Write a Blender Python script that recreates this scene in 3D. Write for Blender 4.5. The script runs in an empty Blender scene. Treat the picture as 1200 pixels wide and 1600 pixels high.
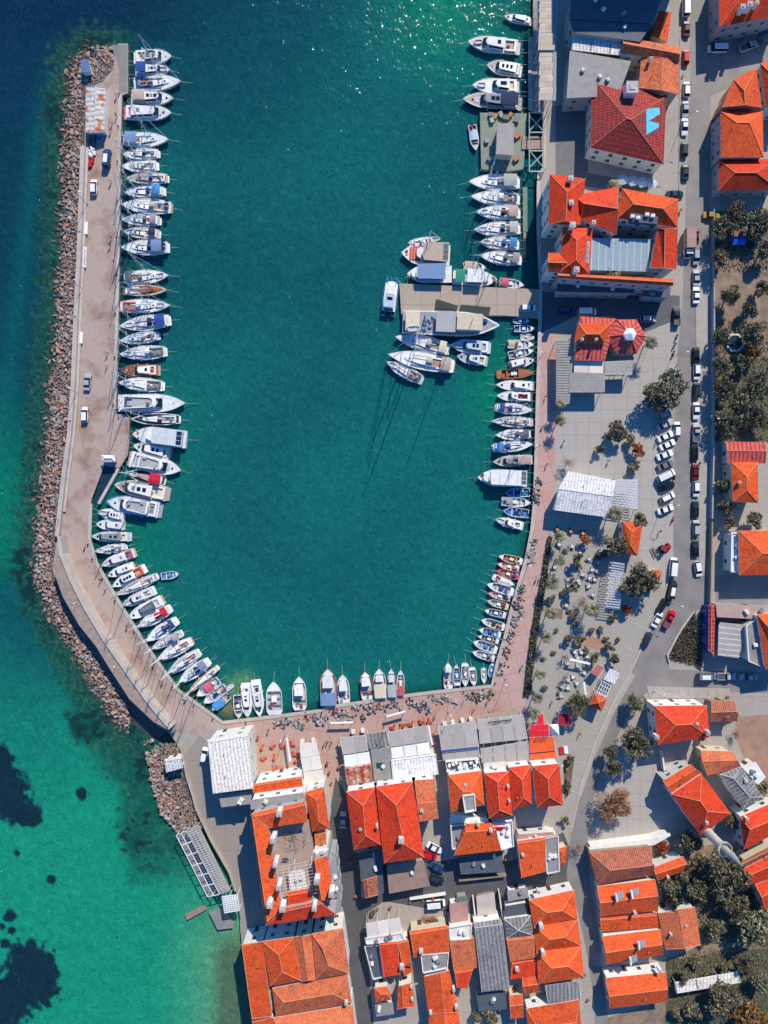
import bpy, bmesh, math, random
from mathutils import Vector, Matrix, noise
R = math.radians
rng = random.Random(7)
scene = bpy.context.scene
COL = scene.collection
# ------------------------------------------------------------------ plan scale
S = 0.17          # metres per photo pixel on the ground
H = 190.0         # height of the camera above the ground
WZ = -1.2         # water level
def P(px, py, z=0.0):
    k = S * (H - z) / H
    return Vector(((px - 600) * k, (800 - py) * k, z))
# ------------------------------------------------------------------ camera, world, sun, exposure
cam_d = bpy.data.cameras.new('camera'); cam = bpy.data.objects.new('camera', cam_d); COL.objects.link(cam)
cam.location = (0, 0, H); cam.rotation_euler = (0, 0, 0)
cam_d.sensor_fit = 'VERTICAL'; cam_d.angle = 2 * math.atan(800 * S / H)
cam_d.clip_start = 1.0; cam_d.clip_end = 12000
scene.camera = cam
SUN_EL, SUN_AZ = R(39), R(20)
world = bpy.data.worlds.new('World'); scene.world = world; world.use_nodes = True
wn = world.node_tree; bg = wn.nodes['Background']
sky = wn.nodes.new('ShaderNodeTexSky'); sky.sky_type = 'NISHITA'; sky.sun_disc = False
sky.sun_elevation = SUN_EL; sky.sun_rotation = SUN_AZ; sky.ozone_density = 8.0; sky.air_density = 1.2; sky.dust_density = 0.3
tint = wn.nodes.new('ShaderNodeMix'); tint.data_type = 'RGBA'; tint.blend_type = 'MULTIPLY'; tint.inputs[0].default_value = 1.0; tint.inputs[7].default_value = (0.30, 0.85, 1.30, 1)   # deep clean blue sky
wn.links.new(sky.outputs['Color'], tint.inputs[6]); wn.links.new(tint.outputs[2], bg.inputs['Color']); bg.inputs['Strength'].default_value = 0.125
sun_d = bpy.data.lights.new('sun', 'SUN'); sun = bpy.data.objects.new('sun', sun_d); COL.objects.link(sun)
sun_d.energy = 5.0; sun_d.angle = R(0.53); sun_d.color = (1.0, 0.91, 0.77)
sdir = Vector((math.sin(SUN_AZ) * math.cos(SUN_EL), math.cos(SUN_AZ) * math.cos(SUN_EL), math.sin(SUN_EL)))
sun.rotation_euler = (-sdir).to_track_quat('-Z', 'Y').to_euler(); sun.location = sdir * 300
scene.view_settings.view_transform = 'Standard'; scene.view_settings.look = 'None'
scene.view_settings.exposure = 0.19; scene.view_settings.gamma = 1.0
scene.cycles.max_bounces = 6; scene.cycles.diffuse_bounces = 3; scene.cycles.glossy_bounces = 3
# ------------------------------------------------------------------ materials
def lin(c):
    return tuple((x / 12.92 if x <= 0.04045 else ((x + 0.055) / 1.055) ** 2.4) for x in (c[0] / 255, c[1] / 255, c[2] / 255))
MATS = {}
def _new(name):
    m = bpy.data.materials.new(name); m.use_nodes = True
    nt = m.node_tree; return m, nt, nt.nodes['Principled BSDF']
def N(nt, t, **kw):
    n = nt.nodes.new(t)
    for k, v in kw.items():
        if k in n.inputs: n.inputs[k].default_value = v
        else: setattr(n, k, v)
    return n
def mixc(nt, a, b, fac, mode='MIX'):
    n = nt.nodes.new('ShaderNodeMix'); n.data_type = 'RGBA'; n.blend_type = mode
    for sock, val in ((n.inputs[6], a), (n.inputs[7], b), (n.inputs[0], fac)):
        if hasattr(val, 'is_output'): nt.links.new(val, sock)
        elif isinstance(val, (int, float)): sock.default_value = val
        else: sock.default_value = (*val[:3], 1)
    return n.outputs[2]
def ramp(nt, src, a, b):
    n = N(nt, 'ShaderNodeMapRange'); n.inputs[1].default_value = a; n.inputs[2].default_value = b
    nt.links.new(src, n.inputs[0]); return n.outputs[0]
def coords(nt):
    return nt.nodes.new('ShaderNodeNewGeometry').outputs['Position']
def plain(name, rgb, rough=0.7, var=0.25, scale=0.6, fine=4.0, metal=0.0, objcol=False, spec=0.4, dirt=None, dirt_at=(0.55, 0.75), bump=0.0):
    """surface with soft large and fine grain variation of its own colour"""
    if name in MATS: return MATS[name]
    m, nt, b = _new(name)
    pos = coords(nt)
    n1 = N(nt, 'ShaderNodeTexNoise', Scale=scale, Detail=4.0); nt.links.new(pos, n1.inputs['Vector'])
    n2 = N(nt, 'ShaderNodeTexNoise', Scale=fine, Detail=3.0); nt.links.new(pos, n2.inputs['Vector'])
    if objcol:
        base = nt.nodes.new('ShaderNodeObjectInfo').outputs['Color']
    else:
        base = lin(rgb)
    f1 = ramp(nt, n1.outputs['Fac'], 0.3, 0.7); f2 = ramp(nt, n2.outputs['Fac'], 0.3, 0.7)
    d = 1 - var
    c = mixc(nt, base, mixc(nt, base, (d, d, d), 1.0, 'MULTIPLY'), f1)
    d2 = 1 - var * 0.7
    c = mixc(nt, c, mixc(nt, c, (d2, d2, d2), 1.0, 'MULTIPLY'), f2)
    if dirt:
        n3 = N(nt, 'ShaderNodeTexNoise', Scale=scale * 0.5, Detail=6.0, Roughness=0.65); nt.links.new(pos, n3.inputs['Vector'])
        c = mixc(nt, c, lin(dirt), ramp(nt, n3.outputs['Fac'], *dirt_at))
    if not objcol:
        rn = N(nt, 'ShaderNodeMapRange'); nt.links.new(nt.nodes.new('ShaderNodeObjectInfo').outputs['Random'], rn.inputs[0]); rn.inputs[3].default_value = 0.86; rn.inputs[4].default_value = 1.06
        c = mixc(nt, c, rn.outputs[0], 1.0, 'MULTIPLY')
    nt.links.new(c, b.inputs['Base Color'])
    b.inputs['Roughness'].default_value = rough; b.inputs['Metallic'].default_value = metal
    b.inputs['Specular IOR Level'].default_value = spec
    if bump:
        bn = N(nt, 'ShaderNodeBump', Strength=bump, Distance=0.1); nt.links.new(n2.outputs['Fac'], bn.inputs['Height']); nt.links.new(bn.outputs[0], b.inputs['Normal'])
    MATS[name] = m; return m
def tiled(name, rgb, old=None, period=0.48, depth=0.2, rough=0.75, amt=0.36, spec=0.2, row=0.0, grime=(0.52, 0.74)):
    """roof cover ribbed down the slope (UV in metres: u along the eave, v down the slope)"""
    if name in MATS: return MATS[name]
    m, nt, b = _new(name)
    uv = nt.nodes.new('ShaderNodeUVMap'); sep = nt.nodes.new('ShaderNodeSeparateXYZ'); nt.links.new(uv.outputs[0], sep.inputs[0])
    def wave(src, per):
        mu = N(nt, 'ShaderNodeMath', operation='MULTIPLY'); nt.links.new(src, mu.inputs[0]); mu.inputs[1].default_value = 2 * math.pi / per
        si = N(nt, 'ShaderNodeMath', operation='SINE'); nt.links.new(mu.outputs[0], si.inputs[0]); return si.outputs[0]
    w = wave(sep.outputs[0], period)
    pos = coords(nt)
    n1 = N(nt, 'ShaderNodeTexNoise', Scale=0.45, Detail=5.0, Roughness=0.6); nt.links.new(pos, n1.inputs['Vector'])
    n2 = N(nt, 'ShaderNodeTexNoise', Scale=1.5, Detail=5.0, Roughness=0.7); nt.links.new(pos, n2.inputs['Vector'])
    base = lin(rgb); o = lin(old) if old else tuple(x * 0.55 for x in base)
    oi = nt.nodes.new('ShaderNodeObjectInfo'); rn = N(nt, 'ShaderNodeMapRange'); nt.links.new(oi.outputs['Random'], rn.inputs[0]); rn.inputs[3].default_value = 0.84; rn.inputs[4].default_value = 1.16
    n5 = N(nt, 'ShaderNodeTexNoise', Scale=0.22, Detail=7.0, Roughness=0.7, noise_dimensions='4D'); nt.links.new(pos, n5.inputs['Vector']); nt.links.new(oi.outputs['Random'], n5.inputs['W'])
    c = mixc(nt, base, o, ramp(nt, n1.outputs['Fac'], *grime))
    c = mixc(nt, c, tuple(x * .5 + .06 for x in o), ramp(nt, n5.outputs['Fac'], .54, .76))
    c = mixc(nt, c, rn.outputs[0], 1.0, 'MULTIPLY')
    c = mixc(nt, c, mixc(nt, c, (0.5, 0.47, 0.47), 1.0, 'MULTIPLY'), ramp(nt, n2.outputs['Fac'], 0.42, 0.70))
    gap = ramp(nt, w, 0.1, -0.9)
    c = mixc(nt, c, mixc(nt, c, (1 - amt * .8, 1 - amt * .9, 1 - amt * .9), 1.0, 'MULTIPLY'), gap)
    hgt = w
    if row:
        w2 = wave(sep.outputs[1], row); gap2 = ramp(nt, w2, -0.6, -1.0)
        c = mixc(nt, c, mixc(nt, c, (0.6, 0.55, 0.55), 1.0, 'MULTIPLY'), gap2)
    nt.links.new(c, b.inputs['Base Color'])
    bn = N(nt, 'ShaderNodeBump', Strength=depth, Distance=0.08); nt.links.new(hgt, bn.inputs['Height']); nt.links.new(bn.outputs[0], b.inputs['Normal'])
    b.inputs['Roughness'].default_value = rough; b.inputs['Specular IOR Level'].default_value = spec
    MATS[name] = m; return m
def paved(name, rgb, joint, cell=5.5, jw=0.10, var=0.2, stain=None, rot=0.0, stain_at=(0.56, 0.74)):
    """concrete or stone paving cast in square bays with dark joints"""
    if name in MATS: return MATS[name]
    m, nt, b = _new(name)
    pos = coords(nt)
    mp = nt.nodes.new('ShaderNodeMapping'); nt.links.new(pos, mp.inputs['Vector']); mp.inputs['Rotation'].default_value = (0, 0, rot)
    sep = nt.nodes.new('ShaderNodeSeparateXYZ'); nt.links.new(mp.outputs[0], sep.inputs[0])
    js = []
    for ax in (0, 1):
        md = N(nt, 'ShaderNodeMath', operation='PINGPONG'); nt.links.new(sep.outputs[ax], md.inputs[0]); md.inputs[1].default_value = cell / 2
        js.append(ramp(nt, md.outputs[0], jw, jw * 0.3))
    mx = N(nt, 'ShaderNodeMath', operation='MAXIMUM'); nt.links.new(js[0], mx.inputs[0]); nt.links.new(js[1], mx.inputs[1])
    n1 = N(nt, 'ShaderNodeTexNoise', Scale=0.16, Detail=6.0, Roughness=0.62); nt.links.new(pos, n1.inputs['Vector'])
    n2 = N(nt, 'ShaderNodeTexNoise', Scale=2.2, Detail=4.0, Roughness=0.7); nt.links.new(pos, n2.inputs['Vector'])
    base = lin(rgb); d = 1 - var
    c = mixc(nt, base, tuple(x * d for x in base), ramp(nt, n2.outputs['Fac'], 0.35, 0.66))
    n3 = N(nt, 'ShaderNodeTexNoise', Scale=0.7, Detail=8.0, Roughness=0.75); nt.links.new(pos, n3.inputs['Vector'])
    c = mixc(nt, c, tuple(x * (1 - 1.6 * var) for x in base), ramp(nt, n3.outputs['Fac'], 0.55, 0.72))
    st = lin(stain) if stain else tuple(x * (1 - 1.3 * var) for x in base)
    c = mixc(nt, c, st, ramp(nt, n1.outputs['Fac'], *stain_at))
    n4 = N(nt, 'ShaderNodeTexNoise', Scale=0.33, Detail=9.0, Roughness=0.8, Distortion=1.2); nt.links.new(pos, n4.inputs['Vector'])
    c = mixc(nt, c, tuple(x * .55 for x in base), ramp(nt, n4.outputs['Fac'], .62, .80))
    c = mixc(nt, c, tuple(min(1, x * 1.22) for x in base), ramp(nt, n4.outputs['Fac'], .40, .24))
    c = mixc(nt, c, lin(joint), mx.outputs[0])
    nt.links.new(c, b.inputs['Base Color']); b.inputs['Roughness'].default_value = 0.85; b.inputs['Specular IOR Level'].default_value = 0.25
    MATS[name] = m; return m
def glassy(name, rgb, rough=0.08):
    if name in MATS: return MATS[name]
    m, nt, b = _new(name)
    pos = coords(nt); n = N(nt, 'ShaderNodeTexNoise', Scale=1.5); nt.links.new(pos, n.inputs['Vector'])
    base = lin(rgb)
    nt.links.new(mixc(nt, base, tuple(x * 0.7 for x in base), n.outputs['Fac']), b.inputs['Base Color'])
    b.inputs['Roughness'].default_value = rough; b.inputs['Specular IOR Level'].default_value = 0.6
    MATS[name] = m; return m
def leafy(name, a, bcol, tip=None):
    if name in MATS: return MATS[name]
    m, nt, b = _new(name)
    at = nt.nodes.new('ShaderNodeAttribute'); at.attribute_name = 'leaf_shade'
    oi = nt.nodes.new('ShaderNodeObjectInfo')
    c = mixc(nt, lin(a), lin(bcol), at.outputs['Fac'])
    hs = nt.nodes.new('ShaderNodeHueSaturation'); nt.links.new(c, hs.inputs['Color'])
    mr = N(nt, 'ShaderNodeMapRange'); nt.links.new(oi.outputs['Random'], mr.inputs[0]); mr.inputs[3].default_value = 0.75; mr.inputs[4].default_value = 1.25
    nt.links.new(mr.outputs[0], hs.inputs['Value'])
    mr2 = N(nt, 'ShaderNodeMapRange'); nt.links.new(oi.outputs['Random'], mr2.inputs[0]); mr2.inputs[3].default_value = 0.49; mr2.inputs[4].default_value = 0.52
    nt.links.new(mr2.outputs[0], hs.inputs['Hue'])
    nt.links.new(hs.outputs[0], b.inputs['Base Color']); b.inputs['Roughness'].default_value = 0.65; b.inputs['Specular IOR Level'].default_value = 0.25
    MATS[name] = m; return m
# palette ------------------------------------------------------------
W_WHITE = plain('white_plaster', (225, 222, 214), var=0.12, dirt=(176, 168, 156), dirt_at=(0.6, 0.9))
W_CREAM = plain('cream_plaster', (214, 198, 170), var=0.14, dirt=(170, 150, 125), dirt_at=(0.6, 0.9))
W_GREY = plain('grey_plaster', (165, 168, 168), var=0.15)
W_PINK = plain('pink_plaster', (205, 150, 130), var=0.15)
W_STONE = plain('stone_wall', (168, 150, 128), var=0.35, scale=1.5, fine=5, bump=0.4)
T_ORANGE = tiled('orange_roof_tiles', (230, 94, 42), old=(196, 70, 40))
T_RED = tiled('red_roof_tiles', (222, 70, 34), old=(180, 54, 36))
T_BRICK = tiled('brick_red_roof_tiles', (168, 66, 58), old=(138, 58, 52), period=0.7, row=1.1, amt=0.5)
T_OLD = tiled('weathered_roof_tiles', (176, 104, 78), old=(128, 82, 66), amt=0.6)
T_PALE = tiled('pale_orange_roof_tiles', (216, 118, 76), old=(180, 92, 62))
T_SHEET = tiled('red_ribbed_roof_sheet', (206, 92, 82), old=(188, 84, 78), period=1.1, amt=0.6)
T_WHITE = tiled('white_ribbed_roof_sheet', (232, 231, 226), old=(220, 219, 214), period=0.8, amt=0.3, grime=(.6, .9))
T_CREAM = tiled('cream_ribbed_roof_sheet', (226, 220, 208), old=(206, 198, 186), period=0.9, amt=0.35, grime=(.6, .9))
T_GREY = tiled('grey_ribbed_roof_sheet', (142, 142, 138), old=(118, 118, 116), period=1.0, amt=0.5)
T_RUST = tiled('rusty_ribbed_roof_sheet', (172, 92, 66), old=(200, 176, 160), period=1.9, amt=0.6, grime=(0.45, 0.6))
F_GREY = plain('grey_flat_roof', (150, 146, 140), var=0.2, dirt=(118, 114, 110))
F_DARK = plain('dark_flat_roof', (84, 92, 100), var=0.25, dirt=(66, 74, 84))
F_PINK = plain('faded_pink_roof', (188, 140, 126), var=0.2, dirt=(160, 112, 100))
A_TAUPE = plain('taupe_canvas', (166, 158, 150), rough=0.85, var=0.08, fine=1.2)
A_CREAM = plain('cream_canvas', (214, 204, 192), rough=0.85, var=0.08)
A_WHITE = plain('white_canvas', (232, 230, 226), rough=0.85, var=0.08)
A_GREY = plain('grey_canvas', (146, 148, 150), rough=0.85, var=0.1)
A_RED = plain('red_canvas', (214, 20, 44), rough=0.8, var=0.12)
A_WINE = plain('wine_red_canvas', (150, 20, 40), rough=0.8, var=0.12)
A_ORANGE = plain('orange_canvas', (228, 88, 40), rough=0.8, var=0.1)
A_BLUE = plain('blue_canvas', (58, 86, 142), rough=0.8, var=0.1)
OBJ = plain('tinted_paint', (255, 255, 255), rough=0.35, var=0.08, objcol=True, spec=0.2)
OBJ_M = plain('tinted_cloth', (255, 255, 255), rough=0.85, var=0.15, objcol=True)
GLASS = glassy('dark_glass', (22, 34, 44))
GLASS2 = glassy('pale_roof_glass', (150, 168, 172), 0.2)
METAL = plain('grey_metal', (150, 152, 154), rough=0.4, var=0.12, metal=0.3)
ALU = plain('white_alloy', (222, 222, 218), rough=0.4, var=0.06)
BLACK = plain('black_rubber', (22, 22, 24), rough=0.7, var=0.1)
WIRE = plain('steel_wire', (196, 198, 196), rough=0.4, var=0.05)
ROPE = plain('pale_rope', (206, 200, 186), rough=0.9, var=0.1)
WOODP = plain('weathered_planks', (166, 142, 122), var=0.3, scale=1.2, fine=6)
TEAK = plain('teak_deck', (176, 138, 104), var=0.25, scale=1.0, fine=7)
CONC = plain('pale_concrete', (190, 178, 164), var=0.2, scale=0.4, fine=3, dirt=(160, 146, 132), dirt_at=(0.55, 0.8))
CONC_D = plain('grey_concrete', (138, 136, 128), var=0.2, scale=0.4, fine=3)
BARK = plain('grey_brown_bark', (104, 88, 72), var=0.35, scale=2)
CHROME = plain('lamp_steel', (110, 114, 118), rough=0.5, var=0.1)
SOLAR = glassy('solar_panel_glass', (34, 48, 78), 0.15)
WHITEP = plain('white_gelcoat', (232, 230, 224), rough=0.3, var=0.06, scale=1.5, dirt=(205, 202, 194), dirt_at=(0.6, 0.95))
SKIN = plain('skin', (196, 146, 118), rough=0.6, var=0.05)
HAIRM = plain('dark_hair', (40, 30, 26), rough=0.7, var=0.2)
LAMPG = plain('frosted_lamp_glass', (230, 228, 220), rough=0.3, var=0.04)
# ------------------------------------------------------------------ mesh builder
class MB:
    def __init__(s): s.v = []; s.f = []; s.m = []; s.uv = {}
    def add(s, vs, fs, mi=0, uvs=None):
        o = len(s.v); s.v.extend(Vector(p) for p in vs)
        for i, f in enumerate(fs):
            if uvs: s.uv[len(s.f)] = uvs[i]
            s.f.append([o + k for k in f]); s.m.append(mi)
        return s
    def box(s, x0, x1, y0, y1, z0, z1, mi=0):
        return s.add([(x0, y0, z0), (x1, y0, z0), (x1, y1, z0), (x0, y1, z0), (x0, y0, z1), (x1, y0, z1), (x1, y1, z1), (x0, y1, z1)],
                     [(0, 3, 2, 1), (4, 5, 6, 7), (0, 1, 5, 4), (1, 2, 6, 5), (2, 3, 7, 6), (3, 0, 4, 7)], mi)
    def loft(s, p0, p1, mi=0, cap=True, mtop=None):
        """two rings of equal length (3-D points, anticlockwise seen from above)"""
        n = len(p0); s.add(list(p0) + list(p1), [(i, (i + 1) % n, n + (i + 1) % n, n + i) for i in range(n)], mi)
        if cap:
            s.add(p1, [tuple(range(n))], mi if mtop is None else mtop); s.add(p0, [tuple(reversed(range(n)))], mi)
        return s
    def prism(s, poly, z0, z1, mi=0, mtop=None):
        poly = ccw(poly)
        return s.loft([(p[0], p[1], z0) for p in poly], [(p[0], p[1], z1) for p in poly], mi, True, mtop)
    def tube(s, a, b, r0, r1=None, n=6, mi=0):
        r1 = r0 if r1 is None else r1; a = Vector(a); b = Vector(b); d = (b - a)
        if d.length < 1e-6: return s
        d.normalize(); u = d.orthogonal().normalized(); w = d.cross(u)
        ra = [a + (u * math.cos(2 * math.pi * i / n) + w * math.sin(2 * math.pi * i / n)) * r0 for i in range(n)]
        rb = [b + (u * math.cos(2 * math.pi * i / n) + w * math.sin(2 * math.pi * i / n)) * r1 for i in range(n)]
        return s.loft(ra, rb, mi)
    def path(s, pts, r, n=6, mi=0):
        for a, b in zip(pts[:-1], pts[1:]): s.tube(a, b, r, r, n, mi)
        return s
    def lathe(s, prof, n=12, c=(0, 0, 0), mi=0):
        rings = [[Vector((c[0] + r * math.cos(2 * math.pi * i / n), c[1] + r * math.sin(2 * math.pi * i / n), c[2] + z)) for i in range(n)] for r, z in prof]
        vs = [p for q in rings for p in q]; fs = []
        for k in range(len(rings) - 1):
            for i in range(n): fs.append((k * n + i, k * n + (i + 1) % n, (k + 1) * n + (i + 1) % n, (k + 1) * n + i))
        fs.append(tuple((len(rings) - 1) * n + i for i in range(n))); fs.append(tuple(reversed(range(n))))
        return s.add(vs, fs, mi)
    def strip(s, pts, w, z0, z1, mi=0):
        """wall or kerb of width w along a polyline of xy points"""
        L, Rr = [], []
        n = len(pts)
        for i, p in enumerate(pts):
            a = Vector(pts[max(i - 1, 0)][:2]); b = Vector(pts[min(i + 1, n - 1)][:2]); d = (b - a).normalized(); nn = Vector((-d.y, d.x))
            q = Vector(p[:2]); L.append(q + nn * w / 2); Rr.append(q - nn * w / 2)
        for i in range(n - 1):
            quad = [Rr[i], Rr[i + 1], L[i + 1], L[i]]
            s.add([(*q, z0) for q in quad] + [(*q, z1) for q in quad],
                  [(4, 5, 6, 7), (0, 1, 5, 4), (2, 3, 7, 6)] + ([(3, 0, 4, 7)] if i == 0 else []) + ([(1, 2, 6, 5)] if i == n - 2 else []), mi)
        return s
    def build(s, name, mats, parent=None, org=None, loc=None, rotz=0.0, smooth=False, color=None):
        me = bpy.data.meshes.new(name); o3 = Vector(org) if org is not None else Vector((0, 0, 0))
        me.from_pydata([tuple(p - o3) for p in s.v], [], s.f)
        if not isinstance(mats, (list, tuple)): mats = [mats]
        for m in mats: me.materials.append(m)
        me.polygons.foreach_set('material_index', s.m)
        if s.uv:
            ul = me.uv_layers.new(name='UVMap')
            for pi, uvs in s.uv.items():
                for k, li in enumerate(me.polygons[pi].loop_indices): ul.data[li].uv = uvs[k]
        if smooth: me.polygons.foreach_set('use_smooth', [True] * len(me.polygons))
        me.update()
        return link(name, me, parent, loc, rotz, color)
def link(name, me, parent=None, loc=None, rotz=0.0, color=None):
    o = bpy.data.objects.new(name, me); COL.objects.link(o)
    if parent is not None: o.parent = parent
    if loc is not None: o.location = loc
    if rotz: o.rotation_euler = (0, 0, rotz)
    if color is not None: o.color = (*lin(color), 1)
    return o
def ccw(poly):
    a = sum(poly[i][0] * poly[(i + 1) % len(poly)][1] - poly[(i + 1) % len(poly)][0] * poly[i][1] for i in range(len(poly)))
    return list(poly) if a > 0 else list(reversed(poly))
LABELS = {}
def tag(o, label, cat, group=None, kind=None):
    o['label'] = label
    if cat: o['category'] = cat
    if group: o['group'] = group
    if kind: o['kind'] = kind
    return o
def thing(name, label, cat, loc=(0, 0, 0), rotz=0.0, group=None):
    o = bpy.data.objects.new(name, None); o.empty_display_size = 0.5; COL.objects.link(o)
    o.location = loc; o.rotation_euler = (0, 0, rotz); return tag(o, label, cat, group)
def dup(root, loc, rotz=0.0, label=None, group=None, scale=None, color=None):
    r = root.copy(); COL.objects.link(r); r.location = loc; r.rotation_euler = (0, 0, rotz)
    if label: r['label'] = label
    if group: r['group'] = group
    if scale is not None: r.scale = scale if hasattr(scale, '__len__') else (scale,) * 3
    if color is not None: r.color = (*lin(color), 1)
    for ch in KIDS.get(root.name, ()):
        c = ch.copy(); COL.objects.link(c); c.parent = r
        if color is not None and ch.get('tint'): c.color = (*lin(color), 1)
        for g in KIDS.get(ch.name, ()):
            d = g.copy(); COL.objects.link(d); d.parent = c
    return r
KIDS = {}
def remember(root):
    """children of a first copy, looked up once so that later copies stay quick"""
    KIDS[root.name] = [o for o in bpy.data.objects if o.parent is root]
    for ch in KIDS[root.name]: KIDS[ch.name] = [o for o in bpy.data.objects if o.parent is ch]
    return root
USED = set()
def place(root, loc, rotz, label, group=None, scale=None, color=None):
    """the first call moves the first copy itself, later calls copy it"""
    if root.name not in KIDS: remember(root)
    if root.name not in USED:
        USED.add(root.name); root.location = loc; root.rotation_euler = (0, 0, rotz); root['label'] = label
        if group: root['group'] = group
        if scale is not None: root.scale = scale if hasattr(scale, '__len__') else (scale,) * 3
        if color is not None:
            root.color = (*lin(color), 1)
            for ch in KIDS[root.name]:
                if ch.get('tint'): ch.color = (*lin(color), 1)
        return root
    return dup(root, loc, rotz, label, group, scale, color)
def nth(i):
    return str(i) + ('th' if 10 <= i % 100 <= 20 else {1: 'st', 2: 'nd', 3: 'rd'}.get(i % 10, 'th'))
def pip(x, y, poly):
    c = False; n = len(poly); j = n - 1
    for i in range(n):
        if (poly[i][1] > y) != (poly[j][1] > y) and x < (poly[j][0] - poly[i][0]) * (y - poly[i][1]) / (poly[j][1] - poly[i][1]) + poly[i][0]: c = not c
        j = i
    return c
def near_on(pts, x, y):
    """nearest point of a polyline to (x, y): distance and point"""
    best = (1e9, None)
    for a, b in zip(pts[:-1], pts[1:]):
        ax, ay = a[0], a[1]; dx, dy = b[0] - ax, b[1] - ay; L = dx * dx + dy * dy or 1e-9
        t = max(0, min(1, ((x - ax) * dx + (y - ay) * dy) / L)); qx, qy = ax + dx * t, ay + dy * t
        d = math.hypot(x - qx, y - qy)
        if d < best[0]: best = (d, (qx, qy))
    return best
# ------------------------------------------------------------------ land, water, paving
QUAY = [(184,68),(200,68),(200,146),(191,148),(189,230),(188,330),(187,420),(185,520),(182,640),(182,647),(202,648),(202,690),(199,712),(187,731),
        (163,727),(143,780),(142,787),(140,843),(151,880),(182,934),(231,1013),(279,1079),(300,1094),(348,1129),(450,1117),(497,1111),(518,1104),(590,1094),
        (626,1088),(674,1082),(768,1072),(778,1032),(789,995),(799,953),(822,874),(831,828),(835,787),(837,730),(840,613),(843,522),(845,452),(841,361),
        (841,296),(842,271),(850,262),(850,178),(828,172),(828,58),(833,57),(833,-40)]
OUTER = [(400,1700),(393,1595),(378,1480),(375,1445),(376,1424),(368,1390),(359,1361),(331,1310),(309,1265),(304,1245),(295,1215),(284,1180),(275,1160),
         (262,1143),(240,1130),(202,1094),(171,1046),(150,1012),(123,978),(98,934),(82,890),(90,835),(95,790),(104,740),(112,680),(118,600),(122,500),
         (127,400),(131,290),(133,200),(134,140),(160,128),(184,100)]
IN = [(186,98),(160,129),(134,141),(133,200),(131,290),(127,400),(122,500),(118,600),(112,680),(104,740),(95,790),(90,835),(82,890),(98,934),(123,978),(150,1012),(171,1046),(202,1094),(240,1130),(262,1143)]
OUT = [(172,60),(128,57),(98,85),(90,140),(86,200),(84,300),(79,400),(73,510),(62,610),(56,690),(50,750),(46,810),(44,850),(42,895),(65,963),(95,1009),(124,1054),(146,1094),(178,1138),(220,1170)]
LAND = QUAY + [(833,-3000),(6000,-3000),(6000,6000),(400,6000)] + OUTER
ground_m = paved('town_ground', (164, 155, 143), (140, 130, 118), cell=7.0, jw=0.06, stain=(150, 138, 126))
quayface_m = plain('quay_wall_concrete', (120, 116, 104), var=0.3, dirt=(60, 66, 56))
def flat(name, px, mat, z, kind='structure', thick=0.0, label=None):
    mb = MB(); pts = ccw([P(*p, z if z > .5 else 0)[:2] for p in px])
    if thick: mb.prism(pts, z - thick, z)
    else: mb.add([(p[0], p[1], z) for p in pts], [tuple(range(len(pts)))])
    o = mb.build(name, mat); o['kind'] = kind
    if label: o['label'] = label
    return o
mb = MB(); pts = ccw([P(*p)[:2] for p in LAND])
mb.add([(p[0], p[1], 0) for p in pts], [tuple(range(len(pts)))])
n = len(pts); mb.add([(p[0], p[1], -4.0) for p in pts] + [(p[0], p[1], 0.0) for p in pts], [(i, (i + 1) % n, n + (i + 1) % n, n + i) for i in range(n)], 1)
land = mb.build('ground', [ground_m, quayface_m]); land['kind'] = 'structure'
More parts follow.
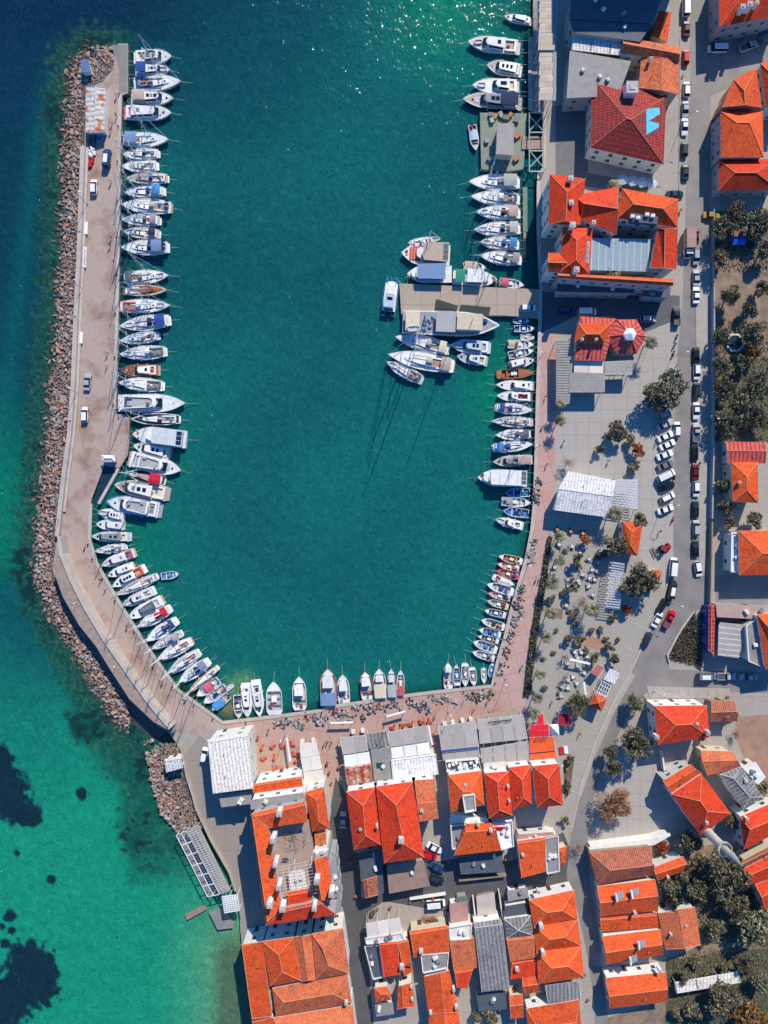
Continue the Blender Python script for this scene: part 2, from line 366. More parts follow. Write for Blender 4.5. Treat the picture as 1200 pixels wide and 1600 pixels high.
# water sheet: colour of each place follows depth and sea bed (sand, sea grass, rock) plus painted quay-side shade, stored as an attribute
def wcol(px, py):
    """colour of the water body over sand, rock or sea grass, with painted quay-side shade, at a plan position"""
    n1 = noise.noise(Vector((px * 0.006, py * 0.006, 1.3))); n2 = noise.noise(Vector((px * 0.02, py * 0.02, 7.7))); n3 = noise.noise(Vector((px * 0.09, py * 0.09, 3.1)))
    dO, _ = near_on(OUTER[::-1], px, py); dR, _ = near_on(OUT, px, py)
    hin = px > 140 and py < 1130 and not (py > 900 and px < 150 + (py - 900) * 0.85)
    wmix = max(0, min(1, (px - 150) / 190)) if py < 66 else (1 if px > 190 or py > 680 else 0)
    cout = None
    if hin and wmix > 0:
        c = Vector((6, 86, 98)); c = c.lerp(Vector((8, 104, 108)), max(0, min(1, 0.5 + n1 * 0.8 + (py - 500) / 1100)))
        t = max(0, 1 - math.hypot((px - 700) / 170, (py - 20) / 150)); c = c.lerp(Vector((0, 130, 110)), min(1, t * .9))
        t = max(0, 1 - math.hypot((px - 770) / 70, (py - 610) / 110)); c = c.lerp(Vector((0, 116, 104)), min(1, t * 1.2))
        t = max(0, 1 - math.hypot((px - 225) / 60, (py - 855) / 90)); c = c.lerp(Vector((0, 112, 102)), min(1, t))
        t = max(0, 1 - math.hypot((px - 378) / 40, (py - 1075) / 40) + n3 * 0.4); c = c.lerp(Vector((74, 132, 104)), min(1, t * 1.6))
        t = max(0, 1 - math.hypot((px - 360) / 26, (py - 1110) / 26)); c = c.lerp(Vector((112, 118, 92)), min(1, t * 1.5))
        t = max(0, 1 - py / 260) * max(0, min(1, (620 - px) / 500)); c = c.lerp(Vector((0, 50, 78)), t)
        dQ, _ = near_on(QUAY, px, py); c = c.lerp(Vector((4, 66, 66)), max(0, 0.7 - dQ / 26))  # shade along the quay and its moored boats put into the colour
    if not hin or wmix < 1:
        cin = c if hin and wmix > 0 else None
        f = max(0, min(1, (py - 850) / 420 + n2 * 0.10 + n1 * 0.12))
        c = Vector((0, 66, 88)).lerp(Vector((14, 142, 122)), f)
        c = c.lerp(Vector((0, 46, 76)), max(0, min(1, (520 - py) / 500 + n1 * 0.3)))
        t = max(0, min(1, 1 - abs(px - (60 - (py - 200) * 0.12)) / 26)) * max(0, min(1, (py - 60) / 160)) * max(0, min(1, (900 - py) / 300))
        c = c.lerp(Vector((0, 92, 100)), 0.7 * t)
        t = max(0, min(1, (py - 560) / 200)) * max(0, min(1, (960 - py) / 100)) * max(0, min(1, (60 - px) / 30))
        c = c.lerp(Vector((0, 124, 104)), t * 0.8)
        edge = 50 + max(0, py - 950) * 0.20 + n2 * 14 + n3 * 8                # rocky, weedy foot of the breakwater
        lim = 1 - max(0, min(1, (py - 1330) / 60)); band = max(0, min(1, (edge - dO + 12) / 14)) * lim
        gap = max(0, min(1, (dO - 22) / 10)) * (1 if 860 < py < 990 else 0) * max(0, min(1, 0.4 + n2 * 1.6))
        c = c.lerp(Vector((8, 78, 74)).lerp(Vector((36, 104, 88)), max(0, min(1, .4 + n3 * 1.4 + noise.noise(Vector((px * .3, py * .3, 6))) * .6))), 0.9 * band * (1 - 0.6 * gap))
        n5 = noise.noise(Vector((px * 0.21, py * 0.21, 9.1)))
        if dR < 30: c = c.lerp(Vector((10, 60, 60)).lerp(Vector((50, 100, 86)), max(0, min(1, .45 + n5 * 1.3 + noise.noise(Vector((px * .5, py * .5, 2))) * .5))), max(0, min(1, (30 - dR + n3 * 26) / 20)) * .8)
        if n3 + n2 > 0.35: c = c.lerp(Vector((4, 44, 52)), 0.7 * band)
        t = max(0, min(1, (px - 235 - n3 * 18) / 130)) * max(0, min(1, (py - 1300) / 180)); c = c.lerp(Vector((112, 158, 126)), t * 0.85)
        t = max(0, min(1, (px - 325 - n3 * 10) / 25)) * max(0, min(1, (py - 1450) / 40)); c = c.lerp(Vector((70, 98, 84)), t * 0.8)
        for (gx, gy, ga, gb) in ((-12,1195,32,34),(14,1240,30,38),(38,1272,26,20),(50,1282,14,12),(128,1240,9,9),(26,1332,5,5),(79,1374,8,7),(15,1431,10,9),(3,1448,5,5),(18,1454,7,6),(8,1474,8,8),
                                 (46,1508,34,36),(62,1545,30,28),(18,1560,36,42),(-8,1580,34,60),(70,1520,22,26)):
            d = math.hypot((px - gx) / ga, (py - gy) / gb) + n3 * 0.4 + noise.noise(Vector((px * .24, py * .24, 5.5))) * .22
            if d < 1.15: c = c.lerp(Vector((8, 46, 64)), max(0, min(1, (1.15 - d) / 0.22)))
    if hin and 0 < wmix < 1: c = c.lerp(cin, wmix)
    r_, g_, b_ = lin(tuple(c)); return (r_ + .004, g_ * .9, b_ * .71)
def axis(lo, hi, step, far):
    a = [lo + i * step for i in range(int((hi - lo) / step) + 1)]
    return [-far, -far * 0.4, lo - 120] + a + [a[-1] + 120, far * 0.4, far]
gx = axis(-40, 900, 2.8, 16000); gy = axis(-40, 1640, 2.8, 16000)
kw = S * (H - WZ) / H
vs = [((x - 600) * kw, (800 - y) * kw, WZ) for y in gy for x in gx]; nx = len(gx)
fs = [(j * nx + i, (j + 1) * nx + i, (j + 1) * nx + i + 1, j * nx + i + 1) for j in range(len(gy) - 1) for i in range(nx - 1)]
me = bpy.data.meshes.new('sea_water'); me.from_pydata(vs, [], fs)
at = me.attributes.new('bed_shade_colour', 'FLOAT_COLOR', 'POINT')
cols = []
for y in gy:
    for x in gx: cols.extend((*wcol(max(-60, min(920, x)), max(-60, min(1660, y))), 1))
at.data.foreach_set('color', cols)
wm, nt, b = _new('sea_water')
att = nt.nodes.new('ShaderNodeAttribute'); att.attribute_name = 'bed_shade_colour'
pos = coords(nt)
n1 = N(nt, 'ShaderNodeTexNoise', Scale=0.55, Detail=7.0, Roughness=0.72); nt.links.new(pos, n1.inputs['Vector'])
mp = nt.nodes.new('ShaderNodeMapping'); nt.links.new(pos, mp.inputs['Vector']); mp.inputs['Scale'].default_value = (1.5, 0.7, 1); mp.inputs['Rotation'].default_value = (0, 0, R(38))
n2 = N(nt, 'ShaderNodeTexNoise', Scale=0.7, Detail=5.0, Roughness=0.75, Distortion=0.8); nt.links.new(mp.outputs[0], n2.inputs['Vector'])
c = mixc(nt, att.outputs['Color'], mixc(nt, att.outputs['Color'], (0.72, 0.76, 0.78), 1.0, 'MULTIPLY'), ramp(nt, n1.outputs['Fac'], 0.40, 0.66))
c = mixc(nt, c, mixc(nt, c, (1.9, 1.5, 1.5), 1.0, 'MULTIPLY'), ramp(nt, n2.outputs['Fac'], 0.52, 0.78))  # ripple and caustic light put into the colour as streaky noise
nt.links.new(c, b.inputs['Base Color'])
n3 = N(nt, 'ShaderNodeTexNoise', Scale=0.9, Detail=3.0, Roughness=0.55); nt.links.new(mp.outputs[0], n3.inputs['Vector'])
n4 = N(nt, 'ShaderNodeTexNoise', Scale=0.35, Detail=2.0); nt.links.new(pos, n4.inputs['Vector'])
ad = N(nt, 'ShaderNodeMath', operation='MULTIPLY_ADD'); nt.links.new(n4.outputs['Fac'], ad.inputs[0]); ad.inputs[1].default_value = 1.5; nt.links.new(n3.outputs['Fac'], ad.inputs[2])
n6 = N(nt, 'ShaderNodeTexNoise', Scale=1.5, Detail=2.0, Roughness=0.5); nt.links.new(mp.outputs[0], n6.inputs['Vector'])
ad2 = N(nt, 'ShaderNodeMath', operation='MULTIPLY_ADD'); nt.links.new(ramp(nt, n6.outputs['Fac'], .60, .80), ad2.inputs[0]); ad2.inputs[1].default_value = 1.6; nt.links.new(ad.outputs[0], ad2.inputs[2])   # scattered steep wavelets
bn = N(nt, 'ShaderNodeBump', Strength=0.65, Distance=0.3); nt.links.new(ad2.outputs[0], bn.inputs['Height']); nt.links.new(bn.outputs[0], b.inputs['Normal'])
b.inputs['Roughness'].default_value = 0.05; b.inputs['IOR'].default_value = 1.33; b.inputs['Specular IOR Level'].default_value = 0.3
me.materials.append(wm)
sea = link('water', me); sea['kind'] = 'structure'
# paving sheets, each a few millimetres above the one below
mole_m = paved('mole_deck', (172, 152, 138), (150, 132, 120), cell=8.0, jw=0.05, var=0.14, stain=(134, 106, 90), stain_at=(0.48, 0.68), rot=R(-3))
prom_m = paved('promenade_paving', (184, 152, 140), (146, 116, 106), cell=4.6, jw=0.09, var=0.14, stain=(176, 130, 114), rot=R(-16), stain_at=(0.5, 0.7))
plaza_m = paved('plaza_paving', (166, 160, 150), (132, 126, 118), cell=3.4, jw=0.07, var=0.12, stain=(166, 152, 138))
park_m = paved('park_paving', (160, 154, 142), (140, 134, 124), cell=5.2, jw=0.05, var=0.16, stain=(152, 140, 124), rot=R(-12))
quay2_m = paved('south_quay_paving', (182, 150, 134), (138, 112, 102), cell=6.0, jw=0.08, var=0.2, stain=(172, 112, 90), rot=R(8), stain_at=(0.54, 0.72))
asph_m = plain('worn_asphalt', (148, 141, 134), var=0.22, scale=0.25, fine=3.5, dirt=(118, 116, 114), dirt_at=(0.5, 0.75))
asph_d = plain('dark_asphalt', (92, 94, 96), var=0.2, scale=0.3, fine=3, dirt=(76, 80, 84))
alley_m = plain('alley_paving', (96, 94, 92), var=0.25, scale=0.4, fine=3, dirt=(88, 88, 88))  # tone darkened to stand in for the shade of the tall houses
soil_m = plain('garden_soil', (158, 132, 110), var=0.35, scale=0.5, fine=3, dirt=(110, 98, 76), dirt_at=(0.48, 0.66))
earth_m = plain('bare_earth', (172, 134, 110), var=0.25, scale=0.4, fine=3, dirt=(140, 110, 90))
grass_m = plain('rough_grass', (104, 100, 76), var=0.4, scale=0.8, fine=5, dirt=(104, 96, 66))
gravel_m = plain('gravel_berm', (170, 148, 132), var=0.3, scale=0.8, fine=5, dirt=(138, 120, 106), bump=0.3)
wet_m = plain('wet_ramp_concrete', (40, 66, 82), rough=0.35, var=0.3, scale=0.5, fine=3, dirt=(24, 62, 62))
paint_m = plain('white_road_paint', (214, 210, 200), var=0.2, fine=6)
flat('mole_deck', [(184,70),(199,70),(199,145),(190,150),(188,330),(186,420),(184,520),(181,649),(201,650),(201,690),(198,711),(186,730),(162,726),(142,780),(141,788),(139,843),(150,880),(181,934),(230,1013),(278,1079),(299,1094),
     (346,1130),(330,1142),(308,1150),(275,1142),(236,1098),(201,1049),(166,999),(136,949),(113,904),(98,866),(94,838),(98,801),(105,741),(113,681),(119,601),(123,501),(128,401),(132,291),(134,201),(134,142),(160,130),(174,118)], mole_m, 0.004)
flat('quay_apron', [(174,70),(199,70),(199,144),(186,144),(186,110)], CONC_D, 0.012)
flat('rust_stain', [(163,150),(168,168),(166,190),(163,212),(160,208),(161,180)], plain('rust_stain', (196, 112, 76), var=0.3, scale=0.8, dirt=(172, 140, 118)), 0.010)
flat('gravel_berm', [(93,850),(100,880),(120,925),(148,975),(180,1025),(215,1075),(248,1117),(262,1140),(240,1128),(202,1092),(171,1044),(150,1010),(123,976),(98,932),(83,890)], gravel_m, 3.5, thick=4.6)
flat('south_quay', [(348,1131),(450,1119),(497,1113),(518,1106),(590,1096),(626,1090),(674,1084),(768,1074),(795,1090),(800,1110),(690,1135),(690,1190),(665,1140),(530,1158),(530,1250),(505,1250),(470,1210),(396,1216),(388,1146)], quay2_m, 0.004)
flat('promenade', [(768,1074),(778,1034),(789,997),(799,955),(822,876),(832,829),(836,788),(838,731),(841,614),(844,523),(872,523),(869,640),(868,745),(856,838),(842,920),(830,990),(818,1050),(822,1110),(800,1110),(795,1090)], prom_m, 0.008)
flat('plaza', [(870,523),(1005,566),(1040,480),(1060,480),(1052,640),(1050,760),(1052,880),(1040,920),(1000,930),(1000,820),(860,830),(868,745),(869,640)], plaza_m, 0.004)
flat('park_paving', [(842,920),(856,838),(1000,822),(1000,930),(1038,925),(1028,945),(990,1035),(965,1075),(915,1165),(895,1240),(880,1290),(880,1190),(820,1110),(818,1050),(830,990)], park_m, 0.006)
flat('road', [(1080,-60),(1078,140),(1072,300),(1066,480),(1058,560),(1054,640),(1052,760),(1052,880),(1036,935),(1012,990),(990,1040),(962,1090),(930,1160),(908,1230),(892,1300),(885,1370),(897,1400),(915,1480),(928,1560),(932,1660),(958,1660),(946,1560),
     (938,1480),(922,1380),(918,1320),(926,1250),(946,1190),(970,1140),(1002,1090),(1016,1076),(1100,1080),(1300,1086),(1300,1052),(1100,1048),(1046,1046),(1044,1022),(1062,985),(1078,958),(1098,950),(1104,900),(1106,640),(1110,440),(1110,150),(1160,128),(1300,50),(1300,-60)], asph_m, 0.010)
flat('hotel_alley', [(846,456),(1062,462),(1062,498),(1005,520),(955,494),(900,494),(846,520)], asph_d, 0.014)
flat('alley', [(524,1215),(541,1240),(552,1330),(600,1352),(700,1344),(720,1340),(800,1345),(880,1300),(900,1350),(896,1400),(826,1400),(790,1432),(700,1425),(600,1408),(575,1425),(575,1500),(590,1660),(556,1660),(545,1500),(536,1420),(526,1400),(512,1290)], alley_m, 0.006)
flat('service_lane', [(312,1150),(328,1160),(334,1245),(346,1262),(392,1262),(392,1300),(415,1450),(536,1432),(536,1450),(378,1478),(376,1440),(369,1388),(360,1360),(332,1310),(311,1266),(306,1246),(297,1216),(286,1182)], paved('lane_concrete', (150, 140, 130), (126, 118, 110), cell=6, var=0.2), 0.008)
flat('garden_soil', [(1114,330),(1300,330),(1300,690),(1110,690),(1112,500)], soil_m, 0.016)
flat('garden_lawn', [(1112,560),(1300,560),(1300,690),(1110,690)], grass_m, 0.022)
flat('stone_yard', [(868,165),(924,165),(918,270),(1035,292),(985,302),(868,284)], plain('dark_yard_stone', (112, 112, 110), var=.3, scale=.8, fine=4), 0.018)
flat('yard_paving', [(1118,898),(1300,898),(1300,945),(1118,945)], asph_m, 0.020)
flat('bare_yard', [(1150,1120),(1300,1110),(1300,1230),(1195,1240),(1165,1190),(1148,1150)], earth_m, 0.016)
flat('parking_court', [(960,1180),(1030,1170),(1050,1250),(1085,1300),(1020,1310),(930,1310),(932,1250)], plaza_m, 0.020)
flat('wild_garden', [(1020,1330),(1300,1300),(1300,1700),(955,1700),(950,1590),(1045,1560),(1042,1500),(1096,1476)], soil_m, 0.018)
flat('wild_lawn', [(1040,1500),(1300,1470),(1300,1700),(1040,1700)], grass_m, 0.024)
flat('flower_bed', [(910,992),(946,1000),(944,1016),(906,1008)], earth_m, 0.020)
flat('flower_bed', [(852,948),(880,952),(878,968),(850,964)], soil_m, 0.020)
flat('flower_bed', [(880,1190),(898,1180),(890,1240),(882,1250)], grass_m, 0.020)
for px in ([(1087,400),(1110,400),(1110,720),(1100,900),(1093,900),(1088,720)], [(970,1076),(986,1050),(992,1056),(960,1112),(928,1186),(908,1245),(900,1242),(922,1178),(952,1106)], [(1010,1072),(1140,1076),(1140,1092),(1015,1090)], [(1062,60),(1067,60),(1064,300),(1060,300)]):
    flat('pavement', px, plain('pavement_slabs', (166, 157, 146), var=0.16, scale=0.5, fine=3), 0.13, thick=0.128)
mb = MB(); mb.strip([P(*p)[:2] for p in ((1052,880),(1036,935),(1012,990),(990,1040),(962,1090),(930,1160),(908,1230),(892,1300))], .35, 0.0, .14)
for (a, b_) in (((1028,948),(1012,940)),((1012,985),(992,974)),((996,1020),(976,1010)),((975,1062),(957,1054)),((952,1108),(936,1102)),((934,1148),(918,1142)),((918,1196),(904,1190)),((906,1240),(894,1236))): mb.strip([P(*a)[:2], P(*b_)[:2]], .25, 0.006, .05)
o = mb.build('road_kerb', CONC); o['kind'] = 'structure'
# painted kerb marks and bay lines
mb = MB()
for (a, b_) in (((1052,645),(1032,653)),((1052,664),(1031,672)),((1052,683),(1031,691)),((1052,700),(1031,708)),((1052,716),(1031,724)),((1052,732),(1031,740)),((1052,748),(1031,756)),((1052,766),(1031,774)),((1052,784),(1031,792)),((1052,803),(1031,811))):
    p, q = P(*a), P(*b_); mb.strip([p[:2], q[:2]], 0.12, 0.010, 0.0145)
o = mb.build('parking_lines', paint_m); o['kind'] = 'structure'
mb = MB()
for (x, y) in ((1060,1080),(1075,1080),(1090,1081),(1105,1081),(1120,1082)):
    p = P(x, y); mb.box(p.x - .08, p.x + .08, p.y - 1.2, p.y + .6, 0.131, 0.1345)
o = mb.build('pavement_joints', CONC_D); o['kind'] = 'structure'
# quay coping: raised edge stones
mb = MB(); qp = [P(*p) for p in QUAY[14:]]; mb.strip([p[:2] for p in qp[2:34]], 0.9, 0.0, 0.17)
o = mb.build('quay_coping', CONC); o['kind'] = 'structure'
mb = MB(); mb.strip([P(x - 3, y)[:2] for x, y in QUAY[3:9]], 0.8, 0.0, 0.16)
o = mb.build('quay_coping', CONC); o['kind'] = 'structure'
# slipway recess in the mole
mb = MB(); a, b_, c_, d_ = P(163,727), P(187,731), P(156,788), P(142,786)
mb.add([(a.x, a.y, 0.0), (b_.x, b_.y, 0.0), (c_.x, c_.y, -1.15), (d_.x, d_.y, -1.15)], [(0, 3, 2, 1)])
mb.add([(a.x, a.y, -3), (b_.x, b_.y, -3), (c_.x, c_.y, -3), (d_.x, d_.y, -3)], [(0, 1, 2, 3)])
o = mb.build('slipway', wet_m); o['kind'] = 'structure'
mb = MB(); mb.strip([P(185,732)[:2], P(154,787)[:2]], 0.75, -3, 0.1)
o = mb.build('slipway_kerb', CONC); o['kind'] = 'structure'
# breakwater: rubble slope under the rocks
slope_m = plain('dark_rubble', (96, 86, 78), var=0.4, scale=0.8, fine=3, bump=0.6)
mb = MB()
for i in range(len(IN) - 1):
    p, q, r_, s_ = P(*IN[i]), P(*IN[i + 1]), P(*OUT[i + 1]), P(*OUT[i])
    mb.add([(p.x, p.y, -0.02), (q.x, q.y, -0.02), (r_.x, r_.y, -2.2), (s_.x, s_.y, -2.2)], [(0, 1, 2, 3)])
B2 = [(282,1162),(292,1211),(303,1242),(308,1264),(322,1290),(312,1300),(276,1302),(250,1272),(238,1235),(226,1180),(250,1162)]
c0 = P(285,1235)
for i in range(len(B2)):
    p, q = P(*B2[i]), P(*B2[(i + 1) % len(B2)])
    zz = lambda k: 0.0 if k % len(B2) < 5 else -2.0
    mb.add([(p.x, p.y, zz(i)), (q.x, q.y, zz(i + 1)), (c0.x, c0.y, -0.15)], [(0, 1, 2)])
o = mb.build('rock_slope', slope_m); o['kind'] = 'structure'
# rocks: a few hundred boulders one by one, the small rubble as one mass
rock_m, nt, b = _new('breakwater_rock')
oi = nt.nodes.new('ShaderNodeObjectInfo'); pos = coords(nt)
n1 = N(nt, 'ShaderNodeTexNoise', Scale=1.2, Detail=4.0); nt.links.new(pos, n1.inputs['Vector'])
vor = N(nt, 'ShaderNodeTexNoise', Scale=0.5, Detail=1.0); nt.links.new(pos, vor.inputs['Vector'])
c = mixc(nt, lin((168, 145, 130)), lin((178, 120, 96)), ramp(nt, oi.outputs['Random'], 0.6, 0.95))
c = mixc(nt, c, lin((134, 108, 94)), ramp(nt, oi.outputs['Random'], 0.3, 0.02))
c = mixc(nt, c, lin((150, 140, 130)), ramp(nt, vor.outputs['Fac'], 0.5, 0.62))
szz = nt.nodes.new('ShaderNodeSeparateXYZ'); nt.links.new(pos, szz.inputs[0]); c = mixc(nt, c, lin((46, 48, 38)), ramp(nt, szz.outputs[2], -0.8, -1.15))   # wet, weedy below the wave line
c = mixc(nt, c, mixc(nt, c, (0.5, 0.5, 0.5), 1.0, 'MULTIPLY'), ramp(nt, n1.outputs['Fac'], 0.5, 0.8))
nt.links.new(c, b.inputs['Base Color']); b.inputs['Roughness'].default_value = 0.9
def rock_mesh(k):
    bm = bmesh.new(); bmesh.ops.create_icosphere(bm, subdivisions=2, radius=1.0)
    rr = random.Random(k); off = Vector((rr.uniform(0, 50),) * 3); sx, sy, sz = rr.uniform(.8, 1.3), rr.uniform(.65, 1.0), rr.uniform(.5, .8)
    planes = [(Vector((rr.gauss(0, 1), rr.gauss(0, 1), rr.gauss(0, 1))).normalized(), rr.uniform(.55, .85)) for _ in range(9)]
    for v in bm.verts:
        for nrm, d in planes:
            e = v.co.dot(nrm) - d
            if e > 0: v.co -= nrm * e * 0.92
        v.co *= 1 + 0.12 * noise.noise(v.co * 2 + off)
        v.co = Vector((v.co.x * sx, v.co.y * sy, v.co.z * sz))
    me = bpy.data.meshes.new('boulder'); bm.to_mesh(me); bm.free(); me.materials.append(rock_m); return me
RM = [rock_mesh(k) for k in range(9)]
cand = []
def slope_at(px, py):
    di, _ = near_on(IN, px, py); do, _ = near_on(OUT, px, py); return di / (di + do + 1e-6)
poly1 = IN + OUT[::-1]; rr = random.Random(3); grid = {}
def free(x, y, r):
    gx_, gy_ = int(x // 8), int(y // 8)
    for i in (-1, 0, 1):
        for j in (-1, 0, 1):
            for (a, b_, r2) in grid.get((gx_ + i, gy_ + j), ()):
                if (a - x) ** 2 + (b_ - y) ** 2 < ((r + r2) * 0.5) ** 2: return False
    grid.setdefault((gx_, gy_), []).append((x, y, r)); return True
for _ in range(60000):
    x, y = rr.uniform(38, 200), rr.uniform(50, 1175)
    if _ % 8 == 0: x, y = rr.uniform(222, 325), rr.uniform(1158, 1305)
    if pip(x, y, poly1): t = slope_at(x, y); big = 3.4
    elif pip(x, y, B2): t = 0.12 + 0.6 * max(0, min(1, (270 - x + (y - 1220) * 0.35) / 60)); big = 3.6
    else: continue
    if pip(x, y, LAND) and x > 134: continue
    r = (1.5 + (big - .2) * rr.random() ** 1.5) * (1.0 if t > 0.18 else 0.5)
    if y > 880 and y < 1160 and x < 250: r *= 1.0
    if free(x, y, r): cand.append((x, y, r, -0.1 - (1.55 if y < 880 else 1.4) * t))
cand.sort(key=lambda q: -q[2] + (2 if q[3] < -1.15 else 0))
RG = 'boulders of the breakwater'
for i, (x, y, r, z) in enumerate(cand[:290]):
    o = bpy.data.objects.new('boulder', RM[i % 9]); COL.objects.link(o); p = P(x, y); rm = r * S
    o.location = (p.x, p.y, z + rm * 0.25); o.scale = (rm, rm, rm); o.rotation_euler = (rr.uniform(-.4, .4), rr.uniform(-.4, .4), rr.uniform(0, 6.3))
    tag(o, 'rough pinkish grey boulder lying loose on the seaward rock slope', 'rock', RG)
mb = MB()
for i, (x, y, r, z) in enumerate(cand[290:]):
    m_ = RM[i % 9]; p = P(x, y); rm = r * S
    M = Matrix.Translation((p.x, p.y, z + rm * 0.25)) @ Matrix.Rotation(rr.uniform(0, 6.3), 4, 'Z') @ Matrix.Rotation(rr.uniform(-.4, .4), 4, 'X') @ Matrix.Scale(rm, 4)
    mb.add([M @ v.co for v in m_.vertices], [tuple(f.vertices) for f in m_.polygons])
for poly, cnt in (([(128,560),(118,740),(108,740),(110,600)], 0), (poly1, 1500)):
    for _ in range(cnt):
        x, y = rr.uniform(60, 200), rr.uniform(60, 1150)
        if not pip(x, y, poly) or (x > 134 and pip(x, y, LAND)): continue
        t = slope_at(x, y)
        if t > 0.3: continue
        rm = rr.uniform(.12, .3); p = P(x, y); m_ = RM[_ % 9]
        M = Matrix.Translation((p.x, p.y, -0.05 - 1.55 * t)) @ Matrix.Rotation(rr.uniform(0, 6.3), 4, 'Z') @ Matrix.Scale(rm, 4)
        mb.add([M @ v.co for v in m_.vertices], [tuple(f.vertices) for f in m_.polygons])
o = mb.build('rubble', rock_m); o['kind'] = 'stuff'; o['label'] = 'mass of smaller breakwater stones packed between the boulders'
# ------------------------------------------------------------------ boats
CANV = {'w': (232,230,224), 'b': (36,74,140), 'lb': (74,150,206), 'n': (34,48,82), 'g': (150,152,154), 'dg': (92,100,108), 't': (186,166,146), 'r': (206,24,44), 'o': (220,86,46), 'gr': (40,140,104),
        'p': (206,92,104), 'bw': (158,96,62), 'br': (168,104,68), 'c': (214,200,170), 'k': (40,46,54), 'gg': (196,200,200), 'gl': (180,196,206), 'bg': (112,138,168), 's': (176,176,172), 'bk': (30,36, 44), 'ab': (60, 130, 190)}
def hw(kind, t):
    """half width of a hull (0..1) at t from stern (0) to bow (1)"""
    if kind == 'S': return .70 + .30 * math.sin(t / .45 * math.pi / 2) if t < .45 else max(0.02, 1 - ((t - .45) / .55) ** 2.0)
    if kind == 'M': return .90 + .10 * t / .5 if t < .5 else max(0.02, 1 - ((t - .5) / .5) ** 2.5)
    if kind == 'F': return (math.sqrt(max(0, 1 - ((.16 - t) / .16) ** 2 * .45)) if t < .16 else 1.0) if t < .5 else max(0.02, 1 - ((t - .5) / .5) ** 2.7)
    if kind == 'C': return math.sqrt(max(0.0, 1 - ((.3 - t) / .3) ** 2 * .85)) if t < .3 else (1 if t < .5 else max(0.03, math.sqrt(max(0, 1 - ((t - .5) / .5) ** 2.2))))
    return .94 + .06 * t / .6 if t < .6 else max(0.02, 1 - ((t - .6) / .4) ** 2.1)
def hull(L, B, kind, zf, well=None):
    """lofted shell; slot 0 topsides, 1 rubbing rail, 2 inside. well = floor height of an open boat"""
    mb = MB(); n = 18; ring = []
    for i in range(n + 1):
        t = i / n; t = t if i < n else 0.999
        w = hw(kind, t) * B / 2; x = -L / 2 + L * t; sh = zf * (1 + (.28 if kind in 'SF' else .16) * t ** 2); rk = .07 * L * t ** 5
        lip = min(w * .8, 0.10 + 0.012 * L * .5)
        row = [(x, w, sh), (x - rk * .3, w * .96, sh * .5), (x - rk, w * .82, -.05), (x - rk * 1.6, w * .4, -.45)]
        inn = [(x - (.02 * L * t ** 6), max(w - lip, .01), sh), (x - (.02 * L * t ** 6), max(w - lip, .01), (sh - .07) if well is None else sh - .06)]
        if well is not None: inn.append((x - .05 * L * t ** 4, max((w - lip) * .82, .01), well + .25 * zf * t ** 3))
        ring.append((row, inn))
    for i in range(n):
        (a, ai), (b_, bi) = ring[i], ring[i + 1]
        for sgn in (1, -1):
            q = lambda p: (p[0], p[1] * sgn, p[2])
            ch0 = ai[::-1] + a; ch1 = bi[::-1] + b_
            k0 = len(ai)
            for j in range(len(ch0) - 1):
                mi = 1 if j == k0 - 1 else (2 if j < k0 - 1 else 0)
                f = [q(ch0[j]), q(ch1[j]), q(ch1[j + 1]), q(ch0[j + 1])]
                mb.add(f if sgn < 0 else f[::-1], [(0, 1, 2, 3)], mi)
        lo = ai[-1], bi[-1]
        if well is not None:
            mb.add([(lo[0][0], -lo[0][1], lo[0][2]), (lo[1][0], -lo[1][1], lo[1][2]), (lo[1][0], lo[1][1], lo[1][2]), (lo[0][0], lo[0][1], lo[0][2])], [(0, 1, 2, 3)], 2)
    a, ai = ring[0]; st = [(p[0], p[1], p[2]) for p in a] + [(p[0], -p[1], p[2]) for p in a[::-1]]
    mb.add(st, [tuple(range(len(st)))], 0)
    if well is not None:
        p = ai[0]; mb.add([(p[0] + .02, p[1], p[2] - .02), (p[0] + .02, -p[1], p[2] - .02), (p[0] + .02, -p[1] * .8, well), (p[0] + .02, p[1] * .8, well)], [(0, 1, 2, 3)], 2)
        mb.box(-L / 2, -L / 2 + .12, -a[0][1] * .98, a[0][1] * .98, zf * .6, zf + .002, 1)
    return mb
def deckplate(L, B, kind, zf, x0=-.5, x1=.5):
    mb = MB(); n = 16; rows = []
    for i in range(n + 1):
        t = .5 + x0 + (x1 - x0) * i / n; t = min(t, .985); w = max(hw(kind, t) * B / 2 - .09, .02)
        rows.append((-L / 2 + L * t, w, zf * (1 + (.28 if kind in 'SF' else .16) * t ** 2) - .055))
    for a, b_ in zip(rows[:-1], rows[1:]):
        mb.add([(a[0], -a[1], a[2]), (b_[0], -b_[1], b_[2]), (b_[0], 0, b_[2] + .05), (a[0], 0, a[2] + .05), (b_[0], b_[1], b_[2]), (a[0], a[1], a[2])], [(0, 1, 2, 3), (3, 2, 4, 5)])
    return mb
def shape(x0, x1, w0, w1, rnd=.5, n=7):
    """plan outline with a rounded front: list of (x, y), anticlockwise"""
    pts = [(x0, -w0)]
    for i in range(n + 1):
        a = -math.pi / 2 + math.pi * i / n
        pts.append((x1 - rnd + rnd * math.cos(a), w1 * math.sin(a) if abs(math.sin(a)) > .999 else w1 * math.copysign(abs(math.sin(a)) ** .8, math.sin(a))))
    pts.append((x0, w0)); return pts
def raise_(poly, z0, z1, k=.88, dx=0.0):
    cx = sum(p[0] for p in poly) / len(poly)
    return [(p[0], p[1], z0) for p in poly], [(cx + dx + (p[0] - cx) * k, p[1] * k, z1) for p in poly]
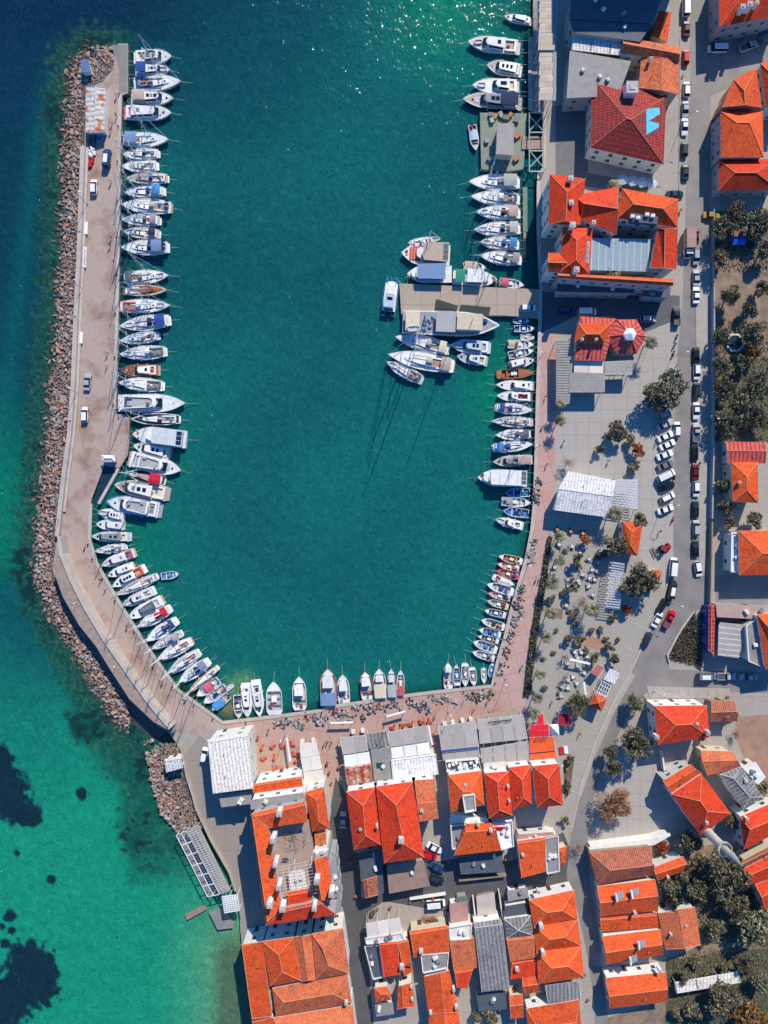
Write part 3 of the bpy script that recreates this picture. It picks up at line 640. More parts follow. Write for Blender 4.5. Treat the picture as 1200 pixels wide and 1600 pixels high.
def arch(mb, x0, x1, w, z, crown=.18, th=.05, n=6, mi=0):
    top = []
    for i in range(n + 1):
        y = -w + 2 * w * i / n; zz = z - crown * (y / w) ** 2
        top.append((y, zz))
    for (y0, z0), (y1, z1) in zip(top[:-1], top[1:]):
        mb.add([(x0, y0, z0), (x1, y0, z0), (x1, y1, z1), (x0, y1, z1), (x0, y0, z0 - th), (x1, y0, z0 - th), (x1, y1, z1 - th), (x0, y1, z1 - th)],
               [(0, 1, 2, 3), (7, 6, 5, 4), (0, 4, 5, 1), (3, 2, 6, 7), (0, 3, 7, 4), (1, 5, 6, 2)], mi)
    return mb
WHITE = (233, 231, 226)
def seats(mb, x0, x1, w, z, h=.4):
    mb.box(x0, x0 + .45, -w, w, z, z + h); mb.box(x0 + .46, x1, w - .4, w, z, z + h); mb.box(x0 + .46, x1, -w, -w + .4, z, z + h)
def boat(i, typ, bow, stern, bpx, label, group, o):
    r_ = random.Random(100 + i)
    a, b_ = P(*bow), P(*stern); d = a - b_; L = d.length; c = (a + b_) / 2; B = bpx * S
    name = {'S': 'sailing_yacht', 'M': 'motor_yacht', 'F': 'fishing_boat', 'O': 'open_boat', 'P': 'passenger_boat', 'C': 'dinghy', 'T': 'trawler', 'K': 'catamaran'}[typ]
    t = thing(name, label, {'S': 'sailboat', 'M': 'yacht', 'F': 'fishing boat', 'O': 'boat', 'P': 'boat', 'C': 'dinghy', 'T': 'trawler', 'K': 'catamaran'}[typ], (c.x, c.y, WZ + .02), math.atan2(d.y, d.x), group)
    zf = o.get('zf', .55 + .045 * L); hc = CANV[o['h']] if 'h' in o else r_.choice([(232,230,224), (232,230,224), (222,222,216), (226,218,204), (206,210,212)]); rc = CANV[o.get('rail', 's' if typ == 'F' else 'w')]
    hullmats = [OBJ, plain('rail_' + o.get('rail', 's' if typ == 'F' else 'w'), rc, rough=.5, var=.15), plain('inside_' + o.get('in', 'gg'), CANV[o.get('in', 'gg')], rough=.7, var=.25, scale=1.5)]
    dk = plain('deck_' + o.get('d', 'w'), CANV[o.get('d', 'w')], rough=.6, var=.16, scale=1.2, fine=5)
    cv = lambda k: plain('canvas_' + k, CANV[k], rough=.85, var=.15, scale=.9)
    cab = plain('cabin_' + o.get('cab', 'w'), CANV[o.get('cab', 'w')], rough=.4, var=.1, scale=1.0)
    zd = zf + .02
    rail = lambda: None
    if typ == 'S':
        hull(L, B, 'S', zf).build('hull', hullmats, t, color=hc); deckplate(L, B, 'S', zf).build('deck', dk, t)
        xm = .12 * L; ch = .38
        p = shape(-.12 * L, .26 * L, .29 * B, .15 * B, .10 * L); MB().loft(*raise_(p, zf - .05, zf + ch, .9)).build('cabin', cab, t)
        for sg in (1, -1):
            mb = MB(); mb.add([(-.08 * L, sg * .288 * B, zf + .08), (.14 * L, sg * .222 * B, zf + .08), (.14 * L, sg * .205 * B, zf + .26), (-.08 * L, sg * .272 * B, zf + .27)], [(0, 1, 2, 3) if sg < 0 else (3, 2, 1, 0)])
            w_ = mb.build('cabin_window', GLASS, t)
        for (hx, hy, hs) in ((.30 * L, 0, .26), (.16 * L, 0, .22), (.03 * L, .09 * B, .2), (.03 * L, -.09 * B, .2))[:r_.randint(2, 4)]:
            zz = zf + ch + .0 if hx < .25 * L else zf + .10
            MB().box(hx - hs, hx + hs, hy - hs, hy + hs, zz - .02, zz + .06).build('hatch', GLASS if r_.random() < .75 else METAL, t)
        tk = TEAK if o.get('teak') else plain('cockpit_sole', (150, 140, 126), var=.2)
        MB().prism([(-.46 * L, -.2 * B), (-.14 * L, -.24 * B), (-.14 * L, .24 * B), (-.46 * L, .2 * B)], zf - .02, zf + .06).build('cockpit', tk, t)
        mb = MB(); seats(mb, -.45 * L, -.15 * L, .30 * B, zf + .05, .3); mb.build('cockpit_bench', cv(o['seat']) if 'seat' in o else WHITEP, t)
        mb = MB(); mb.lathe([(.0, .0), (.38, .0), (.38, .05), (.3, .06), (.0, .06)], 10, (-.36 * L, 0, zf + .85)); mb.tube((-.36 * L, 0, zf), (-.36 * L, 0, zf + .86), .05); mb.build('steering_wheel', METAL, t)
        MB().prism([(-.5 * L - .35, -.28 * B), (-.5 * L + .1, -.33 * B), (-.5 * L + .1, .33 * B), (-.5 * L - .35, .28 * B)], .22, .34).build('swim_platform', TEAK if o.get('teak') else WHITEP, t)
        if o.get('hood', 'n'): arch(MB(), -.17 * L, -.08 * L, .27 * B, zf + 1.0, .28).build('sprayhood', cv(o.get('hood', 'n')), t)
        if o.get('bim'):
            f = o.get('blen', .26); mb = arch(MB(), -.44 * L, (-.44 + f) * L, .37 * B, zf + 1.75, .18); bb = mb.build('bimini', cv(o['bim']), t)
            mb = MB()
            for xx in (-.42 * L, (-.46 + f) * L):
                for sg in (1, -1): mb.tube((xx, sg * .35 * B, zf), (xx, sg * .35 * B, zf + 1.6), .03)
            mb.build('bimini_frame', METAL, t)
        if o.get('sol'):
            mb = MB()
            for k in range(3): mb.box(-.49 * L, -.49 * L + 1.0, (-.36 + .25 * k) * B, (-.36 + .25 * k + .21) * B, zf + 1.86, zf + 1.9)
            mb.build('solar_panel', SOLAR, t); mb = MB(); mb.tube((-.48 * L, .3 * B, zf), (-.48 * L, .3 * B, zf + 1.86), .04); mb.tube((-.48 * L, -.3 * B, zf), (-.48 * L, -.3 * B, zf + 1.86), .04); mb.build('solar_arch', METAL, t)
        hm = L * o.get('mast', 1.5 if group == MOLE else 1.12)
        mm = plain('spar_' + o.get('spar', 'w'), CANV[o.get('spar', 'w')], rough=.35, var=.06)
        ma = MB().tube((xm, 0, zf), (xm, 0, zf + hm), .11, .075, 8).build('mast', mm, t)
        for k in (.42, .72): MB().tube((xm - .1, -.30 * B * (1.3 - k), zf + hm * k), (xm - .1, .30 * B * (1.3 - k), zf + hm * k), .035).build('spreader', mm, ma)
        bo = MB().tube((xm, 0, zf + 1.3), (-.26 * L, 0, zf + 1.35), .07).build('boom', mm, t)
        MB().tube((xm - .1, 0, zf + 1.5), (-.25 * L, 0, zf + 1.45), .2, .11, 8).build('sail_cover', cv(o.get('sail', o.get('bim') or 'w')), bo)
        mb = MB(); top = (xm, 0, zf + hm)
        mb.tube((.485 * L, 0, zf * 1.25), top, .026, .026, 4); mb.tube((-.48 * L, 0, zf), top, .018, .018, 4)
        for sg in (1, -1): mb.tube((xm - .15, sg * .45 * B, zf), (xm, 0, zf + hm * .98), .018, .018, 4)
        mb.build('rigging', WIRE, t)
        MB().tube((.475 * L, 0, zf * 1.25 + .5), (xm + .03 * L, 0, zf + hm * .90), .06, .05, 6).build('furled_jib', cv(o.get('jib', 'w')), t)
        if o.get('sprit'): MB().tube((.44 * L, 0, zf * 1.2), (.62 * L, 0, zf * 1.45), .09, .05).build('bowsprit', mm, t)
        if o.get('mizzen'):
            MB().tube((-.34 * L, 0, zf), (-.34 * L, 0, zf + hm * .75), .09, .06).build('mast', mm, t)
    elif typ == 'M':
        hull(L, B, 'M', zf).build('hull', hullmats, t, color=hc); deckplate(L, B, 'M', zf).build('deck', dk, t)
        big = L > 10
        x0, x1 = o.get('cx', (-.20, .20)); x0 *= L; x1 *= L; hcab = 1.15 if big else .8
        p = shape(x0, x1, .38 * B, .30 * B, .09 * L); MB().loft(*raise_(p, zf - .05, zf + hcab, .86, -.02 * L)).build('cabin', cab, t)
        p2 = [(x, y * 1.0) for x, y in shape(x0 - .02 * L, x1 - .05 * L, .35 * B, .25 * B, .07 * L)]
        MB().loft(*raise_(p2, zf + hcab + .002, zf + hcab + .10, .96)).build('cabin_roof', cv(o['roof']) if 'roof' in o else cab, t)
        q = shape(x1 - .05 * L, x1 + .02 * L, .31 * B, .30 * B, .10 * L)
        front = [p_ for p_ in p if p_[0] > x1 - .095 * L]
        bot, top = raise_(p, zf - .05, zf + hcab, .86, -.02 * L); idx = [k for k, p_ in enumerate(p) if 0 < k < len(p) - 1]
        for nm, ids, off in (('windscreen', idx[1:-1], .03), ('cabin_window', [0, 1], .02), ('cabin_window', [len(p) - 2, len(p) - 1], .02)):
            mb = MB()
            for k0, k1 in zip(ids[:-1], ids[1:]):
                bl = [Vector(bot[k0]).lerp(Vector(top[k0]), f) for f in (.42, .95)]; br = [Vector(bot[k1]).lerp(Vector(top[k1]), f) for f in (.42, .95)]
                e = Vector((br[0].x - bl[0].x, br[0].y - bl[0].y, 0)); nn = Vector((e.y, -e.x, .3)); nn = nn.normalized() * off if nn.length > 1e-6 else Vector((0, 0, off))
                mb.add([bl[0] + nn, br[0] + nn, br[1] + nn, bl[1] + nn], [(0, 1, 2, 3)])
            mb.build(nm, GLASS, t)
        # raked screen lying on the coachroof front
        xs = x1 - .02 * L; zz = zf + hcab
        mb = MB(); mb.add([(xs + .045 * L, -.24 * B, zf + .5), (xs + .045 * L, .24 * B, zf + .5), (xs - .035 * L, .23 * B, zz + .06), (xs - .035 * L, -.23 * B, zz + .06), (xs + .045 * L, -.24 * B, zf + .3), (xs + .045 * L, .24 * B, zf + .3), (xs - .035 * L, .23 * B, zz - .2), (xs - .035 * L, -.23 * B, zz - .2)],
            [(0, 1, 2, 3), (0, 4, 5, 1), (1, 5, 6, 2), (3, 7, 4, 0), (2, 6, 7, 3)]); mb.build('windscreen', GLASS, t)
        MB().prism(shape(-.47 * L, x0 - .01 * L, .36 * B, .38 * B, .02), zf - .02, zf + .05).build('cockpit', cv(o['cock'] if 'cock' in o else r_.choice(['s', 'gg', 't', 'c', 'g', 'w'])), t)
        mb = MB(); seats(mb, -.46 * L, x0 - .03 * L, .38 * B, zf + .04, .42); mb.build('cockpit_seat', cv(o['seat']) if 'seat' in o else WHITEP, t)
        MB().prism([(-.5 * L - .06 * L, -.40 * B), (-.5 * L + .1, -.43 * B), (-.5 * L + .1, .43 * B), (-.5 * L - .06 * L, .40 * B)], .25, .4).build('swim_platform', cv(o['plat'] if 'plat' in o else r_.choice(['w', 'gg', 's', 'w', 't'])), t)
        if o.get('fly'):
            fz = zf + hcab + .1; f0, f1 = x0 + .01 * L, x1 - .12 * L
            pp = shape(f0, f1 + .03 * L, .33 * B, .27 * B, .06 * L); mb = MB().loft([(x, y, fz) for x, y in pp], [(x * .98, y * 1.02, fz + .38) for x, y in pp], 0, False)
            inn = [(x0_ + (x - x0_) * .94, y * .86) for x0_ in ((f0 + f1) / 2,) for x, y in pp]
            mb.loft([(x, y, fz + .38) for x, y in inn], [(x, y, fz + .02) for x, y in inn], 0, False)
            n = len(pp); mb.add([(x * .98, y * 1.02, fz + .38) for x, y in pp] + [(x, y, fz + .38) for x, y in inn], [(k, (k + 1) % n, n + (k + 1) % n, n + k) for k in range(n)])
            mb.build('flybridge', cab, t)
            MB().prism(inn, fz, fz + .03).build('flybridge_floor', cv('s'), t)
            mb = MB(); seats(mb, f0 + .02 * L, f0 + .12 * L, .25 * B, fz + .03, .38); mb.box(f1 - .07 * L, f1 - .03 * L, -.2 * B, -.02 * B, fz + .03, fz + .7); mb.build('flybridge_seat', cv(o.get('fseat', 'dg')), t)
            mb = MB(); mb.tube((f0 - .02 * L, .33 * B, fz), (f0 - .05 * L, .25 * B, fz + 1.3), .09); mb.tube((f0 - .02 * L, -.33 * B, fz), (f0 - .05 * L, -.25 * B, fz + 1.3), .09); mb.tube((f0 - .05 * L, .25 * B, fz + 1.3), (f0 - .05 * L, -.25 * B, fz + 1.3), .1); mb.build('radar_arch', cab, t)
        else:
            for k in range(r_.randint(1, 3)):
                hx = x0 + (x1 - x0) * (.25 + .22 * k); MB().box(hx - .07 * L * .5, hx + .07 * L * .5, -.13 * B, .13 * B, zf + hcab + .09, zf + hcab + .13).build('roof_hatch', GLASS if r_.random() < .6 else METAL, t)
        if o.get('top'):
            arch(MB(), -.47 * L, x0 + .03 * L, .40 * B, zf + 1.75, .12).build('canopy', cv(o['top']), t); mb = MB()
            for xx in (-.46 * L, x0):
                for sg in (1, -1): mb.tube((xx, sg * .38 * B, zf), (xx, sg * .38 * B, zf + 1.65), .03)
            mb.build('canopy_frame', METAL, t)
        MB().box(.31 * L, .31 * L + .5, -.26, .26, zf * 1.1, zf * 1.1 + .09).build('hatch', GLASS if r_.random() < .7 else cv('s'), t)
        if r_.random() < .5 and big: MB().prism(shape(.215 * L, .29 * L, .2 * B, .17 * B, .03 * L), zf * 1.05, zf * 1.05 + .14).build('sunpad', cv(o.get('pad', 'gg')), t)
    elif typ in 'FOC':
        k = {'F': 'F', 'O': 'M', 'C': 'C'}[typ]; well = .28
        hull(L, B, k, zf, well).build('hull', hullmats, t, color=hc)
        if typ != 'C' or L > 3.6:
            fd = .5 - o.get('fd', .20); deckplate(L, B, k, zf, fd, .49).build('foredeck', dk, t)
        if typ == 'F':
            deckplate(L, B, k, zf, -.495, -.36).build('aft_deck', dk, t)
        for k2, xx in enumerate((-.22, -.02, .16)[:3 if not o.get('house') else 1]):
            MB().box(xx * L - .16, xx * L + .16, -.42 * B, .42 * B, zf - .28, zf - .2).build('thwart', WOODP if typ == 'F' else cv('gg'), t)
        if o.get('house'):
            hx = o.get('hx', -.1) * L; hl = o.get('hl', .2) * L; ww = .30 * B
            MB().loft(*raise_(shape(hx - hl / 2, hx + hl / 2, ww, ww * .9, .12 * hl), well, zf + 1.25, .92)).build('wheelhouse', plain('house_' + o['house'], CANV[o['house']], rough=.5, var=.12), t)
            MB().prism(shape(hx - hl / 2 - .1, hx + hl / 2 + .2, ww * 1.06, ww * .98, .12 * hl), zf + 1.252, zf + 1.33).build('wheelhouse_roof', cv(o.get('roof', 'w')), t)
            mb = MB(); mb.add([(hx + hl / 2 + .03, -.2 * B, zf + .7), (hx + hl / 2 + .03, .2 * B, zf + .7), (hx + hl / 2 - .03, .2 * B, zf + 1.15), (hx + hl / 2 - .03, -.2 * B, zf + 1.15)], [(0, 1, 2, 3)]); mb.build('wheelhouse_window', GLASS, t)
        else:
            MB().box(-.12 * L, .04 * L, -.16 * B, .16 * B, well, zf + .15).build('engine_box' if typ == 'F' else 'console', cv(o.get('box', 'w')), t)
        if o.get('tarp'):
            x0, x1 = o.get('tx', (-.40, .0)); z0 = zf + o.get('tz', .35)
            arch(MB(), x0 * L, x1 * L, .46 * B, z0, .25 if o.get('tz', .35) < 1 else .1).build('canopy', cv(o['tarp']), t)
            if o.get('tz', .35) >= 1:
                mb = MB()
                for xx in (x0 + .02, x1 - .02):
                    for sg in (1, -1): mb.tube((xx * L, sg * .42 * B, zf - .1), (xx * L, sg * .42 * B, z0 - .05), .035)
                mb.build('canopy_post', METAL, t)
        if typ == 'F' and not o.get('nonet'):
            mb = MB()
            for _ in range(7):
                cx, cy, rr_ = r_.uniform(-.4, -.2) * L, r_.uniform(-.25, .25) * B, r_.uniform(.16, .4)
                mb.lathe([(rr_, 0), (rr_ * .9, .16), (rr_ * .5, .3), (.02, .34)], 8, (cx, cy, well + .01))
            mb.build('net_heap', cv(r_.choice(['t', 'bw', 'gr', 's', 'bg'])), t)
        if typ == 'F' and L > 5 and r_.random() < .7: MB().tube((.25 * L, 0, zf), (.25 * L, 0, zf + 2.4), .06, .04).build('mast', cv('w'), t)
        if typ in 'OC':
            mb = MB(); mb.box(-.5 * L - .28, -.5 * L + .12, -.17, .17, zf - .1, zf + .45); mb.box(-.5 * L - .22, -.5 * L - .02, -.06, .06, -.4, zf); mb.build('outboard_motor', BLACK if r_.random() < .6 else METAL, t)
    elif typ == 'P':
        hull(L, B, 'P', zf).build('hull', hullmats, t, color=hc); deckplate(L, B, 'P', zf).build('deck', dk, t)
        x0, x1 = o.get('tx', (-.45, .22)); zr = zf + 2.3
        mb = MB(); w = .44 * B
        mb.prism(shape(x0 * L, x1 * L, w, w * .92, .03 * L), zr, zr + .1); mb.build('roof', cv(o.get('roof', 'w')), t)
        mb = MB()
        for k in range(6):
            xx = (x0 + .02 + (x1 - x0 - .07) * k / 5) * L
            for sg in (1, -1): mb.tube((xx, sg * .38 * B, zf - .05), (xx, sg * .38 * B, zr), .05)
        mb.build('roof_post', METAL, t)
        mb = MB()
        for k in range(7):
            xx = (x0 + .03 + (x1 - x0 - .09) * k / 6) * L; mb.box(xx, xx + .45, -.34 * B, .34 * B, zf, zf + .45); mb.box(xx, xx + .1, -.34 * B, .34 * B, zf + .451, zf + .9)
        mb.build('bench', cv(o.get('seat', 'bg')), t)
        if o.get('sol'):
            mb = MB()
            for k in range(3): mb.box((x0 + .012) * L, (x0 + .11) * L, (-.36 + .25 * k) * B, (-.36 + .25 * k + .22) * B, zr + .101, zr + .15)
            mb.build('solar_panel', SOLAR if o['sol'] == 1 else cv('dg'), t)
        for k in range(o.get('seam', 2)):
            xx = (x0 + (x1 - x0) * (k + 1) / (o.get('seam', 2) + 1)) * L; MB().box(xx - .05, xx + .05, -w * .98, w * .98, zr + .101, zr + .13).build('roof_seam', cv('s'), t)
        MB().loft(*raise_(shape((x1 + .015) * L, (x1 + .13) * L, .3 * B, .22 * B, .03 * L), zf - .05, zf + 1.2, .88)).build('wheelhouse', cab, t)
        if o.get('aw'): arch(MB(), -.46 * L, -.24 * L, .42 * B, zf + 1.9, .15).build('awning', cv(o['aw']), t)
        if o.get('open'):
            a0, a1 = o['open']; mb = MB(); mb.box(a0 * L, a1 * L, -.33 * B, .33 * B, zf - .03, zf + .06); mb.build('seating_well', cv('o'), t)
            mb = MB()
            for k in range(4): mb.box((a0 + .02 + k * (a1 - a0) / 4) * L, (a0 + .02 + k * (a1 - a0) / 4) * L + .5, -.28 * B, .28 * B, zf + .061, zf + .5)
            mb.build('bench', cv('o'), t)
    elif typ == 'T':
        hull(L, B, 'P', 2.0).build('hull', hullmats, t, color=hc); deckplate(L, B, 'P', 2.0).build('deck', dk, t); zf = 2.0
        MB().box(.06 * L, .30 * L, -.3 * B, .3 * B, zf - .1, zf + 2.6).build('wheelhouse', cab, t)
        MB().box(.05 * L, .31 * L, -.33 * B, .33 * B, zf + 2.601, zf + 2.75).build('wheelhouse_roof', cv('c'), t)
        MB().box(-.16 * L, .05 * L, -.42 * B, .42 * B, zf + 1.9, zf + 2.0).build('work_roof', cv('s'), t)
        mb = MB()
        for xx in (-.15, -.05, .04):
            for sg in (1, -1): mb.tube((xx * L, sg * .4 * B, zf - .1), (xx * L, sg * .4 * B, zf + 1.9), .06)
        mb.build('roof_post', METAL, t)
        MB().box(-.47 * L, -.33 * L, -.4 * B, .36 * B, zf + 1.7, zf + 1.8).build('stern_roof', cv('c'), t)
        mb = MB()
        for sg in (1, -1): mb.tube((-.46 * L, sg * .33 * B, zf - .1), (-.46 * L, sg * .33 * B, zf + 1.7), .06); mb.tube((-.34 * L, sg * .33 * B, zf - .1), (-.34 * L, sg * .33 * B, zf + 1.7), .06)
        mb.build('stern_roof_post', METAL, t)
        mb = MB(); mb.tube((-.27 * L, -.35 * B, zf), (-.27 * L, -.1 * B, zf + 3.6), .12); mb.tube((-.27 * L, .35 * B, zf), (-.27 * L, .1 * B, zf + 3.6), .12); mb.tube((-.27 * L, -.12 * B, zf + 3.5), (-.27 * L, .12 * B, zf + 3.5), .12)
        mb.tube((-.27 * L, 0, zf + 3.5), (-.18 * L, 0, zf + 2.2), .09); mb.build('net_gantry', METAL, t)
        mb = MB()
        for _ in range(14):
            cx, cy, q = r_.uniform(-.31, -.18) * L, r_.uniform(-.36, .36) * B, r_.uniform(.3, .7); mb.lathe([(q, 0), (q * .9, .25), (q * .5, .5), (.02, .55)], 8, (cx, cy, zf - .05))
        mb.build('net_heap', cv('bg'), t)
        mb = MB(); mb.lathe([(.7, 0), (.75, .4), (.5, .7), (.05, .8)], 10, (.345 * L, .13 * B, zf + .1)); mb.build('winch_cover', cv('b'), t)
        MB().tube((.2 * L, 0, zf + 2.7), (.2 * L, 0, zf + 7), .1, .06).build('mast', METAL, t)
        hull(3.4, 1.5, 'M', .5, .15).build('skiff', [OBJ, hullmats[1], hullmats[2]], t, loc=(-.38 * L, -.34 * B, zf + 1.8), rotz=R(6), color=(150, 160, 165))
    elif typ == 'K':
        for sg in (1, -1): hull(L, B * .34, 'S', zf).build('hull', hullmats, t, loc=(0, sg * .33 * B, 0), color=hc)
        MB().prism(shape(-.40 * L, .36 * L, .42 * B, .40 * B, .10 * L), zf * .7, zf + .15).build('bridge_deck', dk, t)
        MB().loft(*raise_(shape(-.02 * L, .24 * L, .28 * B, .24 * B, .07 * L), zf + .1, zf + 1.3, .9)).build('cabin', cab, t)
        MB().prism(shape(-.34 * L, -.03 * L, .36 * B, .36 * B, .02 * L), zf + 1.6, zf + 1.7).build('canopy', cv('gl'), t)
        mb = MB()
        for xx in (-.32, -.06):
            for sg in (1, -1): mb.tube((xx * L, sg * .33 * B, zf), (xx * L, sg * .33 * B, zf + 1.6), .05)
        mb.build('canopy_post', METAL, t)
        MB().box(-.16 * L, -.08 * L, -.18 * B, .18 * B, zf + 1.701, zf + 1.76).build('roof_hatch', GLASS, t)
        MB().box(-.39 * L, -.355 * L, -.3 * B, .3 * B, zf + .15, zf + .6).build('bench', cv('dg'), t)
    # gear lying about on deck
    if L > 6:
        for k in range(r_.randint(2, 4)):
            gx_ = r_.uniform(-.40, -.15) * L if typ != 'P' else r_.uniform(.38, .44) * L; gy_ = r_.uniform(-.22, .22) * B; gc = r_.choice(['b', 'o', 'g', 'dg', 't', 'w', 'r', 'lb', 'bw', 'k'])
            if r_.random() < .5: MB().lathe([(.06, 0), (.3, 0), (.32, .1), (.1, .14)], 9, (gx_, gy_, zf + .07)).build('rope_coil', cv(gc), t)
            else: MB().box(gx_ - r_.uniform(.2, .45), gx_ + .3, gy_ - .25, gy_ + .25, zf + .05, zf + .4).build('cushion' if typ in 'SM' else 'crate', cv(gc), t)
        if typ in 'SM' and r_.random() < .3: hull(2.3, 1.2, 'C', .35, .1).build('tender', [OBJ, hullmats[1], hullmats[2]], t, loc=(.30 * L, 0, zf * 1.15), rotz=r_.uniform(-.2, .2), color=r_.choice([(150, 156, 160), (206, 204, 196), (96, 104, 112)]))
    # rails, fenders, ropes shared by all decked boats
    if typ in 'SMPT' and L > 5:
        kind = {'S': 'S', 'M': 'M', 'P': 'P', 'T': 'P'}[typ]; mb = MB()
        for sg in (1, -1):
            pts = []
            for tt in ((.55, .68, .8, .9, .97) if typ == 'M' else (.06, .25, .5, .75, .97)):
                w = max(hw(kind, tt) * B / 2 - .08, .03); pts.append((-L / 2 + L * tt, sg * w, zf * (1 + .2 * tt * tt) + .55)); mb.tube((pts[-1][0], pts[-1][1], pts[-1][2] - .6), pts[-1], .02, .02, 4)
            mb.path(pts, .022, 4)
        mb.build('guard_rail', WIRE, t)
    if typ in 'SM' and L > 6:
        for sg in (1, -1):
            for tt in (.3, .55):
                w = hw('S' if typ == 'S' else 'M', tt) * B / 2 + .1; x = -L / 2 + L * tt
                MB().lathe([(.03, 0), (.12, .08), (.13, .5), (.03, .62)], 8, (x, sg * w, zf * .35)).build('fender', cv(o.get('fend', 'w')), t)
    if typ in 'SMFOPK':
        # two ropes to the nearer quay end
        db, qb = near_on(MOOR, *bow); ds, qs = near_on(MOOR, *stern)
        e, q, sx = (bow, qb, 1) if db < ds else (stern, qs, -1)
        if min(db, ds) < 22:
            ca, sa = math.cos(-t.rotation_euler.z), math.sin(-t.rotation_euler.z)
            for sg in (1, -1):
                kd = 'S' if typ == 'S' else 'M'
                st = Vector((sx * .47 * L, sg * (max(hw(kd, .96) * B / 2, .1) if sx > 0 else hw(kd, .02) * B * .42), zf + .05))
                w = P(q[0], q[1], 0) - t.location; en = Vector((w.x * ca - w.y * sa, w.x * sa + w.y * ca, .15 - WZ)); out = (en - st); out.z = 0
                if out.length < .8: out = Vector((sx * 1.2, 0, 0))
                en = st + out * 1.05 + Vector((0, sg * out.length * .35 + sg * .4, 0)); en.z = 1.3
                MB().tube(st, en, .028, .028, 4).build('mooring_rope', ROPE, t)
            far = Vector((-sx * .48 * L, 0, zf * .9)); MB().tube(far, far + Vector((-sx * (2.2 + .12 * L), r_.uniform(-.6, .6), -zf * .9 - .3)), .028, .028, 4).build('anchor_line', ROPE, t)
    return t
MOOR = QUAY + [(845,452),(621,443),(627,492),(843,496)] + [(820,290),(820,400)]
MOLE, SOUTH, EAST, PIER, NORTH = 'boats along the stone mole', 'boats along the south quay', 'boats along the east promenade', 'boats round the short pier', 'boats by the floating dock'
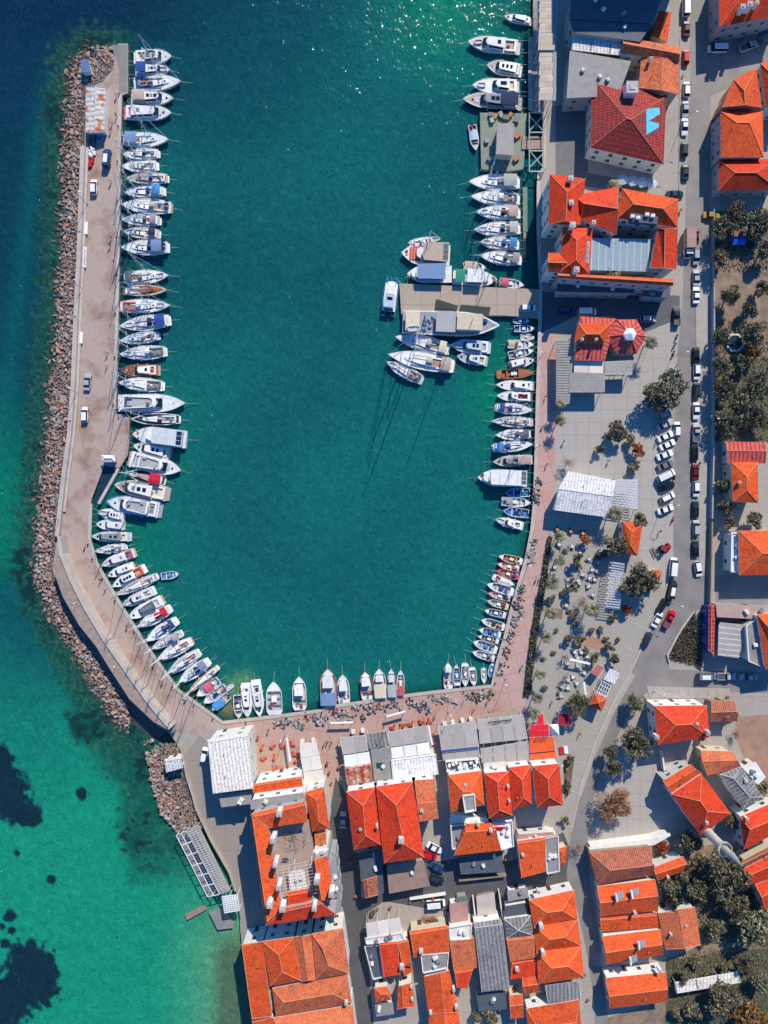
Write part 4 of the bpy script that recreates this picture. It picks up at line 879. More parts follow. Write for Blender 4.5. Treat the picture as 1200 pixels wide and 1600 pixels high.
BO = [
('M',(268,87),(211,88),22,'white flybridge motor yacht lying outermost at the tip of the stone mole',MOLE,dict(fly=1)),
('M',(265,108),(213,109),18,'white motor yacht with dark blue open cockpit beside the outermost yacht of the mole',MOLE,dict(top='b',cock='b')),
('S',(283,127),(209,130),25,'long white sailing yacht with blue cockpit, third from the mole tip',MOLE,dict(bim='',hood='g',seat='b',sail='n')),
('M',(271,153),(207,152),20,'white motor yacht with tan cockpit canopy near the corrugated white shed',MOLE,dict(top='t')),
('M',(268,176),(196,175),24,'large white motor cruiser with dark red stern deck and square roof hatches',MOLE,dict(cock='p',plat='p',cx=(-.34,.20))),
('S',(264,218),(193,218),23,'white sloop with slate blue stern tent just south of the wide gap near the tip',MOLE,dict(bim='bg',sail='bg',hood='')),
('S',(191,241),(247,239),18,'small white sloop with navy hood, bow to the mole, facing the dark blue car',MOLE,dict(hood='n',sail='w')),
('S',(190,260),(245,258),20,'white sailboat with bare deck and plain white boom, just north of the tan ketch',MOLE,dict(hood='w',sail='w')),
('S',(196,279),(261,278),18,'tan decked grey ketch with two masts near the white car',MOLE,dict(d='t',cab='s',h='gg',mizzen=1,hood='b',sail='t',spar='c')),
('S',(192,301),(256,298),20,'white sloop with bright blue cockpit covers and hull stripe',MOLE,dict(bim='lb',hood='b',sail='b',rail='ab',blen=.2)),
('S',(190,320),(267,324),24,'big white sloop with tan cockpit and three dark stern panels',MOLE,dict(hood='t',sol=1,teak=1,sail='w')),
('S',(190,343),(249,344),19,'white sloop with charcoal sprayhood and grey cockpit tent',MOLE,dict(hood='dg',bim='g',blen=.15,d='gl')),
('S',(192,362),(248,365),18,'small cream sloop with faded navy stern canopy',MOLE,dict(bim='n',blen=.18,d='c',hood='')),
('S',(189,387),(262,386),24,'big white sloop with wide blue bimini, last before the dark gap',MOLE,dict(bim='bg',hood='n',sol=1)),
('S',(264,430),(194,435),22,'white sloop moored stern to the mole with grey canvas aft, first south of the gap',MOLE,dict(bim='dg',blen=.16,hood='g')),
('S',(262,453),(193,454),17,'classic sloop with brown planked deck and long bowsprit',MOLE,dict(d='br',cab='bw',h='c',sprit=1,spar='br',teak=1,hood='',sail='t')),
('S',(267,477),(188,479),22,'long white sloop with red cushions in the cockpit',MOLE,dict(seat='p',teak=1,hood='w')),
('S',(187,510),(264,500),24,'white sloop with large navy blue bimini over the cockpit',MOLE,dict(bim='b',hood='n',blen=.2)),
('S',(187,533),(247,524),18,'small pale grey sloop with three dark hatches between two big white sloops',MOLE,dict(d='gl',hood='g')),
('S',(187,554),(258,549),22,'white sloop with dark stern seat next to the orange wooden boat',MOLE,dict(hood='w',seat='dg')),
('M',(189,579),(246,578),19,'orange varnished wooden motor boat with white cabin',MOLE,dict(h='br',d='br',cab='w',cock='o',cx=(-.30,.08),rail='bw')),
('S',(185,598),(254,603),22,'modern white sloop with striped dark cockpit north of the biggest motor yacht',MOLE,dict(hood='',seat='dg',teak=0)),
('M',(290,630),(185,630),29,'biggest white flybridge motor yacht with two long bow lines',MOLE,dict(fly=1,cx=(-.40,.14),fseat='dg')),
('S',(204,655),(279,655),19,'grey trimaran-like sailboat with dark netting foredeck beside the biggest motor yacht',MOLE,dict(d='k',cab='w',h='gg',hood='dg')),
('P',(207,678),(291,687),29,'wide white motor boat with grey roof and blue solar panels at the stern',MOLE,dict(roof='gg',sol=1,seat='bg',tx=(-.47,.10),seam=1)),
('M',(208,696),(264,708),20,'white motor boat with three square skylights south of the solar panel boat',MOLE,dict(cx=(-.34,.22))),
('M',(283,735),(204,717),28,'large white motor yacht with pointed brown bow rail and bow line',MOLE,dict(fly=1,cx=(-.30,.20),fseat='s')),
('S',(197,738),(256,751),22,'dark sailing boat with a bright red canopy at the stern',MOLE,dict(bim='r',blen=.28,d='k',h='gg',cab='t',hood='',sail='t')),
('M',(179,757),(260,772),25,'motor yacht with wide tan deck and white streamlined cabin',MOLE,dict(d='t',fly=0,cx=(-.22,.26),plat='t')),
('M',(166,783),(248,797),29,'large white yacht with blue windscreen and grey dinghy at its stern',MOLE,dict(fly=1,rail='ab',cx=(-.30,.20),fseat='s',plat='g')),
('M',(153,800),(193,807),17,'small white motor boat with two dark roof windows, near the mole bend',MOLE,dict(cx=(-.40,.10))),
('M',(150,819),(192,821),17,'small white motor boat with plain flat roof, near the mole bend',MOLE,dict(cx=(-.42,.12))),
('M',(143,838),(201,839),16,'narrow pale grey motor boat with long grey roof',MOLE,dict(h='gg',roof='g',cx=(-.30,.26),d='gl')),
('S',(148,862),(195,854),14,'small grey sloop at the bend of the mole',MOLE,dict(d='gg',cab='gg',hood='dg',mast=.9)),
('M',(158,884),(208,864),17,'white motor boat with grey cockpit and red seat just past the bend',MOLE,dict(seat='p',cock='g',cx=(-.26,.2))),
('M',(168,900),(207,884),15,'short white motor cruiser with round roof hatch',MOLE,dict(cx=(-.42,.14))),
('M',(175,917),(224,889),17,'white motor boat with orange brown cockpit box',MOLE,dict(seat='o',cock='t')),
('S',(181,930),(244,901),16,'slender grey classic sailboat with pointed ends beside the lone small boat',MOLE,dict(d='s',cab='w',sprit=1,h='gg',hood='',spar='c')),
('M',(191,946),(239,923),17,'rounded white motor boat with tan grey sun deck',MOLE,dict(cock='s',d='gg')),
('M',(200,966),(252,938),19,'white motor boat with dark grey roof panel',MOLE,dict(roof='dg',cx=(-.3,.12),cock='gg')),
('S',(215,980),(265,951),20,'white sloop with vivid red cockpit cover',MOLE,dict(bim='r',hood='r',blen=.16,mast=1.65,sail='w')),
('S',(228,1002),(275,970),20,'white sloop with blue cockpit cover beside the red covered sloop',MOLE,dict(hood='b',bim='b',blen=.12,mast=1.65)),
('S',(236,1014),(283,990),16,'slim taupe grey sloop with grey tent',MOLE,dict(hood='s',bim='s',blen=.2,d='gg',mast=1.65)),
('S',(246,1030),(299,1002),20,'white sloop with twin white cockpit benches',MOLE,dict(hood='w',teak=1,mast=1.65)),
('S',(262,1052),(310,1020),19,'white sloop with grey striped cockpit between two other sloops near mole root',MOLE,dict(hood='g',d='gg',mast=1.65)),
('S',(279,1066),(325,1034),20,'white sloop with slate blue tent nearest the long anchor pole',MOLE,dict(hood='n',bim='bg',blen=.2,mast=1.65)),
('S',(294,1082),(339,1044),13,'narrow cream sailboat with orange trim',MOLE,dict(d='c',hood='',rail='br',mast=1.6)),
('O',(307,1088),(341,1064),16,'white open motor boat with pink red cover, near the mole root',MOLE,dict(tarp='p',tx=(-.2,.1),d='w')),
('O',(318,1099),(352,1075),16,'white open motor boat with navy seats, near the mole root',MOLE,dict(box='n',d='w')),
('O',(331,1110),(357,1087),14,'sky blue open boat in the inner corner of the harbour',MOLE,dict(tarp='lb',tx=(-.15,.35),h='ab',d='lb',**{'in':'t'})),
('C',(365,1071),(352,1079),7,'tiny white dinghy behind the sky blue boat',None,dict(zf=.4)),
('O',(279,897),(251,901),12,'small pale blue open boat floating alone off the mole',None,dict(box='bg',**{'in':'lb'})),
('O',(373,1123),(370,1087),14,'grey open boat with dark inside, leftmost along the south quay',SOUTH,dict(h='gg',**{'in':'dg'},d='gg')),
('M',(387,1122),(383,1071),17,'white cabin boat with big dark roof hatch, bow to the south quay',SOUTH,dict(cx=(-.3,.2))),
('M',(406,1120),(399,1066),18,'white cabin boat with round roof hatch and pointed bow to the quay',SOUTH,dict(cock='gg',cx=(-.2,.25))),
('F',(427,1065),(429,1117),25,'bulky white fishing boat with pale deck half in its own shade',SOUTH,dict(d='w',rail='w',**{'in':'gl'},fd=.3,nonet=1,box='w')),
('F',(467,1057),(468,1110),22,'lone white fishing boat with white wheelhouse forward and blue crates aft',SOUTH,dict(house='w',hx=.12,hl=.3,rail='w',box='b')),
('F',(512,1044),(514,1102),27,'largest fishing boat of the quay with slate blue stern roof',SOUTH,dict(house='c',hx=.15,hl=.3,tarp='bg',tx=(-.48,-.14),tz=1.5,rail='br')),
('F',(535,1054),(538,1100),19,'white fishing boat with narrow wheelhouse, touching the largest one',SOUTH,dict(house='w',hx=.14,hl=.32,rail='w')),
('F',(570,1049),(575,1094),21,'fishing boat with brown net heap and cream wheelhouse',SOUTH,dict(house='c',hx=.16,hl=.26,rail='bw')),
('F',(592,1045),(595,1090),20,'white fishing boat with wide tan stern roof',SOUTH,dict(tarp='c',tx=(-.48,.0),tz=1.5,house='w',hx=.18,hl=.18,rail='w')),
('F',(611,1044),(613,1089),15,'narrow white fishing boat with grey cockpit canopy',SOUTH,dict(tarp='s',tx=(-.48,-.05),tz=1.3,house='w',hx=.16,hl=.2,rail='bg')),
('F',(626,1047),(626,1087),12,'slim white boat with pink stern canopy',SOUTH,dict(tarp='p',tx=(-.46,-.08),tz=1.3,rail='w',nonet=1)),
('F',(700,1035),(701,1077),15,'fishing boat with red crate and dark well, first of the right hand group',SOUTH,dict(house='w',hx=.26,hl=.18,rail='c',box='o')),
('F',(713,1038),(715,1072),11,'small fishing boat with light blue inside',SOUTH,dict(**{'in':'lb'},rail='gl',nonet=1)),
('F',(727,1073),(727,1037),12,'slim white open boat with rounded bow to the south quay',SOUTH,dict(rail='w',d='w')),
('F',(741,1072),(738,1044),11,'small white open boat with cluttered deck beside the slim white one',SOUTH,dict(rail='w')),
('F',(757,1069),(756,1045),9,'tiny grey rowing boat at the south quay',SOUTH,dict(zf=.5,nonet=1)),
('C',(771,1037),(766,1058),9,'tiny pale teal dinghy in the quay corner',SOUTH,dict(h='gl',zf=.45,**{'in':'lb'})),
('F',(779,869),(817,878),12,'brown and cream wooden fishing boat, northernmost of the small ones on the promenade',EAST,dict(h='bw',rail='c',**{'in':'br'})),
('F',(777,881),(812,889),12,'red hulled fishing boat with white seats',EAST,dict(h='r',rail='r',**{'in':'c'},nonet=1)),
('F',(775,892),(811,901),12,'dark red fishing boat with red deck',EAST,dict(h='p',rail='p',d='p',**{'in':'br'})),
('F',(804,914),(770,901),11,'plain white covered boat below the red ones',EAST,dict(tarp='w',tx=(-.42,.3),tz=.1,rail='w',d='w',nonet=1)),
('F',(761,913),(803,926),14,'white fishing boat with navy box amidships',EAST,dict(box='b',rail='w',d='w',nonet=1)),
('F',(762,927),(798,936),11,'cream fishing boat with red trim',EAST,dict(rail='p',d='c')),
('F',(761,939),(795,949),11,'cream fishing boat with brown thwarts',EAST,dict(rail='c',d='c')),
('F',(757,954),(791,962),11,'cream fishing boat with blue inside',EAST,dict(rail='c',**{'in':'ab'})),
('F',(752,969),(789,981),13,'white square sterned boat with dark box',EAST,dict(rail='w',box='k',d='w',nonet=1)),
('F',(748,984),(783,993),12,'white fishing boat with bright blue middle',EAST,dict(**{'in':'lb'},box='b',rail='c',nonet=1)),
('F',(746,994),(780,1003),10,'narrow grey fishing boat',EAST,dict(h='g',rail='g',**{'in':'dg'})),
('F',(739,1003),(777,1017),14,'broad white fishing boat with pale blue thwarts',EAST,dict(rail='w',**{'in':'gl'},box='ab',nonet=1)),
('F',(738,1019),(773,1030),12,'southernmost white fishing boat of the promenade with tan heap',EAST,dict(rail='w',**{'in':'gl'})),
('C',(828,500),(802,500),9,'grey inflatable dinghy beside the pier root',EAST,dict(h='g',zf=.42,**{'in':'bg'})),
('O',(836,513),(804,513),11,'small pale boat with teal cockpit near the pier root',EAST,dict(**{'in':'ab'},h='gl')),
('C',(836,526),(813,525),10,'grey round nosed dinghy below the teal cockpit boat',EAST,dict(h='g',**{'in':'s'},zf=.45)),
('O',(834,538),(794,537),14,'white boat with tan flat stern deck',EAST,dict(tarp='t',tx=(-.46,.0),tz=.1)),
('O',(834,547),(795,555),13,'grey white open boat with console',EAST,dict(**{'in':'g'})),
('M',(835,562),(798,570),14,'white cabin boat with plain square roof on the promenade',EAST,dict(cx=(-.46,.1))),
('F',(835,582),(776,585),15,'orange brown varnished wooden boat',EAST,dict(h='br',d='br',rail='bw',**{'in':'bw'},fd=.42,nonet=1)),
('M',(775,601),(832,603),16,'white motor boat with pointed bow and grey windscreen, south of the varnished boat',EAST,dict(cx=(-.34,.06))),
('M',(776,618),(829,620),16,'white motor boat with dark cockpit and red brown stern platform',EAST,dict(plat='br',cock='k',cx=(-.1,.12))),
('S',(833,641),(776,637),18,'white sloop with royal blue cockpit cover, bow to promenade',EAST,dict(bim='b',blen=.14,hood='b',mast=1.1)),
('S',(767,658),(832,660),17,'grey gaff sailboat with tan deck',EAST,dict(d='s',h='gg',cab='s',hood='t',mast=1.0)),
('S',(774,680),(828,678),18,'white sloop with charcoal stern canopy, bow to the open water',EAST,dict(bim='dg',blen=.16,hood='dg')),
('S',(833,694),(771,700),18,'white sloop with sky blue cockpit covers north of tan cabin boat',EAST,dict(bim='ab',hood='b',blen=.18)),
('M',(770,722),(830,718),17,'motor boat with long tan canopy aft and grey roof',EAST,dict(top='t',roof='g',d='s',cx=(-.16,.2))),
('P',(746,746),(823,748),27,'large white excursion boat with flat white roof and grey stern panels',EAST,dict(roof='w',sol=2,tx=(-.47,.26),seam=3)),
('O',(790,770),(828,769),15,'bright blue open boat just below the excursion boat',EAST,dict(h='ab',d='b',**{'in':'lb'},box='k')),
('O',(830,786),(784,783),15,'white oval boat with grey stern deck between two blue boats',EAST,dict(tarp='g',tx=(-.48,-.12),tz=.1)),
('O',(787,798),(826,803),15,'bright blue open boat with dark motor cover, second blue one',EAST,dict(h='ab',d='b',**{'in':'lb'},box='n')),
('M',(774,812),(816,822),15,'white motor boat below the two blue boats',EAST,dict(cx=(-.2,.1))),
('S',(732,284),(811,285),25,'big sloop with lilac grey deck tent beside the barge platform',NORTH,dict(bim='s',blen=.26,hood='g',sail='bg')),
('S',(735,307),(811,311),23,'white sloop with open cockpit, second from the barge platform',NORTH,dict(hood='w',seat='dg')),
('S',(743,331),(812,333),22,'white sloop with tan cockpit tent on the floating dock',NORTH,dict(bim='t',hood='k',blen=.2)),
('S',(740,359),(812,357),23,'white sloop with taupe tent and dark hood on the floating dock',NORTH,dict(bim='s',hood='n',blen=.18)),
('S',(749,378),(810,382),21,'white sloop with sky blue cockpit cover on the floating dock',NORTH,dict(bim='ab',hood='b',blen=.18)),
('S',(749,399),(814,406),21,'white sloop with bowsprit and dark grey cockpit, southernmost on the floating dock',NORTH,dict(hood='dg',bim='g',blen=.16,sprit=1)),
('O',(760,418),(724,416),15,'small tan boat with striped canopy behind the green awning boat',PIER,dict(tarp='t',tx=(-.45,.1),tz=1.2,h='c')),
('P',(777,437),(708,433),24,'white work boat with green awning at the stern, north side of the pier',PIER,dict(roof='w',tx=(-.2,.18),seam=2,aw='gr')),
('O',(819,445),(781,440),14,'small white boat with pink canopy at the pier root',PIER,dict(tarp='p',tx=(-.45,-.15),tz=.8)),
('M',(788,24),(829,32),12,'small white motor boat alone at the top of the boatyard quay',NORTH,dict(cx=(-.3,.15))),
('M',(731,65),(809,73),24,'cream and white motor yacht with brown stern deck, north of three others at the boatyard',NORTH,dict(cx=(-.22,.18),roof='w',d='c')),
('M',(761,101),(813,109),22,'short white motor yacht with white deckhouse, second at the boatyard',NORTH,dict(d='s',cx=(-.36,.2))),
('M',(738,133),(808,134),23,'white motor yacht with grey sunroof and pointed bow at the boatyard',NORTH,dict(cx=(-.30,.02),roof='w')),
('M',(723,155),(811,160),25,'dark gunmetal motor yacht with grey roof at the boatyard',NORTH,dict(h='k',d='t',cab='g',roof='g',cx=(-.2,.16),fly=0,top='n')),
('O',(744,234),(738,194),14,'small silver cabin boat tied to the side of the barge platform',None,dict(**{'in':'g'},d='gl',h='gg',tarp='gl',tx=(-.3,.1),tz=.3)),
('S',(689,373),(641,380),13,'small white sailboat hidden behind the red seat excursion boat',PIER,dict(hood='w',mast=.8)),
('P',(627,395),(703,399),34,'excursion boat with orange red seating well and tan roof',PIER,dict(roof='t',tx=(-.46,.06),sol=2,open=(.09,.32),seam=1,d='w')),
('P',(636,428),(706,428),28,'excursion boat with slate blue grey roof alongside the pier',PIER,dict(roof='bg',tx=(-.34,.28),seam=0,sol=0)),
('K',(614,431),(606,492),24,'white and pale blue catamaran across the end of the pier',PIER,dict(rail='ab',d='w')),
('T',(780,510),(629,504),38,'large steel grey trawler with net gantry along the pier',PIER,dict(h='gg',d='g',cab='c')),
('S',(617,526),(701,546),24,'white sailing yacht just south of the trawler',PIER,dict(hood='g',bim='c',blen=.12)),
('M',(704,539),(764,543),21,'blue grey motor boat with dark windows, south of the trawler',PIER,dict(h='bg',d='gl',cab='gl',cx=(-.3,.14))),
('M',(714,556),(760,564),18,'small navy trimmed motor boat with round white roof, south of the trawler',PIER,dict(h='n',d='gl',cx=(-.24,.14))),
('S',(606,554),(709,573),28,'biggest white motor sailer with tan stern deck off the pier',PIER,dict(teak=1,hood='s',bim='t',blen=.14,mast=1.7,mizzen=1)),
('S',(603,565),(659,594),20,'grey white sloop outermost in the raft off the pier',PIER,dict(hood='',d='gg',seat='dg',mast=1.9)),
]
for i, (typ, bw, st, bpx, label, grp, o) in enumerate(BO): boat(i, typ, bw, st, bpx, label, grp, o)
# ------------------------------------------------------------------ buildings
WIN_FRAME = MB().box(-.55, .55, -.04, .05, -.7, .7)
_wf = bpy.data.meshes.new('window'); 
def _mesh(mb, name, mat):
    me = bpy.data.meshes.new(name); me.from_pydata([tuple(p) for p in mb.v], [], mb.f); me.materials.append(mat); me.update(); return me
_fr = MB()
for a in ((-.55, .55, -.05, .06, .62, .7), (-.55, .55, -.05, .06, -.7, -.62), (-.55, -.47, -.05, .06, -.62, .62), (.47, .55, -.05, .06, -.62, .62), (-.03, .03, -.05, .05, -.62, .62), (-.62, .62, -.05, .12, -.78, -.702)): _fr.box(*a)
WIN_M = _mesh(_fr, 'window', plain('window_wood', (196, 192, 184), var=0.1))
PANE_M = _mesh(MB().box(-.47, .47, -.05, .02, -.62, .62), 'pane', GLASS)
DOOR_M = _mesh(MB().box(-.5, .5, -.05, .06, 0, 2.1).box(-.6, .6, -.05, .04, 2.1, 2.2), 'door', plain('brown_door', (96, 66, 48), var=.2))
HAND_M = _mesh(MB().box(.34, .42, .06, .12, .95, 1.1), 'door_handle', METAL)
def wall_holes(root, a, b, eh, door=False, floors=None, step=3.2):
    """windows and a door on the wall from a to b (world xy, outside on the right hand of a->b)"""
    d = Vector((b[0] - a[0], b[1] - a[1])); L = d.length
    if L < 2.6: return
    d.normalize(); ang = math.atan2(d.y, d.x) + math.pi; n = max(1, int((L - .8) / step)); fl = floors or max(1, int(eh / 2.9)); org = root.location
    for k in range(n):
        p = Vector(a[:2]) + d * (L * (k + .5) / n)
        for f in range(fl):
            z = 1.6 + f * (eh - .6) / fl
            if z + .8 > eh: continue
            if door and f == 0 and k == n // 2:
                o = link('door', DOOR_M, root, (p.x - org.x, p.y - org.y, 0.02), ang); link('door_handle', HAND_M, o); continue
            o = link('window', WIN_M, root, (p.x - org.x, p.y - org.y, z), ang); link('pane', PANE_M, o)
def inset(poly, d):
    cx = sum(p[0] for p in poly) / len(poly); cy = sum(p[1] for p in poly) / len(poly); out = []
    for p in poly:
        v = Vector((p[0] - cx, p[1] - cy)); l = v.length; v *= max(.2, (l - d * 1.35) / l); out.append((cx + v.x, cy + v.y))
    return out
RIDGE = plain('ridge_mortar', (226, 140, 100), var=0.2); RIDGE_G = plain('ridge_flashing', (196, 194, 190), var=0.1)
def slope_faces(mb, faces, org=None):
    """roof planes with UVs: u along the eave, v down the slope, and a thickness below"""
    for f in faces:
        f = [Vector(p) for p in f]; n = Vector((0, 0, 0))
        for i in range(len(f)): n += (f[i] - f[0]).cross(f[(i + 1) % len(f)] - f[0])
        if n.z < 0: f = f[::-1]; n = -n
        n.normalize(); u = Vector((0, 0, 1)).cross(n); u = u.normalized() if u.length > 1e-4 else Vector((1, 0, 0)); v = n.cross(u)
        mb.add(f, [tuple(range(len(f)))], 0, [[(p.dot(u), p.dot(v)) for p in f]])
def house(label, eave, eh, ridge=None, rh=1.8, roof=T_ORANGE, wall=W_WHITE, chim=(), cat='house', name='house', ov=.35, door=2, parapet=None, capmat=RIDGE, flatroof=False, floors=None, nowin=False, dorm=(), base=0.0, gable=False):
    """walls + pitched roof. eave: four photo pixels (clockwise from top left) at eave height; ridge: one or two pixels at ridge height"""
    E = [P(*p, eh) for p in eave]; c = sum((P(*p, 0) for p in eave), Vector()) / len(eave); org = Vector((c.x, c.y, base))
    org = Vector((sum(p.x for p in E) / len(E), sum(p.y for p in E) / len(E), base))
    t = thing(name, label, cat, org)
    W = ccw(inset([(p.x, p.y) for p in E], ov)); E2 = [(p.x, p.y) for p in E]
    MB().prism(W, base - (.0 if base else 0.3), eh - (0.02 if not flatroof else 0.0)).build('wall', wall, t, org)
    mb = MB(); caps = []
    if flatroof:
        mb.prism(E2, eh + .002, eh + .16); r_ = mb.build('roof', roof, t, org)
        if parapet: 
            pm = MB(); q = ccw(E2) + [ccw(E2)[0]]; pm.strip(inset(ccw(E2), .22) + [inset(ccw(E2), .22)[0]], .3, eh + .161, eh + .161 + parapet); pm.build('parapet', wall, t, org)
    else:
        rz = eh + rh; Rg = [P(*p, rz) for p in ridge]; r0, r1 = (Rg[0], Rg[-1])
        E3 = [Vector((p.x, p.y, eh)) for p in E]
        horiz = abs(ridge[0][0] - ridge[-1][0]) >= abs(ridge[0][1] - ridge[-1][1]) if len(ridge) > 1 else True
        if len(ridge) > 1:
            # take the axis along which the ridge really runs relative to the eaves
            ax = (E3[1] - E3[0]).normalized(); rd = (r1 - r0); horiz = abs(rd.dot(ax)) >= abs(rd.dot((E3[3] - E3[0]).normalized()))
        c0, c1, c2, c3 = E3
        if horiz: faces = [[c0, c1, r1, r0], [c1, c2, r1], [c2, c3, r0, r1], [c3, c0, r0]]; caps = [(c0, r0), (c3, r0), (c1, r1), (c2, r1)]
        else: faces = [[c0, c1, r0], [c1, c2, r1, r0], [c2, c3, r1], [c3, c0, r0, r1]]; caps = [(c0, r0), (c1, r0), (c2, r1), (c3, r1)]
        if len(ridge) == 1: faces = [[c0, c1, r0], [c1, c2, r0], [c2, c3, r0], [c3, c0, r0]]
        slope_faces(mb, faces)
        low = [p - Vector((0, 0, .14)) for p in E3]; q = ccw([(p.x, p.y) for p in E3]); q = [Vector((x, y, eh)) for x, y in q]; n = len(q)
        sk = MB(); sk.add([p - Vector((0, 0, .16)) for p in q] + q, [(i, (i + 1) % n, n + (i + 1) % n, n + i) for i in range(n)]); sk.add([p - Vector((0, 0, .16)) for p in q], [tuple(reversed(range(n)))])
        r_ = mb.build('roof', roof, t, org); sk.build('fascia', wall, t, org)
        cm = MB(); capmat = RIDGE_G if roof in (T_WHITE, T_CREAM, T_GREY, A_WHITE) or roof.name.startswith('rust_st') else capmat
        if len(ridge) > 1: cm.tube(r0 + Vector((0, 0, .02)), r1 + Vector((0, 0, .02)), .1, n=5)
        for a, b_ in caps: cm.tube(a + Vector((0, 0, .02)), b_ + Vector((0, 0, .02)), .085, n=5)
        cm.build('ridge_cap', capmat, r_, None)
        r_.children[0].location = -org
    if flatroof and not nowin and len(E) == 4 and roof is not GLASS2:
        r_2 = random.Random(label); nl = 'box on the ' + label
        for k in range(r_2.randint(1, 3)):
            u, v = r_2.uniform(.2, .8), r_2.uniform(.2, .8); a_ = E[0].lerp(E[1], u).lerp(E[3].lerp(E[2], u), v); q = r_2.uniform(.35, .7)
            o = MB().box(-q, q, -.4, .4, 0, .75).box(-q * .5, q * .5, -.25, .25, .751, .82).build('air_conditioner', r_2.choice((ALU, METAL, W_WHITE)), None, loc=(a_.x, a_.y, eh + .162), rotz=r_2.uniform(0, 3))
            tag(o, ' '.join(('air conditioning ' + nl).split()[:16]), 'air conditioner', 'air conditioners, ' + label)
    if not flatroof and not nowin and eh < 12:
        r_2 = random.Random(label)
        for k in range(r_2.randint(0, 2)):
            u, v = r_2.uniform(.25, .75), r_2.choice((.3, .7)); a_ = E[0].lerp(E[1], u).lerp(E[3].lerp(E[2], u), v); zt = eh + rh * .5 + r_2.uniform(.3, .7)
            MB().tube((a_.x, a_.y, eh), (a_.x, a_.y, zt), .1, n=6).lathe([(.16, 0), (.16, .08), (.02, .16)], 8, (a_.x, a_.y, zt)).build('vent_pipe', r_2.choice((METAL, RIDGE, T_OLD)), t, org)
    for ch in chim:
        px, py = ch[0], ch[1]; zt = eh + (rh if not flatroof else 0) * .75 + (ch[2] if len(ch) > 2 else 1.2); w = ch[3] if len(ch) > 3 else .4
        p = P(px, py, zt); MB().box(p.x - w, p.x + w, p.y - w, p.y + w, eh - .1, zt).build('chimney', W_WHITE, t, org)
        k = t.children[-1]; MB().box(p.x - w - .1, p.x + w + .1, p.y - w - .1, p.y + w + .1, zt + .002, zt + .12).box(p.x - w * .5, p.x + w * .5, p.y - w * .5, p.y + w * .5, zt + .12, zt + .3).build('chimney_cap', plain('sooty_cap', (196, 190, 182), var=.3), k, org)
    if not nowin:
        Wc = W
        for i in range(len(Wc)):
            a, b_ = Wc[i], Wc[(i + 1) % len(Wc)]; wall_holes(t, a, b_, eh - .1, door=(i == door % len(Wc)), floors=floors)
    return t
def quadp(q, u, v):
    """point of a photo quad (TL, TR, BR, BL) at fractions u (left-right), v (top-bottom)"""
    a = (q[0][0] + (q[1][0] - q[0][0]) * u, q[0][1] + (q[1][1] - q[0][1]) * u); b_ = (q[3][0] + (q[2][0] - q[3][0]) * u, q[3][1] + (q[2][1] - q[3][1]) * u)
    return (a[0] + (b_[0] - a[0]) * v, a[1] + (b_[1] - a[1]) * v)
def awning(label, q, h, mat, n=1, drop=0.0, cat='awning', name='awning', m=1, frame=ALU, group=None, ribbed=False, edge=True, posts=True):
    """framed sheet roof on posts; n panels across, m along; drop = fall towards the top edge of the quad"""
    zz = lambda v: h - drop * (1 - v)
    cc = P(*quadp(q, .5, .5), h); org = Vector((cc.x, cc.y, 0)); t = thing(name, label, cat, org, 0, group)
    for i in range(n):
        for j in range(m):
            g = .012 if n > 1 else 0; u0, u1 = i / n + g, (i + 1) / n - g; v0, v1 = j / m + (.012 if m > 1 else 0), (j + 1) / m - (.012 if m > 1 else 0)
            pts = [P(*quadp(q, u, v), zz(v)) for u, v in ((u0, v0), (u1, v0), (u1, v1), (u0, v1))]
            mb = MB(); slope_faces(mb, [pts]); lo = [p - Vector((0, 0, .06)) for p in pts]
            mb.add(lo + pts, [(0, 1, 2, 3)] + [((k + 1) % 4, k, 4 + k, 4 + (k + 1) % 4) for k in range(4)])
            mb.build('panel', mat, t, org)
    mb = MB(); cs = [P(*quadp(q, u, v), zz(v) - .1) for u, v in ((0, 0), (1, 0), (1, 1), (0, 1))]
    for k in range(4): mb.tube(cs[k], cs[(k + 1) % 4], .07, n=5)
    for i in range(1, n): mb.tube(P(*quadp(q, i / n, 0), zz(0) - .1), P(*quadp(q, i / n, 1), zz(1) - .1), .05, n=5)
    mb.build('frame', frame, t, org)
    if posts:
        for i in range(n + 1):
            for v in (0.02, .98):
                p = P(*quadp(q, min(max(i / n, .015), .985), v), zz(v) - .1); MB().tube((p.x, p.y, 0), p, .06, n=6).build('post', frame, t, org)
    return t
def lattice(label, q, h, n, m, cat='pergola', name='pergola', mat=None, w=.16, group=None, deep=.14):
    mat = mat or ALU; cc = P(*quadp(q, .5, .5), h); org = Vector((cc.x, cc.y, 0)); t = thing(name, label, cat, org, 0, group); mb = MB()
    for i in range(n + 1): mb.strip([P(*quadp(q, i / n, 0), h)[:2], P(*quadp(q, i / n, 1), h)[:2]], w, h - deep, h)
    mb.build('beams', mat, t, org); mb = MB()
    for j in range(m + 1):
        if m < 10 and j: mb.build('slat', mat, t, org); mb = MB()
        mb.strip([P(*quadp(q, 0, j / m), h)[:2], P(*quadp(q, 1, j / m), h)[:2]], w, h + .002, h + deep * .8)
    mb.build('slats' if m >= 10 else 'slat', mat, t, org)
    for u in (.01, .5, .99):
        for v in (.01, .99):
            p = P(*quadp(q, u, v), h - .1); MB().tube((p.x, p.y, 0), p, .09, n=6).build('post', mat, t, org)
    return t
def wall(label, pts, w, h, mat, cat='wall', name='garden_wall', z0=-.1):
    c = P(*pts[0]); mb = MB().strip([P(*p, h if h > 2.5 else 0)[:2] for p in pts], w, z0, h); return tag(mb.build(name, mat, None, (c.x, c.y, 0), loc=(c.x, c.y, 0)), label, cat)
